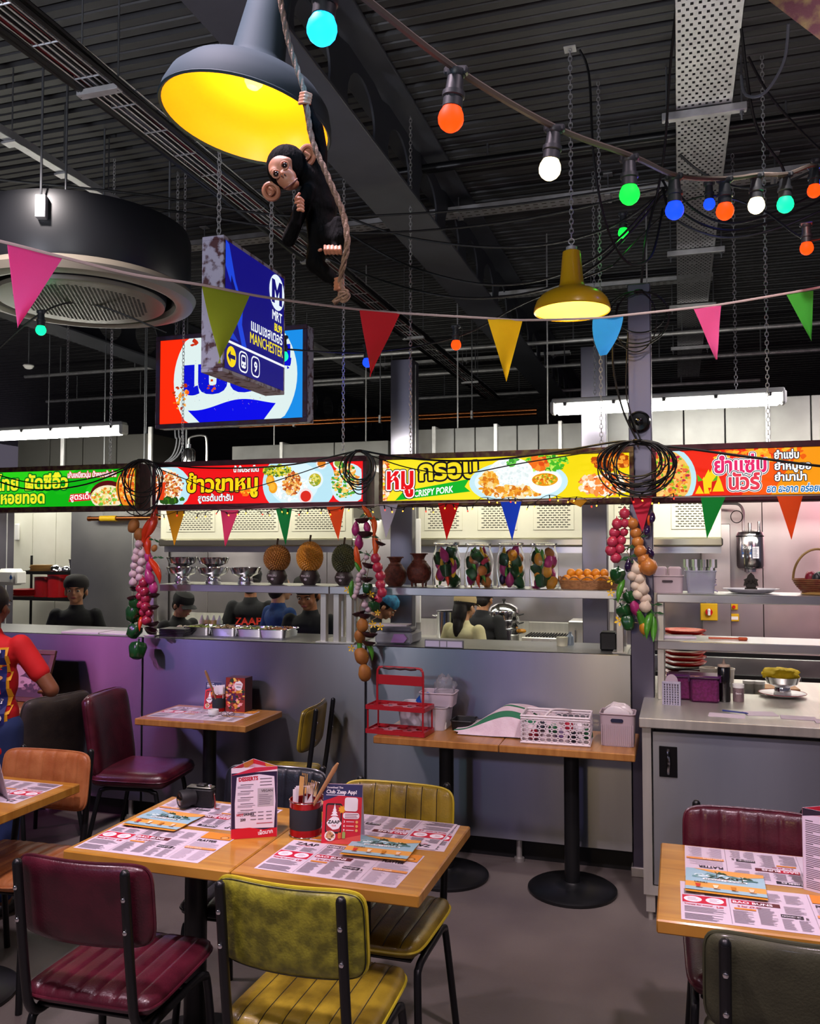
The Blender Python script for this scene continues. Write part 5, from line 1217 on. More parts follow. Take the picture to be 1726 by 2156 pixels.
# ---------------------------------------------------------------- things on the counter tables
redp = mat('red_painted_metal', '9c1420', .35, coat=.3)
t = thing('bottle_carrier', 'red metal bottle carrier with two round-holed trays and a tall handle', 'carrier', (-1.395, 4.27, ZT), -.06); W = .16; Dp = .075
for z in (.012, .135):
    m = MB(); 
    # tray with six round openings: ring cells
    for i in range(3):
        for j in (0, 1):
            cx_ = -W + W / 3 + i * 2 * W / 3; cy_ = -Dp / 2 - .0 + j * Dp; hw = W / 3; hh = Dp / 2; N = 16; r = .031
            inn = [V((cx_ + r * cos(2 * pi * k / N), cy_ + r * sin(2 * pi * k / N), z + .004)) for k in range(N)]
            out = []
            for k in range(N):
                a = 2 * pi * k / N; s_ = min(hw / max(abs(cos(a)), 1e-6), hh / max(abs(sin(a)), 1e-6)); out.append(V((cx_ + s_ * cos(a), cy_ + s_ * sin(a), z + .004)))
            m.add(inn + out, [(k, (k + 1) % N, N + (k + 1) % N, N + k) for k in range(N)])
            m.add([p + V((0, 0, dz)) for dz in (-.010, 0) for p in inn], [(k, (k + 1) % N, N + (k + 1) % N, N + k) for k in range(N)])
    for (a, b, c, d) in ((-W, W, -Dp - .003, -Dp), (-W, W, Dp, Dp + .003), (-W - .003, -W, -Dp, Dp), (W, W + .003, -Dp, Dp)): m.box(a, b, c, d, z - .010, z + .012)
    m.build('tray', redp, t)
for sx in (-1, 1):
    for yy in (-Dp + .006, Dp - .006): MB().cyl((sx * (W - .008), yy, .01), (sx * (W - .008), yy, .14), .005, n=8).build('post', redp, t)
ha = [(-.128, 0, .13), (-.128, 0, .30), (-.118, 0, .325), (-.10, 0, .335), (.10, 0, .335), (.118, 0, .325), (.128, 0, .30), (.128, 0, .13)]
MB().tube(spline(ha, 4), .006, 8).build('handle', redp, t); MB().box(-.125, .125, -.002, .002, .245, .295, .001).build('name_plate', redp, t)
MB().tube([(-.095, -.001, .335 + 0)] + [(x_, -.001, .333 - .004 * (k % 2)) for k, x_ in enumerate([-.09 + .03 * i for i in range(7)])], .0075, 8).build('grip', mat('grip_black', '3a1014', .5), t)
def tub(name, label, x, y, rz, w, d, h, m_, th=.003, z=ZT, taper=.9, cat='tub', lip=True):
    t = thing(name, label, cat, (x, y, z), rz); o = rrect(w, d, min(w, d) * .15, 4); n = len(o); mb = MB(); vs = []
    for (k, zz) in ((taper, 0), (1, h), (1.0 - 2 * th / w, h), (taper - 2 * th / w, th)): vs += [V((a * k, b * k, zz)) for a, b in o]
    fs = [(i, (i + 1) % n, n + (i + 1) % n, n + i) for i in range(n)] + [(n + i, n + (i + 1) % n, 2 * n + (i + 1) % n, 2 * n + i) for i in range(n)] + [(2 * n + i, 2 * n + (i + 1) % n, 3 * n + (i + 1) % n, 3 * n + i) for i in range(n)] + [tuple(range(n))[::-1], tuple(range(3 * n, 4 * n))]
    mb.add(vs, fs); mb.build('body', m_, t)
    if lip: MB().tube([(a * 1.012, b * 1.012, h) for a, b in o], .0035, 6, closed=True).build('rim', m_, t)
    return t
frost = mat('frosted_plastic', 'd0c8d0', .45, trans=.25, alpha=.92)
tub('storage_tub', 'translucent white tub on the counter table behind the red carrier', -1.31, 4.46, .03, .27, .20, .12, frost)
tub('storage_tub', 'pale pinkish tray nested on top of the white tub behind the red carrier', -1.245, 4.49, .05, .19, .15, .07, mat('pink_plastic', 'b8a8b4', .5), z=ZT + .115)
clear = mat('clear_bag', 'e8e8f0', .15, trans=.8, ior=1.2, alpha=.6)
def crumple(name, label, cat, c, r, m_, seed=1, amp=.35, n=36, flatb=True, rz=0, freq=2.2, **k):
    mb = MB(); mb.sph((0, 0, 0), r, n); out = []
    for p in mb.v:
        p = V(p); q_ = V((p.x / r[0], p.y / r[1], p.z / r[2])); d = mnoise.noise(q_ * freq + V((seed * 7.1, 0, 0))) * amp + mnoise.noise(q_ * freq * 2.7 + V((0, seed * 3.3, 0))) * amp * .5
        p = p * (1 + d)
        if flatb: p.z = max(p.z, -r[2] * .6)
        out.append(tuple(p))
    mb.v = out; zmin = min(p[2] for p in out); mb.v = [(a, b, c_ - zmin) for a, b, c_ in out]
    return solo(mb, name, m_, label, cat, c, rz, angle=70, **k)
crumple('plastic_bag', 'clear crumpled plastic bag standing in the pale tray behind the red carrier', 'bag', (-1.215, 4.49, ZT + .12), (.055, .05, .095), clear, 3, .5)
crumple('blue_cloth', 'bright blue crumpled bag in the pale tray behind the red carrier', 'bag', (-1.30, 4.47, ZT + .118), (.05, .04, .035), mat('blue_plastic', '2050a8', .35), 4, .5)
t = thing('charger_plug', 'small white cube charger on the counter table', 'charger', (-1.205, 4.41, ZT), .2); MB().box(-.022, .022, -.022, .022, 0, .045, .006).build('body', white, t); MB().box(-.006, .006, -.0235, -.022, .015, .03).build('socket', mat('socket_pink', 'a87a88', .5), t)
# towel heap
towel = mat('towel_cloth', 'c9b0bc', .9, col2='d4c0ca', scale=20, bump=.2, bscale=120); towg = mat('towel_green', '2c6a4c', .9, bump=.2, bscale=120)
t = thing('towel_heap', 'white and green cloth heaped over a box on the counter table', 'towel', (-.86, 4.44, ZT))
def tf(u, v):
    x = -.27 + .62 * u; y = -.13 + .27 * v; r = mnoise.noise(V((x * 9, y * 9, 1))) * .022
    h = .135 * math.exp(-((x - .02) / .17) ** 2) * (1 - .35 * abs(v - .6)) + .012 + .035 * math.exp(-((x - .26) / .1) ** 2)
    if v < .12: h *= v / .12 * .8 + .05
    return V((x + .03 * v + (.03 if v < .1 else 0), y, max(.004, h + r * min(1, h * 12))))
m = MB().grid(tf, 44, 26); nf = len(m.f); m.m = [1 if ((i // 44) in (3, 4, 5, 12, 13) and (i % 44) < 30) else 0 for i in range(nf)]
m.build('cloth', [towel, towg], t, angle=80); MB().box(-.09, .16, -.06, .10, .0, .085, .01).build('box_beneath', mat('tray_grey', '3a3a40', .5), t)
tub('black_tray', 'dark plastic tray just visible under the cloth heap at its left', -1.10, 4.47, .0, .12, .14, .05, black, cat='tray')
# pierced white basket
def basket(label, x, y, rz, w, d, h):
    t = thing('pierced_basket', label, 'basket', (x, y, ZT), rz); m = MB(); bpm = mat('basket_white', 'd4c6cc', .5)
    m.box(-w / 2, w / 2, -d / 2, d / 2, 0, .004)
    def side(a, b, nx, nz):
        a, b = V(a), V(b); ex = (b - a).normalized(); L = (b - a).length; cw = L / nx; ch = (h - .03) / nz; mm = MB()
        for i in range(nx):
            for j in range(nz):
                c = a + ex * (cw * (i + .5)) + V((0, 0, .012 + ch * (j + .5))); o = [c + ex * (cw * .5 * (abs(cos(t_)) ** .8 * (1 if cos(t_) > 0 else -1))) * 1.0 + V((0, 0, ch * .5 * sin(t_))) for t_ in [2 * pi * k / 10 for k in range(10)]]
                mm.tube(o, .0028, 5, closed=True)
        mm.tube([a + V((0, 0, h)), b + V((0, 0, h))], .006, 6).tube([a + V((0, 0, h - .012)), b + V((0, 0, h - .012))], .005, 6).tube([a + V((0, 0, .006)), b + V((0, 0, .006))], .006, 6)
        return mm
    k = .93
    for (p, q_, n) in (((-w / 2, -d / 2, 0), (w / 2, -d / 2, 0), 11), ((w / 2, -d / 2, 0), (w / 2, d / 2, 0), 7), ((w / 2, d / 2, 0), (-w / 2, d / 2, 0), 11), ((-w / 2, d / 2, 0), (-w / 2, -d / 2, 0), 7)):
        side(p, q_, n, 5).build('pierced_side', bpm, t, kind='stuff')
    m.build('bottom', bpm, t); MB().tube(spline([(-.05, -d / 2, h), (-.02, -.02, h + .02), (.03, .03, h + .015), (.06, d / 2, h)], 5), .006, 8).build('handle', bpm, t)
    return t
basket('white pierced plastic basket full of small packets on the counter table', -.59, 4.33, .03, .33, .20, .135)
pk = [mat('packet_' + c, c, .4) for c in ('9a1830', '18182a', 'd8ccd4', '2c6a48', '6a4a7a')]
for i in range(9): crumple('sauce_packet', ['dark red packet', 'navy packet', 'pale packet', 'green packet', 'purple packet'][i % 5] + ' in the white pierced basket, ' + ['far left', 'second from left', 'third from left', 'left of centre', 'central', 'right of centre', 'third from right', 'second from right', 'far right'][i], 'packet', (-.70 + .032 * i, 4.31 + .04 * (i % 3 - .5), ZT + .012 + .035 * (i % 2)), (.024, .03, .028), pk[i % 5], i, .4, 14, group='packets in the white basket')
t = tub('napkin_box', 'ribbed pinkish box full of wrapped napkins at the end of the counter table', -.295, 4.36, .0, .165, .15, .155, mat('ribbed_pink', 'a8949c', .5), taper=.94, cat='box')
m = MB()
for i in range(16): m.box(-.075 + i * .0098, -.071 + i * .0098, -.0765, -.0735, .006, .105)
m.build('ribs', mat('ribbed_pink', 'a8949c', .5), t, kind='stuff'); m = MB().prism(rrect(.06, .018, .009, 5), 0, .002, plane((0, -.076, .125), (1, 0, 0), (0, 0, 1))); m.build('handle_slot', mat('slot_navy', '1a1c38', .5), t)
for i in range(5): crumple('wrapped_napkins', 'clear wrapped napkin bundle in the ribbed box, %s' % ['nearest the wall', 'second from the wall', 'middle one', 'second from the front', 'nearest the front'][i], 'napkins', (-.295 + .008 * (i % 2), 4.415 - i * .026, ZT + .12), (.065, .014, .045), mat('wrapped_white', 'c8bcc0', .3), i + 20, .2, 16)
# loose papers and pens on the right worktop
WZ = .9305
for i, (px, py, rz, w, h) in enumerate(((1530, 1507, -.1, .16, .09), (1600, 1503, .2, .14, .10), (1680, 1512, -.05, .15, .08), (1740, 1520, 0, .1, .08))):
    p = atz(px, py, WZ); o = solo(MB().box(-w / 2, w / 2, -h / 2, h / 2, 0, .002 + .0006 * i), 'order_slip', paper, ['white order slip under the blue pen', 'white order slips in the middle of the worktop', 'white slip at the right of the worktop', 'white slip at the far right edge of the worktop'][i], 'paper', (p.x, p.y, WZ), rz)
p = atz(1548, 1502, WZ); o = solo(MB().tube([(-.06, 0, .004), (.05, 0, .004), (.06, 0, .004)], [.004, .004, .001], 8), 'ballpoint_pen', mat('pen_blue', '1c2c78', .4), 'blue ballpoint pen on the order slip', 'pen', (p.x, p.y, WZ + .003), -.35)
# picture frames and sticks at the far left table
fw = mat('frame_wood', '4a2a1a', .5, col2='5c3824', scale=6)
p = atz(40, 1470, .752)
t = thing('framed_picture', 'brown framed picture leaning on the counter above the far left table', 'picture', (p.x - .35, 4.40, ZT), 0, rot=(-.35, 0, 0))
W = .62; H = .30
MB().box(0, W, -.01, 0.008, 0, .03, .003).build('frame_rail', fw, t); MB().box(0, W, -.01, .008, H, H + .03, .003).build('frame_rail', fw, t)
MB().box(0, .03, -.01, .008, .03, H).build('frame_rail', fw, t); MB().box(W - .03, W, -.01, .008, .03, H).build('frame_rail', fw, t); MB().box(.03, W - .03, .0, .006, .03, H).build('backing', black, t)
P = Print(plane((.03, -.001, .03), (1, 0, 0), (0, 0, 1)), pm); P.z = 0; P.up = lambda d=.0: setattr(P, 'z', P.z + .0002); P.rect(0, 0, W - .06, H - .03, '3a2830', True)
for (a, b, c, d) in ((.30, .16, .10, .04), (.36, .09, .10, .035), (.12, .15, .08, .04), (.2, .05, .14, .02)): P.shape(blob(a, b, c, 12, .15, random.Random(int(a * 99)), ry=d), 'b08a98')
P.food(.28, .06, .25, .05, 40, ['5a4048', '7a5a64', '2a1c22'], .012, (0, 0, W - .06, H - .03), 3)
P.mb.build('print', P.ms, t, flat=True, kind='stuff')
fo = mat('salmon_stick', 'b85a44', .5)
for i in range(4):
    solo(MB().box(-.28, .28, -.012, .012, 0, .014, .003), 'frame_stick', fo, ['topmost salmon wooden stick in front of the leaning picture', 'second salmon stick in front of the picture', 'third salmon stick in front of the picture', 'short nearest salmon stick at the edge of the far left table'][i], 'stick', (p.x - .15 - .06 * i, 4.33 - .035 * i, ZT), .02 * i)
# ---------------------------------------------------------------- things on the gantry shelf
SY = 4.88; SZt = SZ + .0005
def spx(px, Y=SY, z=SZt): p = aty(px, 1200, Y); return V((p.x, Y, z))
def dpt(px, Y=SY): return Y / (cos(TH) + (px - 863) / 1800 * sin(TH))
def durian(label, px, w, h, col, rz=0):
    k = dpt(px) / 1800; W = w * k / 2; Hh = h * k; t = thing('durian', label, 'fruit', spx(px), rz, 'ornamental durians on dark shells')
    b = W * .82; MB().lathe([(b * .55, .0), (b * .95, b * .45), (b * 1.02, b * .85), (b * .8, b * 1.35), (b * .5, b * 1.5)], 24).build('coconut_shell', mat('dark_shell', '2a1c1c', .5), t)
    P = Print(plane((0, -b * 1.02, b * .8), (1, 0, 0), (0, 0, 1)), pm); P.text('MALIBU', 0, 0, b * .28, 'a8989c', off=.01, align='CENTER', fitw=b * .9); P.shape(ell(0, -b * .25, b * .16, b * .12, 12), '8a7c84'); P.mb.build('print', P.ms, t, flat=True, kind='stuff')
    z0 = b * 1.4; cz = z0 + Hh / 2 - .008; m = MB(); m.sph((0, 0, cz), (W, W, Hh / 2), 24)
    body = m.build('fruit', col, t); s = MB(); N = 400
    for i in range(N):
        y = 1 - 2 * (i + .5) / N; r = sqrt(1 - y * y); a = i * 2.39996
        n = V((r * cos(a), r * sin(a), y)); p = V((n.x * W, n.y * W, n.z * Hh / 2 + cz)); u = n.cross(V((0, 0, 1))).normalized() if abs(n.z) < .98 else V((1, 0, 0)); v = n.cross(u)
        e = W * .115; pts = [p + (u * cos(q) + v * sin(q)) * e - n * .002 for q in [2 * pi * j / 5 for j in range(5)]] + [p + n * W * .13]
        s.add(pts, [(j, (j + 1) % 5, 5) for j in range(5)])
    s.build('spikes', col, body, flat=True, kind='stuff')
    MB().tube([(0, 0, cz + Hh / 2 - .01), (.002, 0, cz + Hh / 2 + .02), (.006, 0, cz + Hh / 2 + .045)], [.009, .006, .007], 8).build('stem', mat('stem_brown', '4a3018', .7), t)
d1 = mat('durian_brown', '84501a', .6, col2='9c6424'); d2 = mat('durian_orange', 'b0701a', .55, col2='c88428'); d3 = mat('durian_green', '2c2c10', .6, col2='4a4818')
durian('brown-orange spiky durian, leftmost on the shelf', 583, 52, 54, d1); durian('bright orange spiky durian, tallest of the three', 652, 52, 62, d2); durian('dark green spiky durian beside the middle garland', 724, 48, 60, d3)
def bowl(t, z, R_, H_, inv=False, name='bowl'):
    m = MB().lathe([(R_ * .48, 0), (R_ * .50, .004), (R_ * .42, H_ * .42), (R_ * .45, H_ * .46), (R_ * .85, H_ * .62), (R_ * .98, H_ * .92), (R_ * 1.0, H_), (R_ * .96, H_), (R_ * .80, H_ * .66), (R_ * .35, H_ * .52), (.001, H_ * .50)], 36, (0, 0, z), caps=False); m.build(name, chrome, t)
for i, (px, n) in enumerate(((384, 2), (449, 2), (517, 1))):
    k = dpt(px) / 1800
    for j in range(n):
        p = spx(px); t = thing('footed_bowl', [['lower footed steel bowl of the left stack', 'upper footed steel bowl of the left stack'], ['lower footed steel bowl of the middle stack', 'upper footed steel bowl of the middle stack'], ['single footed steel bowl right of the two stacks']][i][j], 'bowl', (p.x, p.y, SZt + j * 21 * k), 0, 'footed steel bowls on the shelf')
        bowl(t, 0, 33 * k, (34 if n == 1 else 33) * k)
wick = mat('dark_wicker', '4a2014', .6, col2='6a3020', scale=60, bump=.4, bscale=90)
def wvase(label, px, w, h, legs):
    k = dpt(px) / 1800; W = w * k / 2; Hh = h * k; t = thing('woven_vase', label, 'vase', spx(px), 0, 'woven vases on the shelf'); z0 = Hh * .1 if legs else 0; Hh -= z0
    q = lambda a, z: 1 + .015 * sin(a * 24) * (1 if int(z * 250) % 2 else -1)
    pr = [(W * .55, 0), (W * .85, Hh * .12), (W, Hh * .34), (W * .92, Hh * .52), (W * .55, Hh * .72), (W * .42, Hh * .80), (W * .52, Hh * .90), (W * .68, Hh * .99), (W * .62, Hh * .99), (W * .38, Hh * .80), (.001, Hh * .3)]
    pr2 = []
    for (a, b), (c, d) in zip(pr[:-1], pr[1:]): pr2 += [(a + (c - a) * j / 4, b + (d - b) * j / 4) for j in range(4)]
    MB().lathe(pr2, 48, (0, 0, z0), caps=False, wob=q).build('body', wick, t)
    for zz in (.02, Hh * .72, Hh * .97): 
        r = W * {0: .62, 1: .56, 2: .68}[(.02, Hh * .72, Hh * .97).index(zz)]; MB().tube([(r * cos(a), r * sin(a), z0 + zz) for a in [2 * pi * i / 30 for i in range(30)]], .0035, 6, closed=True).build('band', wick, t)
    if legs:
        for a in (.8, 2.3, 3.9, 5.5): MB().cyl((W * .6 * cos(a), W * .6 * sin(a), 0), (W * .7 * cos(a), W * .7 * sin(a), z0 + .03), .006, n=8).build('leg', wick, t)
wvase('dark woven vase, left of the pair beside the middle garland', 832, 50, 62, False); wvase('dark woven vase on short legs, right of the pair', 882, 53, 70, True)
# vegetables -----------------------------------------------------
VM = {k: mat('veg_' + k, a, r, col2=b, scale=14, coat=c) for k, a, b, r, c in (('garlic', 'b898a0', 'c8acb0', .5, 0), ('white_garlic', 'c8b0a0', 'd8c4b0', .5, 0), ('red_onion', '8c1a34', 'a42844', .3, .3), ('radish', 'a8243c', 'b83450', .3, .3), ('magenta', '94205c', 'ac3070', .35, .2),
    ('potato', '8c5420', 'a86c30', .6, 0), ('onion', 'b0662a', 'c07a34', .4, .2), ('green', '0e3c18', '164c20', .28, .4), ('lime', '3c7a20', '4c9028', .35, .2), ('chilli', 'c02c10', 'd43c14', .25, .4), ('carrot', 'cc4810', 'd8581c', .4, 0),
    ('eggplant', '1e0c30', '2a1240', .2, .5), ('shell', '260e14', '3a161c', .4, .2), ('yellow', 'd8a818', 'e8bc28', .4, .1), ('orange', 'd87c10', 'e08c1c', .45, .1), ('leaf', '1c4420', '2c5c2c', .6, 0), ('squash', 'b87814', 'c88a20', .4, .2))}
twine = mat('twine', '8a7458', .9)
def vegmesh(kind, s):
    """s = half width in metres; returns builder (hanging from the top at origin centre)"""
    m = MB()
    if kind in ('garlic', 'white_garlic'):
        m.lathe([(.001, -s), (s * .5, -s * .92), (s * .9, -s * .5), (s, -.1 * s), (s * .8, s * .4), (s * .35, s * .8), (s * .14, s * 1.2), (.001, s * 1.5)], 16, wob=lambda a, z: 1 + .06 * cos(6 * a), caps=False)
    elif kind in ('onion', 'red_onion', 'radish'):
        m.lathe([(.001, -s * 1.02), (s * .15, -s * 1.0), (s * .7, -s * .75), (s, -.05 * s), (s * .8, s * .6), (s * .3, s * .92), (s * .1, s * 1.1), (s * .08, s * 1.4)], 16, wob=lambda a, z: 1 + .02 * cos(9 * a))
    elif kind in ('potato', 'orange', 'squash'):
        m.sph((0, 0, 0), (s, s * .9, s * (1.25 if kind != 'orange' else .95)), 16); m.v = [tuple(V(p) * (1 + .12 * mnoise.noise(V(p) * 30))) for p in m.v]
    elif kind == 'green':
        m.lathe([(.001, -s * 1.1), (s * .35, -s * 1.15), (s * .75, -s * .9), (s * .9, -s * .2), (s, s * .4), (s * .8, s * .9), (s * .3, s * .95), (s * .08, s * .8), (s * .1, s * 1.4)], 20, wob=lambda a, z: 1 + .12 * cos(4 * a), caps=False)
    elif kind in ('magenta', 'eggplant'):
        m.lathe([(.001, -s * 1.7), (s * .4, -s * 1.6), (s * .85, -s * .9), (s, -s * .1), (s * .75, s * .8), (s * .4, s * 1.5), (s * .15, s * 1.8), (s * .1, s * 2.1)], 14, caps=False)
    elif kind in ('chilli', 'carrot', 'lime', 'yellow'):
        n = 10; m.tube([(s * 1.1 * sin(i / n * 2.2) - s * .5, 0, s * 2.6 - i / n * s * 5.6) for i in range(n + 1)], [max(.0015, s * (.55 + .5 * sin(min(1, i / n * 2.5) * pi / 2)) * (1 - (i / n) ** 3) * .8) for i in range(n + 1)], 10)
        m.tube([(-s * .5, 0, s * 2.5), (-s * .5, 0, s * 3.2)], s * .14, 5)
    elif kind == 'shell':
        m.lathe([(.001, -s * .55), (s * .5, -s * .48), (s * .9, -s * .1), (s, s * .1), (s * .93, s * .1), (s * .8, -s * .08), (s * .4, -s * .38), (.001, -s * .42)], 20, caps=False)
    elif kind == 'leaf':
        for k in range(4): a = k * 1.6; m.add([(0, 0, 0), (s * cos(a) * .8 - .2 * s * sin(a), s * .5 * sin(a), s * .25), (s * 1.7 * cos(a), s * .8 * sin(a), -s * .2), (s * cos(a) * .8 + .2 * s * sin(a), s * .5 * sin(a), -s * .35)], [(0, 1, 2, 3)])
    elif kind == 'flower':
        for k in range(5): a = k * 2 * pi / 5; m.add([(0, 0, 0), (s * cos(a - .35), -.004, s * sin(a - .35)), (s * 1.5 * cos(a), -.006, s * 1.5 * sin(a)), (s * cos(a + .35), -.004, s * sin(a + .35))], [(0, 1, 2, 3)])
        m.sph((0, -.004, 0), s * .25, 6)
    return m
VNAME = {'garlic': 'garlic_bulb', 'white_garlic': 'garlic_bulb', 'red_onion': 'red_onion', 'radish': 'radish', 'magenta': 'sweet_potato', 'potato': 'potato', 'onion': 'onion', 'green': 'green_pepper', 'lime': 'green_chilli', 'chilli': 'red_chilli', 'carrot': 'carrot', 'eggplant': 'aubergine', 'shell': 'half_shell', 'yellow': 'yellow_chilli', 'leaf': 'leaf_sprig', 'flower': 'yellow_flower', 'squash': 'squash'}
_vc = {}
def vegpiece(kind, s, parent, loc, rot, ms=None):
    key = (kind, round(s, 3))
    if key not in _vc:
        o = vegmesh(kind, s).build(VNAME.get(kind, kind), ms or VM['yellow' if kind == 'flower' else kind], parent, angle=60); _vc[key] = o.data
    else:
        o = bpy.data.objects.new(VNAME.get(kind, kind), _vc[key]); COL.objects.link(o); o.parent = parent
    o.location = loc; o.rotation_euler = rot; return o
def garland(name, label, items, ox, oy, Y=4.545, top=None, sc=2.877, grp='hanging strings of imitation vegetables'):
    pts = [(ox + a / sc, oy + b / sc, k, r / sc) for (a, b, k, r) in items]; px0 = pts[0][0]
    top = V(top) if top else aty(px0, min(p[1] for p in pts) - 14, Y); t = thing(name, label, 'garland', top, 0, grp); q = random.Random(len(items) * 7 + int(ox)); cord = [V((0, 0, 0))]
    for j, (px, py, k, r) in enumerate(pts):
        p = aty(px, py, Y) - top; D = dpt(px, Y); s = 1.28 * r * D / 1800; p.y += q.uniform(-.012, .008)
        tilt = q.uniform(-.5, .5)
        if k == 'lime': tilt = q.uniform(-.3, .9)
        vegpiece(k, s, t, p, (q.uniform(-.2, .2), tilt, q.uniform(0, 6) if k not in ('flower', 'leaf') else 0)); cord.append(p + V((0, .012, 0)))
    MB().tube(spline([cord[0]] + sorted(cord[1:], key=lambda c: -c.z)[::2] or cord, 3), .0022, 5).build('cord', twine, t)
    return t
g, wg, ro, ra, mg, po, on, gr, ch, ca, eg, sh, lf, fl, lm, sq = 'garlic white_garlic red_onion radish magenta potato onion green chilli carrot eggplant shell leaf flower lime squash'.split()
A = (0, 1050)
garland('garlic_string', 'string of potatoes and pale pink garlic at the left of the left garland', [(808, 165, po, 28), (840, 218, po, 26), (842, 272, g, 20), (828, 318, g, 20), (860, 330, g, 19), (826, 358, g, 20), (858, 380, g, 22), (815, 402, g, 19), (848, 428, g, 22), (805, 455, g, 21), (846, 475, g, 22), (808, 503, g, 21)], *A)
garland('chilli_string', 'string of red chillies and magenta sweet potatoes at the right of the left garland', [(912, 150, ch, 26), (890, 215, ch, 28), (905, 295, ch, 20), (895, 345, mg, 18), (910, 405, mg, 22), (912, 475, mg, 24), (928, 535, mg, 22), (940, 435, ch, 22), (925, 95, lf, 22), (940, 250, lf, 20), (955, 355, lf, 20), (935, 300, po, 14)], *A)
garland('red_onion_string', 'string of red onions and dark shells low in the left garland', [(872, 510, ro, 25), (845, 545, ro, 22), (877, 562, ro, 25), (848, 590, ro, 20), (880, 608, ro, 25), (850, 640, ro, 20), (885, 655, ro, 25), (862, 688, ro, 20), (905, 692, ro, 20), (888, 737, ro, 25), (805, 600, sh, 28), (935, 582, sh, 28), (935, 652, sh, 28), (932, 752, sh, 32), (915, 797, sh, 32), (812, 545, sh, 22)], *A)
garland('green_pepper_string', 'string of dark green peppers at the bottom of the left garland', [(818, 640, gr, 28), (808, 697, gr, 36), (830, 735, lf, 22), (815, 800, gr, 32), (855, 750, ch, 14), (840, 915, gr, 38)], *A)
A = (560, 1050)
garland('shell_string', 'string of dark half shells and magenta aubergines in the middle garland', [(580, 125, sh, 36), (600, 212, sh, 38), (695, 265, sh, 28), (620, 400, sh, 34), (608, 482, sh, 34), (590, 585, sh, 32), (655, 590, sh, 30), (565, 690, sh, 34), (598, 705, sh, 34), (632, 815, sh, 38), (624, 868, sh, 34), (543, 183, mg, 20), (560, 265, mg, 22), (612, 172, mg, 18), (600, 90, lf, 22), (650, 120, lf, 22), (640, 230, lf, 24), (590, 330, lf, 24)], *A)
garland('carrot_string', 'string of orange carrots and green chillies in the middle garland', [(610, 95, ca, 16), (655, 170, ca, 18), (655, 285, ca, 20), (560, 350, ca, 18), (552, 405, ca, 16), (570, 425, lm, 14), (520, 552, lm, 16), (612, 540, gr, 24), (655, 650, gr, 26), (650, 640, lf, 22)], *A)
garland('radish_string', 'string of round pink radishes at the right of the middle garland', [(665, 360, ra, 25), (675, 415, ra, 26), (690, 468, ra, 26), (692, 520, ra, 25), (706, 567, ra, 24), (680, 607, ra, 20)], *A)
garland('garlic_string', 'short string of tiny garlic at the left of the middle garland', [(605, 355, g, 14), (590, 440, g, 16), (565, 465, g, 15), (560, 490, g, 15), (562, 515, g, 15), (553, 540, g, 15), (548, 565, g, 15), (540, 590, g, 14), (600, 640, g, 18), (615, 670, g, 16)], *A)
garland('potato_string', 'lowest string of potatoes, green chillies and yellow flowers in the middle garland', [(588, 765, po, 28), (565, 835, po, 28), (575, 955, po, 34), (597, 1055, po, 34), (560, 895, lm, 16), (625, 920, lm, 16), (495, 550, fl, 14), (635, 580, fl, 14), (650, 760, fl, 14), (695, 775, fl, 14), (520, 905, fl, 13), (600, 950, fl, 10), (680, 690, fl, 11)], *A)
A = (1126, 1050)
garland('radish_string', 'cluster of round pink-red radishes at the left of the right garland', [(543, 90, ra, 27), (498, 152, ra, 26), (545, 148, ra, 22), (482, 205, ra, 27), (540, 202, ra, 20), (470, 260, ra, 27), (522, 252, ra, 24), (460, 312, ra, 28), (515, 302, ra, 24), (490, 357, ra, 27)], *A)
garland('onion_string', 'string of golden onions in the right garland', [(592, 150, on, 27), (610, 207, on, 28), (622, 262, on, 29), (638, 318, on, 31), (660, 370, on, 31), (688, 412, on, 42), (640, 420, on, 22)], *A)
garland('garlic_string', 'string of white garlic in the right garland', [(615, 422, wg, 30), (590, 465, wg, 24), (632, 480, wg, 30), (610, 525, wg, 24), (655, 543, wg, 30), (625, 577, wg, 26), (667, 603, wg, 29), (670, 650, wg, 30)], *A)
garland('pepper_string', 'string of green peppers, aubergines and yellow flowers in the right garland', [(710, 115, eg, 16), (680, 190, eg, 16), (700, 325, eg, 16), (565, 405, eg, 18), (500, 465, gr, 34), (520, 555, lm, 20), (570, 595, gr, 26), (540, 685, gr, 34), (565, 750, gr, 32), (608, 662, mg, 26), (645, 755, lm, 22), (690, 760, lm, 24), (718, 785, lm, 22), (660, 785, sq, 24), (560, 300, lf, 30), (575, 350, lf, 30), (640, 230, lf, 20), (590, 380, lf, 26), (720, 640, lf, 24), (730, 690, lf, 24), (520, 610, lf, 22), (465, 495, fl, 16), (460, 570, fl, 14), (512, 740, fl, 18), (515, 512, fl, 10), (690, 135, ca, 10)], *A)
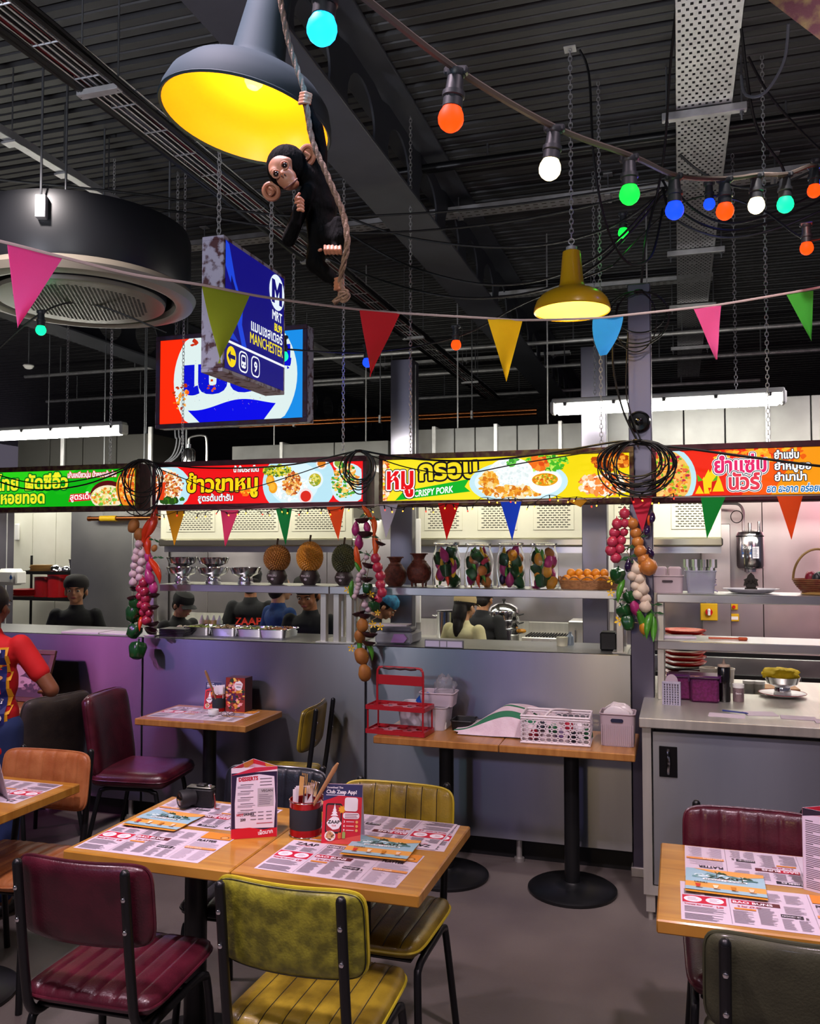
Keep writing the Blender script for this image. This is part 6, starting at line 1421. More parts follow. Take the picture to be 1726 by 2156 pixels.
# glass jars with vegetables
glass = mat('clear_glass', 'ffffff', .02, trans=1.0, ior=1.18)
side = ['left', 'centre', 'right']
jars = [(940, 60, 95, 'leftmost'), (1008, 62, 94, 'second'), (1075, 60, 96, 'third'), (1145, 62, 96, 'rightmost')]
mixes = [['green', 'lime', 'chilli', 'magenta', 'orange', 'yellow', 'green', 'magenta', 'yellow', 'lime'], ['onion', 'yellow', 'chilli', 'green', 'magenta', 'lime', 'yellow', 'green', 'radish', 'lime'], ['green', 'onion', 'magenta', 'squash', 'eggplant', 'yellow', 'magenta', 'lime', 'green', 'chilli'], ['squash', 'magenta', 'green', 'lime', 'carrot', 'lime', 'potato', 'orange', 'magenta', 'yellow']]
vc_ = {'green': 'dark green pepper', 'lime': 'long green chilli', 'chilli': 'red chilli', 'magenta': 'magenta aubergine', 'orange': 'small orange', 'yellow': 'yellow chilli', 'onion': 'golden onion', 'radish': 'pink radish', 'squash': 'golden squash', 'eggplant': 'dark aubergine', 'carrot': 'orange carrot', 'potato': 'brown potato'}
for ji, (px, w, h, wh) in enumerate(jars):
    k = dpt(px) / 1800; r = w * k / 2; Hh = h * k; p = spx(px); t = thing('glass_jar', 'clear glass jar of mixed vegetables, %s of the four on the shelf' % wh, 'jar', p, 0, 'glass jars of vegetables')
    pr = [(.001, .0), (r * .93, .0), (r, .008), (r, Hh * .60), (r * .92, Hh * .74), (r * .80, Hh * .84), (r * .78, Hh * .92)]
    inn = [(r * .75, Hh * .92), (r * .77, Hh * .84), (r * .89, Hh * .73), (r * .965, Hh * .59), (r * .965, .014), (.001, .010)]
    MB().lathe(pr + inn, 40, caps=False).build('jar_body', glass, t)
    MB().lathe([(.001, Hh * .93), (r * .86, Hh * .93), (r * .92, Hh * .95), (r * .90, Hh * .985), (r * .3, Hh * 1.0), (.001, Hh * 1.0)], 36, caps=False).build('lid', glass, t)
    MB().tube([(r * .80 * cos(a), r * .80 * sin(a), Hh * .925) for a in [2 * pi * i / 30 for i in range(30)]], .003, 6, closed=True).build('seal', mat('jar_seal', 'b8b4ac', .4), t)
    q = random.Random(ji + 40); mix = mixes[ji]; n = 27
    cnt = {}
    for i in range(n):
        kind = mix[i % len(mix)]; lvl = min(4, i // 6); zz = .034 + (i / 6 * .93) * Hh * .16; a = i * 2.4 + q.uniform(-.3, .3); rr = r * (.56 if lvl < 4 else .42)
        s = {'green': .026, 'lime': .011, 'chilli': .012, 'magenta': .020, 'orange': .018, 'yellow': .010, 'onion': .024, 'radish': .02, 'squash': .025, 'eggplant': .018, 'carrot': .011, 'potato': .02}[kind] * 1.3
        xx, yy = rr * cos(a), rr * sin(a); lb = '%s in the %s jar, level %s, %s%s' % (vc_[kind], wh, ['at the bottom', 'low', 'halfway up', 'high', 'at the top'][lvl], 'left ' if xx < -.01 else ('right ' if xx > .01 else 'middle '), 'front' if yy < 0 else 'back') + ['', ', tilted', ', lying askew', ', half hidden', ', upright', ', pressed to the glass'][i % 6]
        lb = lb.replace('level ', '')
        nm = VNAME.get(kind, kind)
        key = (kind, round(s, 3))
        if key not in _vc:
            o = vegmesh(kind, s).build(nm, VM[kind], None, angle=60); _vc[key] = o.data
        else: o = bpy.data.objects.new(nm, _vc[key]); COL.objects.link(o)
        o.location = p + V((xx * .95, yy * .95, zz)); o.rotation_euler = (q.uniform(-.5, .5), q.uniform(-.9, .9) if kind not in ('magenta', 'eggplant', 'lime', 'chilli', 'carrot') else q.uniform(-.35, .35), q.uniform(0, 6))
        tag(o, lb, 'vegetable', 'vegetables inside the glass jars')
# wicker basket of oranges
k = dpt(1235) / 1800; p = spx(1240); wk = mat('light_wicker', '8a5a34', .6, col2='a87448', scale=60, bump=.4, bscale=80)
t = thing('wicker_basket', 'low scalloped wicker basket full of oranges on the shelf', 'basket', p, 0); W = 58 * k; m = MB()
for j in range(7): m.tube([((W + .002 * j) * cos(a), (.075 + .002 * j) * sin(a), .004 + j * .007) for a in [2 * pi * i / 40 for i in range(40)]], .0042, 5, closed=True)
m.build('woven_side', wk, t, kind='stuff'); m = MB()
for i in range(14):
    a0 = 2 * pi * i / 14; m.tube([((W + .016) * cos(a0 + d), (.09) * sin(a0 + d), .05 + .018 * sin((d / (2 * pi / 14)) * pi)) for d in [2 * pi / 14 * j / 6 for j in range(7)]], .004, 5)
m.build('scalloped_rim', wk, t, kind='stuff'); MB().prism(ell(0, 0, W, .075, 30), 0, .003).build('bottom', wk, t)
posn = ['far left', 'second from left', 'third from left', 'fourth from left', 'fifth from left', 'sixth from left', 'far right']
for row, (yy, zz, nn, off) in enumerate(((-.035, .055, 6, 0), (.03, .055, 6, .012), (.0, .088, 5, .02))):
    for i in range(nn):
        x = -W + .035 + off + i * (2 * W - .07 - off) / (nn - .2)
        o = bpy.data.objects.new('orange', _vc[('orange', .018)] if False else (_vc.get('big_orange') or _vc.setdefault('big_orange', vegmesh('orange', .026).build('orange', VM['orange'], None, angle=60).data)))
        COL.objects.link(o); o.location = p + V((x, yy, zz)); o.rotation_euler = (i, row, i * 2); tag(o, 'orange in the wicker basket, %s of the %s row' % (posn[i], ['front', 'back', 'top'][row]), 'fruit', 'oranges in the wicker basket')
for o in list(COL.objects):
    if o.name.startswith('orange') and 'label' not in o: bpy.data.objects.remove(o)
# right shelf of the rack: boxes, cutlery tub, tray, basket
RZ = .93 + .545 + .0005; RY = 4.78
def rpx(px): p_ = aty(px, 1200, RY); return V((p_.x, RY, RZ))
pinkw = mat('pinkish_white_box', 'b8a4ac', .45)
t = tub('napkin_box', 'pinkish white box with card inserts on the right rack', rpx(1405).x, RY, 0, .16, .15, .088, pinkw, z=RZ, taper=.95, cat='box')
MB().prism(rrect(.055, .012, .006, 4), 0, .002, plane((0, -.0755, .06), (1, 0, 0), (0, 0, 1))).build('handle_slot', mat('slot_dark', '3a2c34', .5), t)
for s_ in (-1, 1): MB().box(s_ * .037 - .034, s_ * .037 + .034, -.04, .04, .05, .135, .008).build('card_insert', mat('insert_pink', 'c4aeb8', .5), t)
t = tub('cutlery_tub', 'clear tub of plastic cutlery with pale green tipped picks on the right rack', rpx(1474).x, RY, 0, .155, .14, .115, mat('clear_tub', 'c8c8d8', .2, trans=.55, alpha=.75), z=RZ, taper=.85)
q = random.Random(8); m = MB()
for i in range(60): a = (q.uniform(-.05, .05), q.uniform(-.04, .04), q.uniform(.01, .09)); m.tube([a, (a[0] + q.uniform(-.04, .04), a[1] * .8 + q.uniform(-.01, .01), min(.11, max(.006, a[2] + q.uniform(-.04, .04))))], .004, 5)
m.build('wrapped_cutlery', mat('wrapped_cutlery', 'a898b8', .3), t, kind='stuff')
for i in range(12):
    x = -.07 + i * .0127; c = (mat('pick_green', '9ab08a', .5), mat('pick_white', 'c8c4d4', .5), mat('pick_dark', '4a5048', .5))[i % 3]
    MB().box(x - .005, x + .005, -.002 + (i % 2) * .012, .001 + (i % 2) * .012, .08, .135).box(x * 1.14 - .0055, x * 1.14 + .0055, -.003 + (i % 2) * .012, .002 + (i % 2) * .012, .13, .175, .001).build('pick', c, t)
p = rpx(1580); t = thing('serving_tray', 'white oval tray on the right rack under the small dark ornament', 'tray', p, 0)
MB().lathe([(.001, .003), (.095, .003), (.125, .020), (.14, .022), (.14, .025), (.122, .024), (.093, .007), (.001, .007)], 40, sx=1.0, sy=.7, caps=False).build('tray', mat('enamel_white', 'b8b4bc', .3), t)
t = thing('temple_ornament', 'small dark carved ornament standing on the white tray', 'ornament', p + V((0.0, 0, .0085)), 0); dk = mat('dark_bronze', '2a2422', .5, .3)
m = MB().box(-.03, .03, -.02, .02, 0, .02, .003).box(-.024, .024, -.015, .015, .02, .045, .003); m.build('base', dk, t)
MB().prism([(-.036, .03), (-.03, .055), (-.036, .062), (-.02, .07), (-.015, .085), (0, .10), (.015, .085), (.02, .07), (.036, .062), (.03, .055), (.036, .03)], -.012, .012, plane((0, 0, 0), (1, 0, 0), (0, 0, 1))).build('carved_figure', dk, t)
for a in range(5): MB().sph((-.02 + .01 * a, -.014, .045 + .012 * (a % 2)), .006, 8).build('relief', dk, t)
p = rpx(1722); t = thing('handled_basket', 'wicker basket with a tall handle at the right edge of the rack', 'basket', p, 0); m = MB()
for j in range(8): r = .075 + .045 * sin(j / 7 * 1.3); m.tube([(r * cos(a), r * .8 * sin(a), .012 + j * .009) for a in [2 * pi * i / 30 for i in range(30)]], .005, 5, closed=True)
m.build('woven_side', mat('red_brown_wicker', '7a3020', .6, col2='8a5a34', scale=40), t, kind='stuff')
MB().tube([(.118 * cos(a), 0, .07 + .16 * sin(a)) for a in [pi * i / 24 for i in range(25)]], .006, 8).build('handle', mat('pale_cane', 'b08a50', .5), t)
MB().lathe([(.05, 0), (.085, .002), (.07, .014)], 24).build('base_ring', mat('pale_cane', 'b08a50', .5), t)
for i, (dx, c, s_) in enumerate(((-.035, '8a1430', .03), (.01, '1c4a30', .03), (.03, '5a1040', .032), (-.01, '28282c', .026))): crumple('wrapped_gift', ['dark red', 'green', 'purple', 'black'][i] + ' wrapped bundle in the handled basket', 'parcel', p + V((dx, -.01 * i, .055)), (s_, s_ * .8, s_ * 1.3), mat('gift_' + c, c, .4), i + 9, .2, 14)
# steel tank on the wall and its pipes, switches
tc = aty(1580, 1160, 7.45); t = thing('steel_tank', 'upright stainless tank with a blue and white label, fixed to the pink-lit wall', 'tank', (tc.x, 7.5, tc.z - .17), 0); r = .105
MB().lathe([(.001, 0), (r * .45, 0), (r * .45, .02), (r * .92, .03), (r, .05), (r, .30), (r * .9, .325), (r * .3, .345), (.001, .346)], 36, caps=False).build('body', chrome, t)
MB().lathe([(r * 1.01, .285), (r * 1.02, .29), (r * 1.01, .295)], 36, caps=False).build('band', black, t)
P = Print(plane((-.07, -r - .001, .11), (1, 0, 0), (0, 0, 1)), pm); P.z = 0; P.up = lambda d=.0: setattr(P, 'z', P.z + .0004); P.rect(0, 0, .075, .11, '1c3a6c', True); P.text('K-15', .004, .078, .03, 'e8ecf4', off=.03, fitw=.066); P.rect(.005, .01, .07, .03, 'd8dce4', True); P.rect(.004, .035, .07, .05, '3a5a8c'); P.rect(.08, .0, .13, .095, 'c0c4cc', True); lines(P, .084, .01, .126, .085, '5a606c', pitch=.012, th=.004)
P.mb.v = [(x, -sqrt(max(0, (r + .002) ** 2 - x * x)) - (abs(y + r + .001)), z) for x, y, z in P.mb.v]; P.mb.build('label_print', P.ms, t, flat=True, kind='stuff')
MB().cyl((0, 0, .345), (0, 0, .40), .014).build('neck', steel, t); MB().cyl((.07, 0, .33), (.07, 0, .41), .012).build('valve', chrome, t); MB().tube(spline([(-.05, 0, .33), (-.05, 0, .42), (-.05, .0, .50), (-.08, .0, .55), (-.14, 0, .56), (-.24, 0, .56)], 4), .011, 8).build('pipe', steel, t)
MB().tube([(-.10 + .045 * cos(a), -.01, .45 + .05 * sin(a)) for a in [2 * pi * i / 20 for i in range(20)]], .004, 6, closed=True).build('hose', cable, t); MB().box(-.05, .05, .07, .19, .1, .2, .004).build('wall_bracket', steel, t)
yel = mat('switch_yellow', 'c8a010', .45)
for (px, py, s_, lb, kk) in ((1492, 1288, .066, 'yellow gas isolation switch with a red and white knob on the steel column', 0), (1544, 1277, .026, 'small yellow box with a red stop button', 1), (1545, 1300, .030, 'small yellow box with a label under the red button', 2)):
    Yw = 7.34 if kk == 0 else 7.68; c = aty(px, py, Yw); t = thing('wall_switch', lb, 'switch', (c.x, Yw, c.z), 0)
    MB().box(-s_ * (1 if kk == 0 else 1.3), s_ * (1 if kk == 0 else 1.3), -.03, .01, -s_ * 1.05, s_ * 1.05, .005).build('box', yel, t)
    if kk < 2: MB().tube([(0, -.031, 0), (0, -.05, 0)], s_ * (.42 if kk == 0 else .5), 20).build('button', mat('button_red', 'b81410', .35), t)
    if kk == 0: MB().box(-.010, .010, -.056, -.050, -.026, .016, .002).sph((0, -.052, .016), (.013, .006, .012), 10).build('knob', white, t)
    if kk == 2: MB().box(-.03, .03, -.0315, -.030, -.016, .01).build('label_plate', white, t)
# ---------------------------------------------------------------- right worktop things
def wpx(px, py, z=WZ): return atz(px, py, z)
pur = mat('purple_lid', '4a1450', .25, trans=.2, coat=.3); cab = mat('shredded_cabbage', '7a1450', .5, col2='a03a7c', scale=90, lo=.42, hi=.58, bump=.4)
cclear = mat('clear_container', 'd8a8d0', .12, trans=.7, ior=1.15, alpha=.7)
for i, (px, py, w, h, d) in enumerate(((1484, 1480, .137, .135, .13), (1432, 1474, .11, .13, .12))):
    p = wpx(px, py); t = thing('food_container', ['square container of shredded red cabbage with a purple lid, right', 'square container of red cabbage partly behind the grey strainer'][i], 'container', (p.x, p.y + d / 2, WZ), 0, 'cabbage containers with purple lids')
    MB().box(-w / 2 + .006, w / 2 - .006, -d / 2 + .006, d / 2 - .006, .004, h * .84, .008).build('cabbage', cab, t)
    MB().box(-w / 2, w / 2, -d / 2, d / 2, .0, h * .90, .010).build('body', mat('container_tint', 'b060a0', .1, trans=.85, ior=1.1), t)
    MB().box(-w / 2 - .006, w / 2 + .006, -d / 2 - .006, d / 2 + .006, h * .90, h, .005).build('lid', pur, t)
    for s_ in (-1, 1): MB().box(s_ * (w / 2 + .006) - .006, s_ * (w / 2 + .006) + .006, -.03, .03, h * .72, h * .98, .003).build('clip', pur, t)
p = wpx(1416, 1484); t = thing('strainer_basket', 'small grey slotted strainer leaning against the purple containers', 'strainer', (p.x - .005, p.y, WZ), -.1); sg = mat('strainer_grey', '9a94a8', .5); m = MB()
m.box(-.040, .040, -.012, -.009, 0, .004).box(-.044, .044, -.014, .014, .105, .115, .002)
for i in range(7): x = -.038 + i * .0127; m.box(x - .003, x + .003, -.013, -.010, 0, .108)
for j in range(9): m.box(-.040, .040, -.0125, -.0105, .008 + j * .012, .011 + j * .012)
for s_ in (-1, 1): m.box(s_ * .042 - .002, s_ * .042 + .002, -.013, .013, 0, .108)
m.box(-.040, .040, .010, .013, 0, .108); m.build('slotted_body', sg, t, kind='stuff'); MB().prism(ell(0, .115, .030, .035, 24), -.010, -.007, plane((0, 0, 0), (1, 0, 0), (0, 0, 1))).build('round_tab', mat('tab_pink', 'a894a0', .5), t)
p = wpx(1525, 1478); t = thing('sauce_bottle', 'tall black squeeze bottle of sauce beside the cabbage container', 'bottle', (p.x, p.y + .02, WZ), 0)
MB().lathe([(.001, 0), (.029, 0), (.031, .004), (.031, .17), (.029, .175), (.001, .176)], 28, caps=False).build('bottle', mat('soy_black', '0c080a', .15, coat=.5), t); MB().lathe([(.030, .176), (.030, .186), (.010, .190), (.006, .20), (.003, .215)], 20).build('nozzle_cap', mat('nozzle_beige', 'b09a88', .5), t)
p = wpx(1555, 1478); t = thing('spice_jar', 'small spice jar with a white lid and a dark label', 'jar', (p.x, p.y + .02, WZ), 0); MB().lathe([(.001, 0), (.026, 0), (.027, .003), (.027, .07)], 24).build('glass', mat('spice_glass', '7a6468', .3), t); MB().lathe([(.029, .07), (.029, .088), (.001, .089)], 24).build('lid', white, t)
P = Print(plane((0, 0, 0), (1, 0, 0), (0, 0, 1)), pm); P.rect(-.018, .02, .016, .055, '3a3038', True); P.z = .001; P.text('Sauce', -.015, .04, .012, 'e0d8dc', off=.02, fitw=.028); P.mb.v = [(x, -sqrt(.0282 ** 2 - x * x) + (y if False else 0) - (.0006 if j > 3 else 0), z) for j, (x, y, z) in enumerate(P.mb.v)]; P.mb.build('label_print', P.ms, t, flat=True, kind='stuff')
p = wpx(1650, 1470); py_ = p.y + .06; t = thing('dinner_plate', 'white plate with a red rim under the glass bowl on the right worktop', 'plate', (p.x, py_, WZ), 0)
MB().lathe([(.001, .004), (.07, .004), (.115, .016), (.118, .019), (.112, .018), (.07, .008), (.001, .008)], 40, caps=False).build('plate', mat('plate_white', 'd8d4d4', .3), t); MB().tube([(.117 * cos(a), .117 * sin(a), .019) for a in [2 * pi * i / 40 for i in range(40)]], .0016, 5, closed=True).build('rim_line', mat('rim_red', '9a1c24', .4), t)
t = thing('steel_bowl', 'footed bowl with a yellow cloth standing on the white plate', 'bowl', (p.x, py_, WZ + .0085), 0); bowl(t, 0, .088, .095)
crumple('yellow_cloth', 'bright yellow crumpled cloth in the footed bowl', 'cloth', (p.x - .01, py_, WZ + .0085 + .085), (.085, .075, .035), mat('yellow_cloth', 'd8b80c', .7, bump=.3), 5, .35, 30)
# back prep table
def ppx(px, z=.9005, Y=5.3): p_ = aty(px, 1400, Y); return V((p_.x, Y, z))
p = ppx(1441); red = mat('red_plate', 'b01410', .25, coat=.4); blk_p = mat('black_plate', '0c0c0e', .25, coat=.4)
for i in range(11):
    t = solo(MB().lathe([(.001, 0), (.09, 0), (.122, .020), (.124, .026), (.118, .024), (.088, .006), (.001, .006)], 36, caps=False), 'stacked_plate', [red, red, red, blk_p][i % 4], ('%s plate, %s of the tall stack' % (['red', 'red', 'red', 'black'][i % 4], ['bottom', 'second', 'third', 'fourth', 'fifth', 'sixth', 'seventh', 'eighth', 'ninth', 'tenth', 'topmost'][i])), 'plate', (p.x, p.y, .9005 + i * .0305), 0, 'red and black plates stacked on the prep table')
for i, (px, w, h, c, lb) in enumerate(((1452, .12, .10, 'c8b8c4', 'clear tub with pink and yellow tools behind the cabbage'), (1492, .10, .13, 'c8c0b4', 'round white deli tub, left of the pair'), (1526, .10, .13, 'd0c8bc', 'round white deli tub, right of the pair'))):
    p = ppx(px, Y=5.12); t = thing('deli_tub', lb, 'tub', p, 0); MB().lathe([(.001, 0), (w * .40, 0), (w * .5, h), (w * .53, h), (w * .53, h + .008), (w * .48, h + .008), (w * .47, h), (w * .37, .005), (.001, .005)], 28, caps=False).build('tub', mat('deli_' + c, c, .4), t)
    MB().lathe([(.001, h * .7), (w * .44, h * .7)], 24, caps=False).build('contents', mat('deli_in', 'b0a088', .6), t)
for i, (px, lb) in enumerate(((1575, 'left small lidded glass pot'), (1597, 'right small lidded glass pot'))):
    p = ppx(px, Y=5.12); t = thing('glass_pot', lb + ' on the prep table', 'jar', p, 0)
    MB().lathe([(.001, 0), (.028, 0), (.030, .06)], 22).build('glass', mat('pot_glass', 'a8a8a4', .2, .2), t); MB().lathe([(.031, .06), (.031, .075), (.001, .076)], 22).build('lid', white, t)
solo(MB().box(-.12, .12, -.08, .08, 0, .015, .003), 'chopping_board', mat('board_wood', '9c6a34', .5), 'wooden chopping board behind the glass pots', 'board', ppx(1630, Y=5.35), .1)
p = aty(1395 + 50, 1347, 4.8)
solo(MB().tube([(-.09, 0, .006), (.06, 0, .006)], .005, 8).box(.055, .10, -.014, .014, 0, .014, .004), 'pastry_brush', mat('brush_orange', 'b8481c', .5), 'orange handled brush on the lower rack shelf', 'brush', (aty(1530, 1347, 4.75).x, 4.75, .93 + .305 + .0005), 0)
solo(MB().box(-.09, .09, -.05, .05, 0, .012, .002), 'paper_stack', paper, 'pink stack of papers on the lower rack shelf at its left', 'paper', (aty(1425, 1347, 4.75).x, 4.76, .93 + .305 + .0005), .2)
# ---------------------------------------------------------------- cooking line things
def cpx(px, Y=7.15, z=.9005): p_ = aty(px, 1350, Y); return V((p_.x, Y, z))
t = thing('steamer_pot', 'tall polished steamer pot with a domed lid on the cooking line', 'pot', cpx(1061), 0); r = .128
for i, (a, b) in enumerate(((0, .13), (.133, .20), (.203, .27))): MB().lathe([(.001, a), (r * (.97 if i else 1), a), (r * (1 if i else 1.0), a + .006), (r, b - .006), (r * 1.03, b - .004), (r * 1.03, b), (.001, b)], 40, caps=False).build('pot_tier', chrome, t)
MB().lathe([(r * 1.04, .27), (r * 1.03, .278), (r * .9, .305), (r * .5, .335), (.015, .345), (.001, .345)], 40, caps=False).build('lid', chrome, t); MB().lathe([(.008, .343), (.006, .355), (.016, .362), (.012, .375), (.001, .377)], 16).build('lid_knob', black, t)
for s_ in (-1, 1):
    for z in (.09, .17, .24): MB().tube([(s_ * (r + .0), -.03, z), (s_ * (r + .035), -.02, z + .01), (s_ * (r + .035), .02, z + .01), (s_ * (r), .03, z)], .005, 6).build('handle', black, t)
t = thing('stock_pot', 'plain steel stock pot half hidden behind the person in cream', 'pot', cpx(948), 0); MB().lathe([(.001, 0), (.12, 0), (.12, .26), (.125, .262), (.118, .26), (.118, .01), (.001, .01)], 32, caps=False).build('pot', chrome, t)
for s_ in (-1, 1): MB().tube([(s_ * .12, -.03, .22), (s_ * .15, -.02, .225), (s_ * .15, .02, .225), (s_ * .12, .03, .22)], .005, 6).build('handle', chrome, t)
t = thing('griddle', 'long steel griddle with a black grate right of the steamer', 'griddle', cpx(1165), 0); MB().box(-.24, .22, -.16, .2, 0, .075, .006).build('body', steelH, t); m = MB()
for i in range(18): m.box(-.21 + i * .024, -.203 + i * .024, -.14, .16, .076, .088)
m.build('grate', black, t, kind='stuff'); MB().box(-.24, .22, .2, .22, 0, .17, .004).build('splashback', steelH, t)
for i in range(3): MB().cyl((-.15 + i * .15, -.165, .035), (-.15 + i * .15, -.19, .035), .016).build('knob', black, t)
solo(MB().sph((0, 0, .02), (.04, .03, .02), 14), 'bread_roll', VM['squash'], 'yellow bun on the griddle grate', 'bread', cpx(1098, z=.99), 0)
t = thing('fryer', 'steel fryer behind the small white tubs right of the griddle', 'fryer', cpx(1232, Y=7.1), 0); MB().box(-.12, .12, -.14, .14, 0, .22, .008).build('body', steelH, t); MB().tube([(-.06, -.145, .04), (-.06, -.17, .05), (-.06, -.17, .15), (-.06, -.145, .16)], .007, 6).build('handle', chrome, t)
# front ledge things (z = counter top)
LZ = CT - .0015
def lpx(px, Y=4.95): p_ = aty(px, 1340, Y); return V((p_.x, Y, LZ))
solo(MB().box(-.14, .14, -.09, .09, 0, .012, .002), 'white_paper', paper, 'white papers lying on the ledge in front of the cook in the head scarf', 'paper', lpx(185, 4.82), .05); solo(MB().box(-.12, .12, -.08, .08, 0, .008, .002), 'white_paper', paper, 'white papers on the ledge left of the left garland', 'paper', lpx(252, 4.82), -.1)
q = random.Random(4)
for i, (px, c, lb) in enumerate(((425, '8a9a4a', 'steel food pan of chopped greens, left on the ledge'), (480, 'b8a070', 'steel food pan of pale noodles on the ledge'), (535, 'a0a860', 'steel food pan of sliced cabbage on the ledge'), (582, 'b07848', 'steel food pan of brown food beside the blue jacket'))):
    t = tub('food_pan', lb, lpx(px).x, 4.98, 0, .20, .22, .05, chrome, z=LZ, cat='pan'); m = MB()
    for k in range(60): m.sph((q.uniform(-.08, .08), q.uniform(-.09, .09), q.uniform(.03, .052)), (q.uniform(.008, .016), q.uniform(.008, .016), .007), 6)
    m.build('food', mat('food_' + c, c, .6), t, kind='stuff')
for i in range(5): solo(MB().box(-.09, .09, -.07, .07, 0, .008, .002), 'foil_tray', mat('tray_dark', '4a4850', .3, .6), '%s grey foil tray stacked at the left of the ledge' % ['bottom', 'second', 'middle', 'fourth', 'top'][i], 'tray', (lpx(372, 4.85).x, 4.85, LZ + i * .0095), .02 * i, 'foil trays stacked on the ledge')
for i, (px, c) in enumerate(((425, 'e0dccc'), (437, 'd8c890'), (450, 'c8b060'), (462, 'b8c0b0'))):
    t = thing('squeeze_bottle', ['white', 'cream', 'yellow', 'pale green'][i] + ' squeeze bottle on the ledge before the man in the cap', 'bottle', (lpx(px, 5.12).x, 5.12, LZ), 0); MB().lathe([(.001, 0), (.020, 0), (.021, .07), (.018, .078)], 18).build('bottle', mat('sq_' + c, c, .4), t); MB().lathe([(.014, .078), (.003, .11)], 12).build('nozzle', mat('sq_cap', 'c8c8c8', .4), t)
for i in range(4): crumple('bao_basket', '%s pale dumpling in front of the man in the cap' % ['leftmost', 'second', 'third', 'rightmost'][i], 'dumpling', (lpx(395 + i * 12, 5.12).x, 5.02, LZ), (.025, .025, .03), mat('dough', 'd8ccb0', .6), i, .2, 12)
t = thing('receipt_printer', 'grey label printer on the ledge right of the middle garland', 'printer', lpx(842, 4.88), 0)
MB().box(-.13, .10, -.09, .12, 0, .07, .012).build('case', mat('printer_grey', '8c8c94', .4), t); MB().box(-.09, .10, -.094, .02, .07, .10, .01).build('cover', mat('printer_dark', '5c5c66', .35), t); MB().prism([(-.02, .0), (.06, .0), (.08, .025), (.06, .05), (.0, .05)], 0, .012, plane((0, -.104, .012), (1, 0, 0), (0, 0, 1))).build('front_trim', mat('trim_lilac', 'a87cb8', .3), t)
t = thing('paper_note', 'clipboard of white papers lying on the grey printer', 'paper', lpx(820, 4.9) + V((0, 0, .1005)), .1); MB().box(-.12, .12, -.07, .07, 0, .006).build('sheet', paper, t)
t = thing('price_holder', 'low row of three small price cards on the counter edge', 'card holder', lpx(934, 4.70), 0); MB().box(-.11, .115, -.01, .012, 0, .045, .002).build('holder', mat('holder_grey', '6c6c74', .4), t)
for i, (a, w) in enumerate(((-.104, .08), (-.018, .036), (.024, .085))): MB().box(a, a + w, -.0125, -.0105, .006, .038).build('card', mat('card_lilac', 'b8b0c8', .5), t)
for px, nm, lb in ((1190, 'white_tub', 'small white tub on the ledge before the griddle'), (1198, 'water_bottle', 'small clear water bottle on the ledge')):
    if nm == 'white_tub': solo(MB().lathe([(.03, 0), (.034, .045), (.034, .05), (.001, .05)], 20), nm, mat('cream_tub', 'd0ccb0', .5), lb, 'tub', lpx(1183, 5.0), 0)
    else: solo(MB().lathe([(.02, 0), (.022, .01), (.022, .05), (.009, .065), (.009, .078), (.001, .079)], 18), nm, mat('bottle_clear', 'b8c8d8', .1, trans=.6), lb, 'bottle', lpx(1200, 5.05), 0)
for i, (px, w, h) in enumerate(((1282, .09, .10), (1300, .07, .08))): solo(MB().box(-w / 2, w / 2, -.06, .06, 0, h, .008), 'card_reader_dock', black, ['black till dock on the ledge left of the tall pillar', 'small dark till box beside the dock'][i], 'till', lpx(px, 4.9 + .14 * i), 0)
# ---------------------------------------------------------------- back left kitchen: wire rack
rp = aty(60, 1200, 7.25); t = thing('wire_rack', 'black wire rack of pots against the cream wall', 'rack', (-6.65, 7.2, 0), 0); W = .87
for x in (0, W):
    for y in (0, .38): MB().cyl((x, y, 0), (x, y, 1.62), .013).build('post', black, t)
zsh = [.5, 1.72 - 112 / 1800 * 8.4, 1.72 - 55 / 1800 * 8.4]
for z in zsh:
    m = MB().box(-.01, W + .01, -.01, 0.0, z - .03, z).box(-.01, W + .01, .38, .39, z - .03, z)
    for i in range(26): m.box(i * W / 25 - .002, i * W / 25 + .002, 0, .38, z - .006, z - .002)
    m.build('wire_shelf', black, t, kind='stuff')
X0 = rp.x - .35
def rk(px): return aty(px, 1200, 7.35).x
for i, (px, w, h, c, lb) in enumerate(((92, .11, .20, '8a0e12', 'dark red pot on the rack, left of the pair'), (124, .13, .23, 'a01014', 'bright red pot on the rack, right of the pair'))):
    t = thing('red_pot', lb, 'pot', (rk(px), 7.38, zsh[1]), 0); MB().lathe([(.001, 0), (w, 0), (w, h), (w * 1.04, h + .005), (w * .98, h), (w * .98, .01), (.001, .01)], 32, caps=False).build('pot', mat('pot_' + c, c, .25, coat=.4), t)
for i in range(6): solo(MB().lathe([(.001, 0), (.13, 0), (.15, .014), (.145, .016), (.001, .006)], 30, caps=False), 'red_plate', mat('redplate', '8c1014', .3), '%s dark red plate in the low stack on the rack' % ['bottom', 'second', 'third', 'fourth', 'fifth', 'top'][i], 'plate', (rk(58), 7.36, zsh[1] + i * .012), 0, 'red plates on the wire rack')
for i in range(6): solo(MB().lathe([(.001, 0), (.10, .0), (.11, .010), (.001, .010)], 26, caps=False), 'flatbread', mat('wooden_plate', 'a88450', .6), '%s round wooden plate on the top of the rack' % ['bottom', 'second', 'third', 'fourth', 'fifth', 'topmost'][i], 'plate', (rk(83) + .01 * (i % 3), 7.36, zsh[2] + i * .0105), 0, 'round wooden plates on the rack')
for i, (px, r_) in enumerate(((118, .07), (140, .06))): t = thing('steel_bowl', ['larger upturned steel bowl on the rack', 'smaller upturned steel bowl on the rack'][i], 'bowl', (rk(px), 7.36, zsh[2]), 0); MB().lathe([(r_, 0), (r_ * 1.03, .004), (r_ * .9, r_ * .6), (r_ * .5, r_ * .9), (.001, r_)], 28, caps=False).build('bowl', chrome, t)
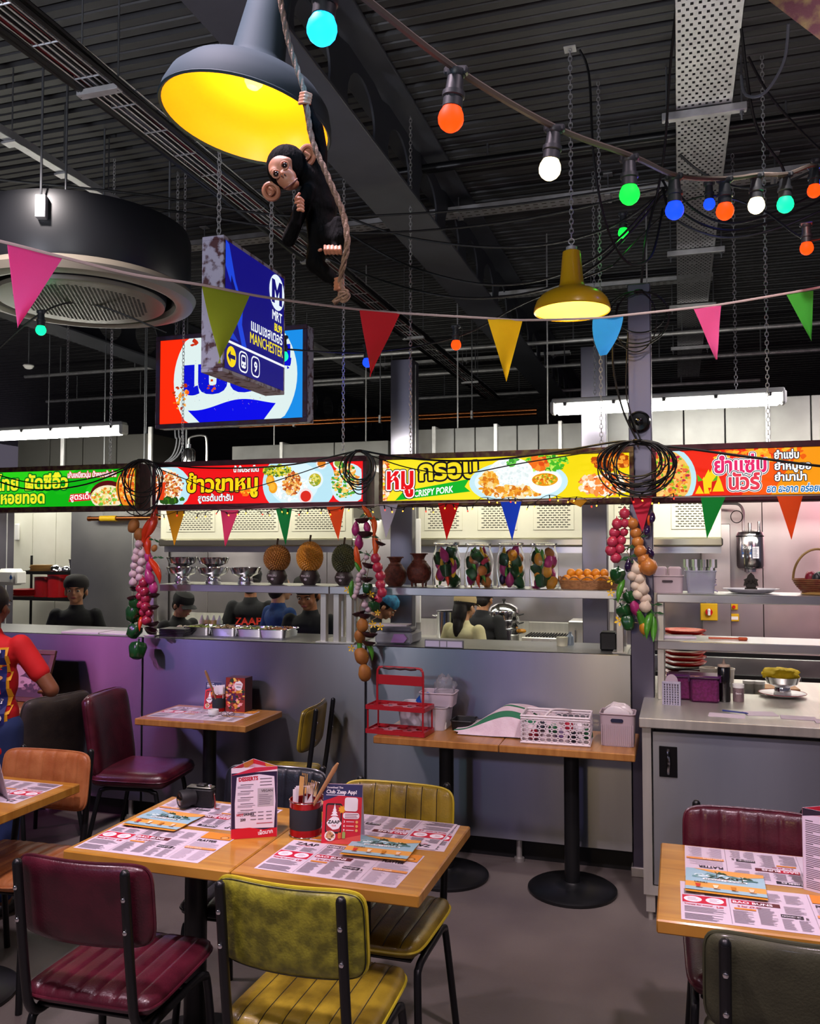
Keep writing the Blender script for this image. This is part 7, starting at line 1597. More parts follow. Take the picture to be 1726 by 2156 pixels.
t = tub('steel_pan', 'deep steel pan on the top of the rack with a dome beside it', rk(178), 7.38, 0, .30, .22, .12, chrome, z=zsh[2], cat='pan')
t = thing('dish_cover', 'round steel dome standing in the deep pan', 'dome', (rk(165), 7.38, zsh[2] + .1), 0); MB().lathe([(.07, 0), (.068, .05), (.04, .085), (.012, .095), (.012, .105), (.001, .108)], 26, caps=False).build('dome', chrome, t)
for i in range(8): solo(MB().lathe([(.001, 0), (.12, 0), (.14, .018), (.137, .020), (.001, .006)], 26, caps=False), 'black_plate', black, '%s black plate stacked at the right of the rack' % ['bottom', 'second', 'third', 'fourth', 'fifth', 'sixth', 'seventh', 'top'][i], 'plate', (rk(180), 7.36, zsh[1] + i * .018), 0, 'black plates on the wire rack')
# soap dispenser on a steel stand at the far left
c = aty(20, 1215, 5.9); t = thing('paper_towel_dispenser', 'white wall dispenser with a blue drop emblem at the left edge', 'dispenser', (c.x, c.y, c.z), 0)
MB().box(-.13, .07, -.02, .12, -.07, .07, .03).build('case', white, t); MB().box(.07, .09, -.02, .10, -.06, .05, .01).build('side_cheek', white, t); MB().prism([(.0, -.02), (.012, -.014), (.014, .0), (.0, .022), (-.014, .0), (-.012, -.014)], 0, .002, plane((.035, -.022, 0.0), (1, 0, 0), (0, 0, 1))).build('drop_emblem', mat('drop_blue', '1c4a8c', .4), t)
pillar('steel column at the left edge carrying the white dispenser', aty(-12, 1200, 6.15).x, 6.15, .26, .18, 2.35)
p = aty(63, 1120, 7.66); solo(MB().box(-.02, .03, 0, .03, -.09, .09, .006), 'wall_plate', white, 'small pale plate high on the cream wall at the left', 'switch', (aty(33, 1130, 7.66).x, 7.66, p.z), 0)
# copper pipes left behind green sign
p = aty(190, 1092, 7.0); b = aty(330, 1092, 7.0); t = thing('copper_pipe', 'thick copper pipe with a yellow band under the green sign', 'pipe', p, 0); MB().cyl((0, 0, 0), (b.x - p.x + .6, 0, 0), .022, n=14).cyl((.0, 0, -.0), (-.02, 0, 0), .026, n=14).build('pipe', cop, t); MB().cyl((.12, 0, 0), (.30, 0, 0), .028, n=14).build('band', yel, t)
for x in (.15, .6): MB().cyl((x, 0, .02), (x, 0, CEIL - p.z), .006, n=6).build('rod', ROD, t)
# ---------------------------------------------------------------- people
hair = mat('black_hair', '120e0d', .5, col2='1e1714', scale=40, stretch=(1, 1, .1)); blackcloth = mat('black_cloth', '0e0f11', .85, col2='15161a', scale=6)
def remesh(o, vox, it=3):
    m = o.modifiers.new('r', 'REMESH'); m.mode = 'VOXEL'; m.voxel_size = vox; m.use_smooth_shade = True
    s = o.modifiers.new('s', 'SMOOTH'); s.factor = .5; s.iterations = it
def cap_(m, pts, r):
    for i in range(len(pts) - 1): m.tube([pts[i], pts[i + 1]], [r[i], r[i + 1]], 14)
    for p, q in zip(pts, r): m.sph(p, q, 14)
def person(label, px, Y, ztop, yaw, shirt, skin='b07a58', bend=0.0, nod=0.0, turn=0.0, hat=None, hatm=None, longhair=False, arms=None, hs=1.0, sleeve='short', apron=None, back_print=None, chest=None, pants='16181c', x=None):
    top0 = .90 + .755 * cos(bend); s = ztop / (top0 + (.02 if hat else 0)); 
    c = V((x, Y, 0)) if x is not None else V((aty(px, 1280, Y).x, Y, 0))
    fw = V((sin(yaw), -cos(yaw), 0))
    c -= fw * (sin(bend) * .62 * s)          # so that the head, not the feet, stands at px
    t = thing('person', label, 'person', c, yaw, None); t.scale = (s, s, s)
    B = Matrix.Translation((0, 0, .90)) @ Matrix.Rotation(bend, 4, 'X') @ Matrix.Translation((0, 0, -.90))
    b = lambda p: B @ V(p)
    sk = mat('skin_' + skin, skin, .5, sss=.1); sm = shirt
    arms = arms or {}
    H = B @ Matrix.Translation((0, -.015, 1.47)) @ Matrix.Rotation(turn, 4, 'Z') @ Matrix.Rotation(nod, 4, 'X') @ Matrix.Scale(hs, 4)
    m = MB(); h = lambda p: H @ V(p)
    # head: skull, jaw, nose, ears, neck
    hm = MB(); hm.sph((0, .012, .105), (.074, .088, .082), 20); hm.sph((0, -.018, .055), (.058, .066, .066), 18); hm.sph((0, -.052, .008), (.026, .026, .020), 12)
    hm.sph((0, -.088, .062), (.012, .018, .012), 10); hm.sph((0, -.082, .080), (.008, .014, .022), 10); hm.sph((0, -.078, .102), (.045, .016, .010), 12); hm.sph((0, -.078, .032), (.022, .012, .010), 10)
    for sx in (-1, 1): hm.sph((sx * .076, .012, .065), (.010, .018, .028), 10); hm.sph((sx * .036, -.058, .050), (.018, .018, .018), 10)
    hm.v = [tuple(h(p)) for p in hm.v]; m.v += hm.v; m.f += hm.f; m.m += hm.m
    cap_(m, [h((0, .02, .03)), b((0, .02, 1.40))], [.052, .058])
    m.sph(b((0, .0, 1.30)), (.145, .088, .10), 16); m.sph(b((0, 0, 1.15)), (.125, .085, .14), 16); m.sph(b((0, 0, .98)), (.135, .095, .11), 16)
    J = {}
    for sx, nm in ((-1, 'l'), (1, 'r')):
        e, w = arms.get(nm, ((sx * .25, .02, 1.10), (sx * .22, -.16, .97))); sh = b((sx * .165, 0, 1.355)); e = b(e); w = b(w); J[nm] = (sh, e, w)
        cap_(m, [sh, e], [.050, .038]); cap_(m, [e, w], [.038, .026])
        d = (w - e).normalized(); u = d.cross(V((0, 0, 1)));  u = u.normalized() if u.length > .1 else V((1, 0, 0)); n = u.cross(d)
        pc = w + d * .045; cap_(m, [w, pc + d * .02], [.026, .030])
        for k in range(4):
            o_ = u * ((k - 1.5) * .0185); L = (.070, .080, .076, .060)[k]; cap_(m, [pc + o_ + d * .02, pc + o_ + d * (.02 + L * .55) - n * .004, pc + o_ * .9 + d * (.02 + L * .9) - n * .020], [.0095, .009, .0075])
        cap_(m, [w + d * .02 - u * .022 * sx * -1, w + d * .05 + u * .045 * sx, w + d * .085 + u * .050 * sx], [.012, .011, .009])
        cap_(m, [V((sx * .085, .0, .92)), V((sx * .10, -.01, .48))], [.082, .052]); cap_(m, [V((sx * .10, -.01, .48)), V((sx * .105, .02, .09))], [.052, .036]); cap_(m, [V((sx * .105, .02, .06)), V((sx * .11, -.11, .035))], [.038, .032])
    bo = m.build('body', sk, t); remesh(bo, .0068 if not hat == 'x' else .008)
    # eyes, brows, mouth
    for sx in (-1, 1):
        e = MB().sph((0, 0, 0), (.0125, .008, .0075), 12); e.v = [tuple(h(V(p) + V((sx * .031, -.074, .082)))) for p in e.v]; eo = e.build('eye', mat('eye_white', 'c8c0b8', .3), t)
        e = MB().sph((0, 0, 0), (.0055, .003, .0055), 10); e.v = [tuple(h(V(p) + V((sx * .031, -.0805, .081)))) for p in e.v]; e.build('iris', mat('iris_dark', '1a100c', .2), eo)
        e = MB().tube([(sx * .014, -.092, .099), (sx * .032, -.090, .104), (sx * .050, -.078, .098)], [.0025, .004, .002], 6); e.v = [tuple(h(p)) for p in e.v]; e.build('eyebrow', hair, t)
    e = MB().sph((0, -.090, .031), (.021, .007, .0065), 12); e.v = [tuple(h(p)) for p in e.v]; e.build('lips', mat('lips', '8a3c3c', .45), t)
    # hair and hats
    e = MB().sph((0, .022, .112), (.084, .092, .086), 22)
    if longhair: e.sph((0, .07, .03), (.07, .045, .12), 16); e.sph((0, .075, -.06), (.05, .035, .12), 14)
    else: e.sph((0, .055, .06), (.070, .055, .065), 16)
    keep = [(p[0], p[1] if p[2] > .15 else max(p[1], -.035 + (.0 if abs(p[0]) < .07 else -.02)), p[2]) for p in e.v]
    e.v = [tuple(h(p)) for p in keep]; ho = e.build('hair', hair, t); remesh(ho, .008, 2)
    if hat == 'scarf':
        e = MB().lathe([(.088, 0), (.092, .02), (.090, .05), (.070, .085), (.035, .10), (.001, .102)], 28, (0, .014, .105), sy=1.1); e.sph((0, .10, .10), (.03, .03, .05), 10); e.v = [tuple(h(p)) for p in e.v]; e.build('head_scarf', hatm, t)
    if hat == 'cook':
        e = MB().lathe([(.086, 0), (.088, .035), (.094, .06), (.085, .085), (.04, .098), (.001, .10)], 28, (0, .012, .108), sy=1.1); e.v = [tuple(h(p)) for p in e.v]; e.build('cook_hat', hatm, t)
    if hat == 'cap':
        e = MB().lathe([(.088, 0), (.089, .03), (.078, .065), (.045, .085), (.001, .092)], 28, (0, .014, .112), sy=1.12); e.sph((0, .014, .204), .007, 8)
        br = MB().grid(lambda u, v: V(((u - .5) * .15, -.07 - .075 * v * (1 - (2 * u - 1) ** 2 * .6), .118 - .012 * v - .018 * (2 * u - 1) ** 2)), 12, 5); n = len(br.v); br.add([(p[0], p[1], p[2] - .003) for p in br.v[:]], [tuple(f[::-1]) for f in br.f[:]])
        e.v = [tuple(h(p)) for p in e.v]; e.build('cap_crown', hatm, t); br.v = [tuple(h(p)) for p in br.v]; br.build('cap_brim', hatm, t)
    # shirt
    m = MB(); m.sph(b((0, .002, 1.31)), (.168, .105, .105), 18); m.sph(b((0, 0, 1.17)), (.150, .102, .17), 18); m.sph(b((0, 0, 1.0)), (.155, .112, .14), 18); m.sph(b((0, 0, .92)), (.156, .114, .12), 18)
    for nm, sx in (('l', -1), ('r', 1)):
        sh, e_, w = J[nm]; k = .62 if sleeve == 'short' else 1.0; cap_(m, [sh, sh + (e_ - sh) * k], [.057, .053 if sleeve == 'short' else .047])
        if sleeve == 'long': cap_(m, [e_, e_ + (w - e_) * .92], [.05, .038])
    if shirt.name == 'red_tshirt': m.sph((0, 0, .84), (.166, .124, .10), 18)
    cap_(m, [b((0, .015, 1.38)), b((0, .015, 1.405))], [.075, .068])
    so = m.build('shirt', sm, t); remesh(so, .011, 3)
    m = MB()
    for sx in (-1, 1): cap_(m, [V((sx * .083, .0, .93)), V((sx * .10, -.01, .48))], [.096, .068]); cap_(m, [V((sx * .10, -.01, .48)), V((sx * .105, .02, .12))], [.068, .055])
    m.sph((0, 0, .92), (.158, .115, .09), 16); remesh(m.build('trousers', mat('trousers_' + pants, pants, .85), t), .014, 2)
    for sx in (-1, 1): e = MB().sph((sx * .108, -.045, .042), (.048, .130, .042), 16); e.v = [(p[0], p[1], max(.001, p[2])) for p in e.v]; e.build('shoe', black, t)
    def wrap(P, nm, side):
        # press flat artwork (x across, z up from the waist) onto the torso surface
        out = []
        for (x_, y_, z_) in P.mb.v: yy = .008 + max([r_[1] * sqrt(max(0, 1 - (x_ / r_[0]) ** 2 - ((z_ - zc_) / r_[2]) ** 2)) for zc_, r_ in ((1.31, (.168, .105, .105)), (1.17, (.15, .102, .17)), (1.0, (.155, .112, .14)), (.92, (.156, .114, .12)))]); out.append((x_, z_, yy, y_))
        P.mb.v = [tuple(b((x_, side * (yy + abs(dy)), z_))) for (x_, z_, yy, dy) in out]; P.mb.build(nm, P.ms, t, flat=True, kind='stuff')
    if back_print: P = Print(plane((0, 0, 0), (-1, 0, 0), (0, 0, 1)), pm); P.z = .0; P.up = lambda d=0: setattr(P, 'z', P.z + .001); back_print(P); wrap(P, 'back_print', 1)
    if chest: P = Print(plane((0, 0, 0), (1, 0, 0), (0, 0, 1)), pm); P.z = .0; P.up = lambda d=0: setattr(P, 'z', P.z + .001); chest(P); wrap(P, 'chest_print', -1)
    return t
redshirt = mat('red_tshirt', 'b80c10', .8, col2='c81418', scale=5)
def bp_red(P):
    def rc(x0, y0, x1, y1, c, n=8):   # subdivided rectangle so that it can wrap
        for i in range(n): P.rect(x0 + (x1 - x0) * i / n, y0, x0 + (x1 - x0) * (i + 1) / n, y1, c)
        P.up()
    q = random.Random(3)
    for k in range(10): P.z = .0; rc(-.140 + .005 * (k % 3), .93 + .042 * k, .142 - .004 * (k % 2), .972 + .042 * k, 'e8a418')
    for k in range(10): P.z = .003; rc(-.130, .94 + .04 * k, .130, .98 + .04 * k, '1c2468')
    P.z = .009
    P.text('Ka', .085, 1.24, .045, 'e02838', off=.03); P.text('Sawasdee', -.075, 1.24, .04, 'e02838', off=.03, fitw=.15); P.text('come mai', -.085, 1.12, .045, 'e02838', off=.04, fitw=.20); P.text('today?', .02, 1.07, .035, 'f0ecf0', off=.02, fitw=.10)
    for (a, c, r, k) in ((.09, 1.33, .03, 'f0e4e8'), (-.06, 1.33, .03, 'f0e4e8'), (.095, 1.0, .032, 'e4dcd0'), (.11, 1.20, .014, 'd89a60')): P.shape(ell(a, c, r, r * .8, 14), k)
    P.shape(ell(.095, 1.0, .024, .018, 14), '7a5838')
    for i in range(24): a = q.uniform(-.1, .1); c = q.uniform(.97, 1.34); P.shape(ell(a, c, .004, .004, 5), q.choice(['e8c030', 'f0f0f0', 'e04060']))
person('person in a red T-shirt with a navy back print at the left edge', -18, 3.30, 1.53, pi + .15, redshirt, '7a4a30', back_print=bp_red, hs=1.02, arms={'l': ((-.33, -.02, 1.13), (-.17, -.26, 1.08)), 'r': ((.30, .0, 1.12), (.15, -.25, 1.05))}, pants='1c2c58')
zr = 'd03018'
person('cook in a black T-shirt and black head scarf, facing the dining room at the left', 160, 5.56, 1.475, .48, blackcloth, 'b07c5c', hat='scarf', hatm=mat('scarf_black', '1a1518', .8), hs=1.16, chest=lambda P: (P.text('Z', .105, 1.20, .05, zr, off=.05)))
person('cook in a black cap and black shirt, head bent to the right over the pans', 381, 5.95, 1.355, 1.2, blackcloth, 'b08468', bend=.22, nod=.16, hat='cap', hatm=mat('cap_black', '101012', .8), hs=1.1, chest=lambda P: (P.text('LEO', -.12, 1.18, .035, 'd8d0c8', off=.03)))
person('cook in a black shirt with red lettering across the back, under the durians', 528, 6.3, 1.52, pi + .25, blackcloth, 'a06a48', hs=1.05, hat='cook', hatm=mat('cap_black', '101012', .8), back_print=lambda P: (P.text('ZAAP', -.125, 1.20, .085, zr, off=.05, fitw=.24), P.text('THAI', -.05, 1.14, .045, zr, off=.04, fitw=.10)))
person('person in a blue fleece jacket standing between the cooks', 588, 5.75, 1.50, pi - .6, mat('blue_fleece', '14305c', .9, col2='1a3c70', scale=20), 'b08464', hs=1.0, sleeve='long')
person('cook in a black uniform and black cook hat looking down, beside the shelf posts', 652, 5.48, 1.49, .05, blackcloth, '9c6848', nod=.32, hat='cook', hatm=mat('cookhat', '121214', .8), hs=1.14, chest=lambda P: (P.text('Z', -.085, 1.12, .05, zr, off=.05), P.text('ZAAP', .0, 1.14, .03, zr, off=.04, fitw=.07)))
person('person with a blue head covering half hidden by the middle garland', 800, 5.9, 1.40, pi / 2 + .3, blackcloth, 'b07c5c', bend=.3, nod=.4, hat='scarf', hatm=mat('scarf_blue', '1c4c70', .7, col2='2c7ca0', scale=30), hs=1.0)
person('person in a cream jacket and beige cap with long dark hair, seen from behind', 976, 6.0, 1.385, pi - .45, mat('cream_jacket', 'b0aa80', .85, col2='beb890', scale=5), 'b08464', hat='cap', hatm=mat('cap_beige', 'a89468', .8), longhair=True, hs=1.08, sleeve='long', nod=.15)
person('person in black behind the one in the cream jacket', 1018, 6.55, 1.40, pi - .3, blackcloth, 'a87450', hs=1.0, bend=.15)
# ---------------------------------------------------------------- chimpanzee figure on its rope
fur = mat('chimp_fur', '030304', .85, spec=.1, col2='08080a', scale=60, stretch=(1, 1, .3), bump=.5, bscale=120); cf = mat('chimp_skin', '94604a', .5, col2='b48064', scale=20, sss=.15)
DM = 1.62; base = atd(665, 430, DM)
# frame facing the camera: X right, Y away, Z up in the view
Xa = V((cos(TH), sin(TH), 0)); el = math.atan((1150 - 430) / 1800); Ya = V((-sin(TH) * cos(el), cos(TH) * cos(el), sin(el)))
t = thing('chimpanzee_figure', 'black chimpanzee figure clinging to a rope in front of the grey pendant lamp', 'figure', base, 0)
def cp(px, py, dd=0.0): return atd(px, py, DM + dd) - base
m = MB(); k = DM / 1800
def seg(l, r, n=14): cap_(m, [cp(*q_) for q_ in l], [q_ * k for q_ in r])
m.sph(cp(672, 400, .01), 32 * k, 18); m.sph(cp(678, 440, .005), 33 * k, 18); m.sph(cp(683, 485, 0), 33 * k, 18); m.sph(cp(680, 515, .0), 29 * k, 16); seg([(668, 395, .01), (680, 510, 0)], [32, 32]); seg([(668, 395, 0), (640, 365, -.01), (614, 350, -.02)], [24, 22, 22])
m.sph(cp(604, 352, -.012), (44 * k, 42 * k, 46 * k), 22)
seg([(668, 385, .0), (676, 320, 0), (668, 268, -.01), (655, 250, -.01), (643, 206, -.015)], [20, 14, 13, 12, 9])     # raised arm
seg([(650, 405, -.02), (628, 455, -.035), (608, 505, -.04), (622, 470, -.06), (627, 436, -.065)], [19, 15, 15, 12, 9])    # bent arm
seg([(690, 500, -.02), (715, 505, -.05), (712, 470, -.04)], [25, 18, 15]); seg([(700, 490, -.03), (712, 515, -.05), (706, 530, -.06)], [22, 15, 10])
seg([(670, 520, 0), (662, 555, -.02), (690, 580, -.02), (708, 592, -.03)], [24, 19, 16, 10])
o = m.build('body', fur, t); remesh(o, .0032, 2)
fc = V(cp(592, 362, -.075)); r_ = lambda a, b_, dd=0: cp(a, b_, dd)
# face: tilted like in the photo (eyes line rises to the right)
m = MB(); m.sph(cp(590, 352, -.040), (27 * k, 16 * k, 25 * k), 18); m.sph(cp(603, 375, -.046), (22 * k, 17 * k, 20 * k), 18); m.sph(cp(611, 388, -.050), (20 * k, 14 * k, 12 * k), 14); m.sph(cp(600, 340, -.046), (16 * k, 10 * k, 9 * k), 12); m.sph(cp(579, 362, -.046), (13 * k, 10 * k, 10 * k), 12); m.sph(cp(597, 366, -.058), (6 * k, 8 * k, 5 * k), 10)
remesh(m.build('face', cf, t), .0028, 3)
for (a, b_) in ((599, 348), (581, 366)):
    MB().sph(cp(a, b_, -.0595), (6 * k, 4 * k, 6 * k), 14).build('eye', mat('chimp_eye', '1c0a06', .08, coat=1), t); MB().tube([cp(a + 8.5 * cos(q_), b_ + 8.5 * sin(q_), -.059) for q_ in [2 * pi * i / 16 for i in range(16)]], .0016, 6, closed=True).build('eyelid', cf, t)
MB().tube(spline([cp(598, 398, -.060), cp(606, 393, -.064), (cp(616, 386, -.064)), cp(626, 376, -.058)], 4), .0016, 6).build('mouth', mat('chimp_mouth', '5c2a22', .5), t)
for (a, b_) in ((593, 371), (599, 368)): MB().sph(cp(a, b_, -.0655), (1.5 * k, 1.5 * k, 2 * k), 8).build('nostril', mat('nostril', '1c0c08', .6), t)
for (a, b_, rx, rz, an) in ((646, 328, 15, 21, .2), (571, 403, 15, 17, -.5)):
    m = MB(); pts = [cp(a + rx * cos(q_) * cos(an) - rz * sin(q_) * sin(an), b_ + rx * cos(q_) * sin(an) + rz * sin(q_) * cos(an), -.012) for q_ in [2 * pi * i / 20 for i in range(20)]]; m.tube(pts, .0045, 8, closed=True); m.sph(cp(a, b_, -.006), (rx * k * .9, .006, rz * k * .9), 16); m.tube(spline([cp(a - 5, b_ - 8, -.015), cp(a + 5, b_, -.015), cp(a - 3, b_ + 9, -.015)], 4), .003, 6); m.build('ear', cf, t)
def paw(l, r=6):
    r *= .66
    mm = MB(); 
    for q_ in l: cap_(mm, [cp(*p_) for p_ in q_], [r * k] * len(q_))
    remesh(mm.build('hand', cf, t), .0015, 1)
paw([[(630 + i * 1, 218 - i * 7, -.02), (640 + i * 1, 216 - i * 7, -.036), (652 + i * 1, 218 - i * 6, -.026)] for i in range(4)] + [[(640, 212, -.02), (648, 204, -.034)]], 5)
paw([[(622, 420 + i * 8, -.066), (632, 417 + i * 8, -.075), (638, 423 + i * 7, -.072)] for i in range(4)] + [[(624, 416, -.07), (630, 408, -.07)]], 5)
paw([[(684 + i * 8, 518, -.062), (684 + i * 8, 526, -.072), (686 + i * 8, 534, -.066)] for i in range(5)] + [[(676, 526, -.06), (672, 527, -.062)], [(688, 524, -.058), (718, 524, -.055)]], 5)
paw([[(705, 588 + i * 7, -.035), (714, 586 + i * 7, -.045), (722, 590 + i * 7, -.038)] for i in range(4)] + [[(706, 592, -.03), (712, 612, -.03)]], 5)
rope = mat('hemp_rope', '6a5446', .9, col2='80685a', scale=60, bump=.4, bscale=150)
def ropeob(label, pts, r=.0045, cat='rope', n=8, tw=26.0):
    c = spline(pts, n); o0 = V(c[0]); mb = MB(); L = 0; P3 = [[], [], []]
    for i, p in enumerate(c):
        if i: L += (c[i] - c[i - 1]).length
        tt = (c[min(i + 1, len(c) - 1)] - c[max(i - 1, 0)]).normalized(); u = tt.cross(V((0, 1, 0.1))).normalized(); w = tt.cross(u)
        for k_ in range(3): a = L / r / tw * 6.283 * 2 + k_ * 2.094; P3[k_].append(p - o0 + (u * cos(a) + w * sin(a)) * r * .55)
    for q_ in P3: mb.tube(q_, r * .62, 6)
    return solo(mb, 'rope', rope, label, cat, o0)
ropeob('twisted brown rope the chimpanzee hangs on, with a knot under its foot', [atd(x_, y_, DM + d_) for x_, y_, d_ in ((560, -110, .05), (588, -8, 0), (608, 90, -.01), (641, 196, -.025), (656, 290, -.03), (690, 372, -.05), (722, 450, -.06), (731, 510, -.07), (722, 560, -.06), (717, 590, -.045), (722, 612, -.04), (732, 622, -.04), (722, 632, -.04), (716, 618, -.04), (730, 616, -.04), (702, 638, -.04))], .0052, n=10)
# ---------------------------------------------------------------- bunting
def pennant(t, a, b, c, m_, label, thick=.0012, wav=.012, ph=0.0, tipr=0):
    a, b, c = V(a), V(b), V(c); n = (b - a).cross(c - a).normalized(); N = 10; mb = MB(); vs = []
    for side in (0, 1):
        for j in range(N + 1):
            for i in range(N + 1):
                v = j / N; u = i / N; w = 1 - v * (1 - tipr); l = a + (c - a) * v; r = b + (c - b) * v; p = l + (r - l) * u if tipr == 0 else (a + (b - a) * (.5 + (u - .5) * (1 - v ** 2 * .75)) + (c - (a + b) / 2) * v)
                vs.append(p + n * (wav * sin(u * 3 + v * 4 + ph) * v + thick * side))
    fs = []
    for side in (0, 1):
        o_ = side * (N + 1) ** 2
        for j in range(N):
            for i in range(N): q_ = (o_ + j * (N + 1) + i, o_ + j * (N + 1) + i + 1, o_ + (j + 1) * (N + 1) + i + 1, o_ + (j + 1) * (N + 1) + i); fs.append(q_ if side == 0 else q_[::-1])
    mb.add(vs, fs); o = mb.build('pennant', m_, t, angle=80); o['label'] = label; return o
def cloth(c, e=0.0):
    if 'pennant_' + c in MATS: return MATS['pennant_' + c]
    m = mat('pennant_' + c, c, .8, bump=.1, bscale=200); nt = m.node_tree; tr = nt.nodes.new('ShaderNodeBsdfTranslucent'); tr.inputs[0].default_value = (*hx(c), 1); mx = nt.nodes.new('ShaderNodeMixShader'); mx.inputs[0].default_value = .5
    nt.links.new(nt.nodes['Principled BSDF'].outputs[0], mx.inputs[1]); nt.links.new(tr.outputs[0], mx.inputs[2]); nt.links.new(mx.outputs[0], nt.nodes['Material Output'].inputs[0]); return m
rd = [(-60, 500, 2.85), (0, 508, 2.9), (130, 541, 3.0), (280, 578, 3.15), (425, 600, 3.3), (560, 626, 3.5), (750, 651, 3.85), (840, 659, 3.95), (1026, 670, 4.0), (1100, 674, 4.0), (1250, 670, 3.95), (1312, 664, 3.9), (1460, 648, 3.9), (1518, 641, 3.9), (1655, 618, 3.8), (1726, 605, 3.75), (1800, 590, 3.7), (2100, 500, 3.9), (2500, 330, 4.4), (2900, 120, 5.0)]
r0 = atd(863, 660, 3.9); t = thing('bunting', 'long white tape bunting with seven large coloured pennants, nearest the camera', 'bunting', r0)
MB().tube([p_ - r0 for p_ in spline([atd(*q_) for q_ in rd], 6)], .0055, 6).build('tape', mat('white_tape', 'b8a4a0', .8), t)
def Dr(px):
    for (a, _, d0), (b_, _, d1) in zip(rd[:-1], rd[1:]):
        if a <= px <= b_: return d0 + (d1 - d0) * (px - a) / (b_ - a)
for i, (x0, y0, x1, y1, x2, y2, c, nm, tr) in enumerate(((15, 513, 132, 543, 37, 690, 'e858a4', 'pink', 0), (425, 602, 527, 619, 462, 765, 'b8c838', 'lime green', 0), (757, 653, 842, 660, 780, 793, 'f03c48', 'red', 0), (1026, 671, 1100, 674, 1066, 803, 'f4d41c', 'yellow', 0), (1248, 671, 1312, 666, 1270, 748, '48b4f0', 'light blue', .3), (1460, 650, 1518, 643, 1508, 757, 'f068a8', 'pink', 0), (1655, 620, 1712, 612, 1708, 718, '58c848', 'green', 0))):
    pennant(t, atd(x0, y0, Dr(x0)) - r0, atd(x1, y1, Dr(x1)) - r0, atd(x2, y2, (Dr(x0) + Dr(x1)) / 2 + .02) - r0, cloth(c), nm + ' pennant', ph=i, tipr=tr)
BY = 4.572; r0 = aty(863, 1062, BY); t = thing('bunting', 'small bunting of coloured pennants taped under the lit signs', 'bunting', r0)
sm_ = [(349, 1074, 390, 1074, 367, 1148, 'f0b41c', 'ochre'), (464, 1073, 503, 1073, 474, 1150, 'f04880', 'pink'), (580, 1070, 615, 1069, 601, 1147, '109848', 'green'), (687, 1066, 725, 1065, 712, 1138, 'ff6420', 'orange'), (798, 1062, 838, 1060, 812, 1135, 'e0d8e4', 'white'), (922, 1059, 967, 1058, 940, 1138, 'f81c1c', 'red'), (1053, 1056, 1098, 1055, 1078, 1138, '1c58f0', 'blue'), (1190, 1052, 1240, 1050, 1222, 1068, 'c89018', 'folded ochre'), (1326, 1046, 1375, 1044, 1352, 1120, 'e83858', 'crimson'), (1475, 1046, 1528, 1045, 1488, 1134, '10a840', 'green'), (1635, 1044, 1690, 1043, 1666, 1136, 'ff6420', 'orange')]
for i, (x0, y0, x1, y1, x2, y2, c, nm) in enumerate(sm_): pennant(t, aty(x0, y0, BY) - r0, aty(x1, y1, BY) - r0, aty(x2, y2, BY - .01) - r0, cloth(c), nm + ' pennant', wav=.004, ph=i, thick=.001)
MB().tube([aty(px, py, BY) - r0 for px, py in ((330, 1075), (500, 1073), (700, 1066), (900, 1059), (1100, 1055), (1300, 1048), (1500, 1046), (1760, 1042))], .0025, 5).build('tape', mat('white_tape', 'b8a4a0', .8), t)
# fairy lights along the sign bottoms
r0 = aty(863, 1075, 4.565); t = thing('fairy_lights', 'string of tiny fairy lights drooping along the bottom of the lit signs', 'fairy lights', r0); q = random.Random(11); pts = []
for i in range(76): px = 330 + i * 14.5; base_y = 1080 - (px - 330) * .026; pts.append(aty(px, base_y + 4 * sin(i * 1.3) - (14 if px > 1000 else 0) * abs(sin(i * .35)), 4.563 + .004 * (i % 2)))
MB().tube([p_ - r0 for p_ in spline(pts, 2)], .0016, 5).build('wire', cable, t)
sk_ = MB().tube([(0, 0, 0), (0, 0, -.022)], [.0035, .003], 6); fc_ = [E('fairy_warm', 'ffb040', 3.0), E('fairy_red', 'ff3828', 2.5), E('fairy_green', '40e870', 2.0)]
tips = []
for i, p_ in enumerate(pts[::1]):
    if i % 3 == 2: continue
    an = (q.uniform(-.3, .3), q.uniform(-.8, .8), 0)
    if i == 0: so = sk_.build('socket', cable, t); sd = so.data
    else: so = bpy.data.objects.new('socket', sd); COL.objects.link(so); so.parent = t
    so.location = p_ - r0; so.rotation_euler = an; k_ = (0, 0, 0, 1, 0, 2)[i % 6]
    if len(tips) <= k_ or True:
        key = ('tip', k_)
        if key not in _vc: b_ = MB().sph((0, 0, -.027), (.004, .004, .006), 8).build('mini_bulb', fc_[k_], so); _vc[key] = b_.data
        else: b_ = bpy.data.objects.new('mini_bulb', _vc[key]); COL.objects.link(b_); b_.parent = so
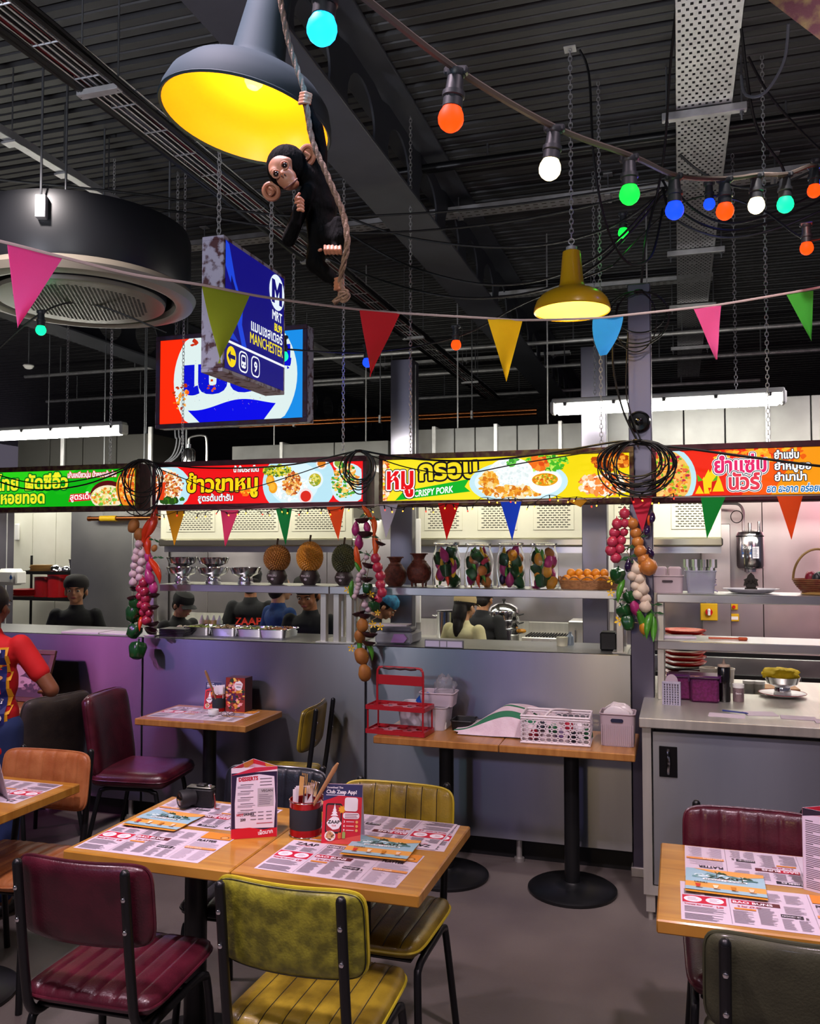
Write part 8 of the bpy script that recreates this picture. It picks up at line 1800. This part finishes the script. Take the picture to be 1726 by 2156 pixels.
# cable coils over the sign joints
def coil(label, px, py, rx, ry, n, Y=4.50, tail=True, seed=1):
    q_ = random.Random(seed); c = aty(px, py, Y); k_ = dpt(px, Y) / 1800; mb = MB(); pts = []
    for i in range(n):
        a = rx * k_ * q_.uniform(.60, 1.12); b_ = ry * k_ * q_.uniform(.62, 1.12); ox = q_.uniform(-.22, .22) * rx * k_; oz = (ry * k_ - b_) * .9
        for j in range(18): w_ = pi / 2 + 2 * pi * j / 18; pts.append((ox + a * cos(w_), -.03 * i / n + q_.uniform(-.004, .004), oz + b_ * sin(w_)))
    mb.tube(spline(pts, 2), .0036, 6); t_ = thing('cable_coil', label, 'cable coil', c, 0, 'black cable coils on the sign joints'); mb.build('loops', cable, t_)
    MB().tube([(.02 * cos(a), .02 * sin(a) - .015, ry * k_ * .98 + .0) for a in [2 * pi * i / 10 for i in range(10)]], .007, 6, closed=True).build('tie', black, t_)
    MB().tube([(0, .0, ry * k_), (0, .06, ry * k_ + .005), (0, .10, ry * k_ - .02)], .005, 6).build('hook', galv, t_)
    return c
coil('coil of black cable hanging between the green and the red sign', 299, 1022, 46, 54, 8, seed=2); coil('coil of black cable hanging between the red and the yellow sign', 757, 995, 40, 46, 8, seed=3)
coil('largest tangled coil of black cable hanging on the tall pillar', 1342, 985, 72, 58, 17, seed=5); coil('loose coil of thin cable behind the yellow pendant at the pillar top', 1345, 675, 68, 62, 4, Y=4.62, seed=7)
for i, (l, s_, r_) in enumerate(((((-40, 1000), (60, 1030), (180, 1020), (300, 972)), 'black cable sagging across the green sign', .005), (((-40, 990), (80, 1018), (200, 1005), (300, 970)), 'second black cable sagging across the green sign', .004),
    (((300, 970), (420, 985), (600, 980), (757, 948)), 'black cable sagging across the top of the red sign', .005), (((300, 972), (380, 1005), (480, 1035), (620, 1000), (757, 950)), 'thin black cable sagging low across the red sign', .003),
    (((757, 948), (860, 965), (1000, 970), (1150, 955), (1300, 930), (1345, 935)), 'thick black cable sagging across the top of the yellow sign', .006), (((757, 950), (860, 985), (970, 997), (1100, 975), (1345, 935)), 'thin black cable sagging across the yellow sign', .0035),
    (((1345, 935), (1450, 945), (1600, 965), (1800, 985), (2040, 960)), 'thick black cable crossing the orange sign', .007), (((1300, 640), (1290, 760), (1310, 860), (1345, 935)), 'black cable dropping beside the speaker on the tall pillar', .006), (((1322, 700), (1318, 820), (1330, 880), (1350, 930)), 'thin black cable dropping along the tall pillar', .004))):
    cable_run([aty(a, b_, 4.50 if i < 7 else 4.62) for a, b_ in l], s_, r_)
# round speaker on the pillar
c = aty(1345, 888, 4.64); t = thing('round_speaker', 'round glossy black speaker fixed to the front of the tall pillar', 'speaker', (c.x, 4.668, c.z))
o = MB().lathe([(.001, 0), (.056, 0), (.060, .01), (.058, .03), (.048, .040), (.044, .034), (.022, .030), (.014, .040), (.001, .043)], 36, caps=False).build('housing', mat('speaker_gloss', '0a0a0c', .2, coat=.5), t); o.rotation_euler = (pi / 2, 0, 0)
for p_ in ((.01, .012), (-.012, .01)): MB().sph((p_[0], -.045, p_[1]), (.004, .002, .004), 8).build('driver', chrome, t)
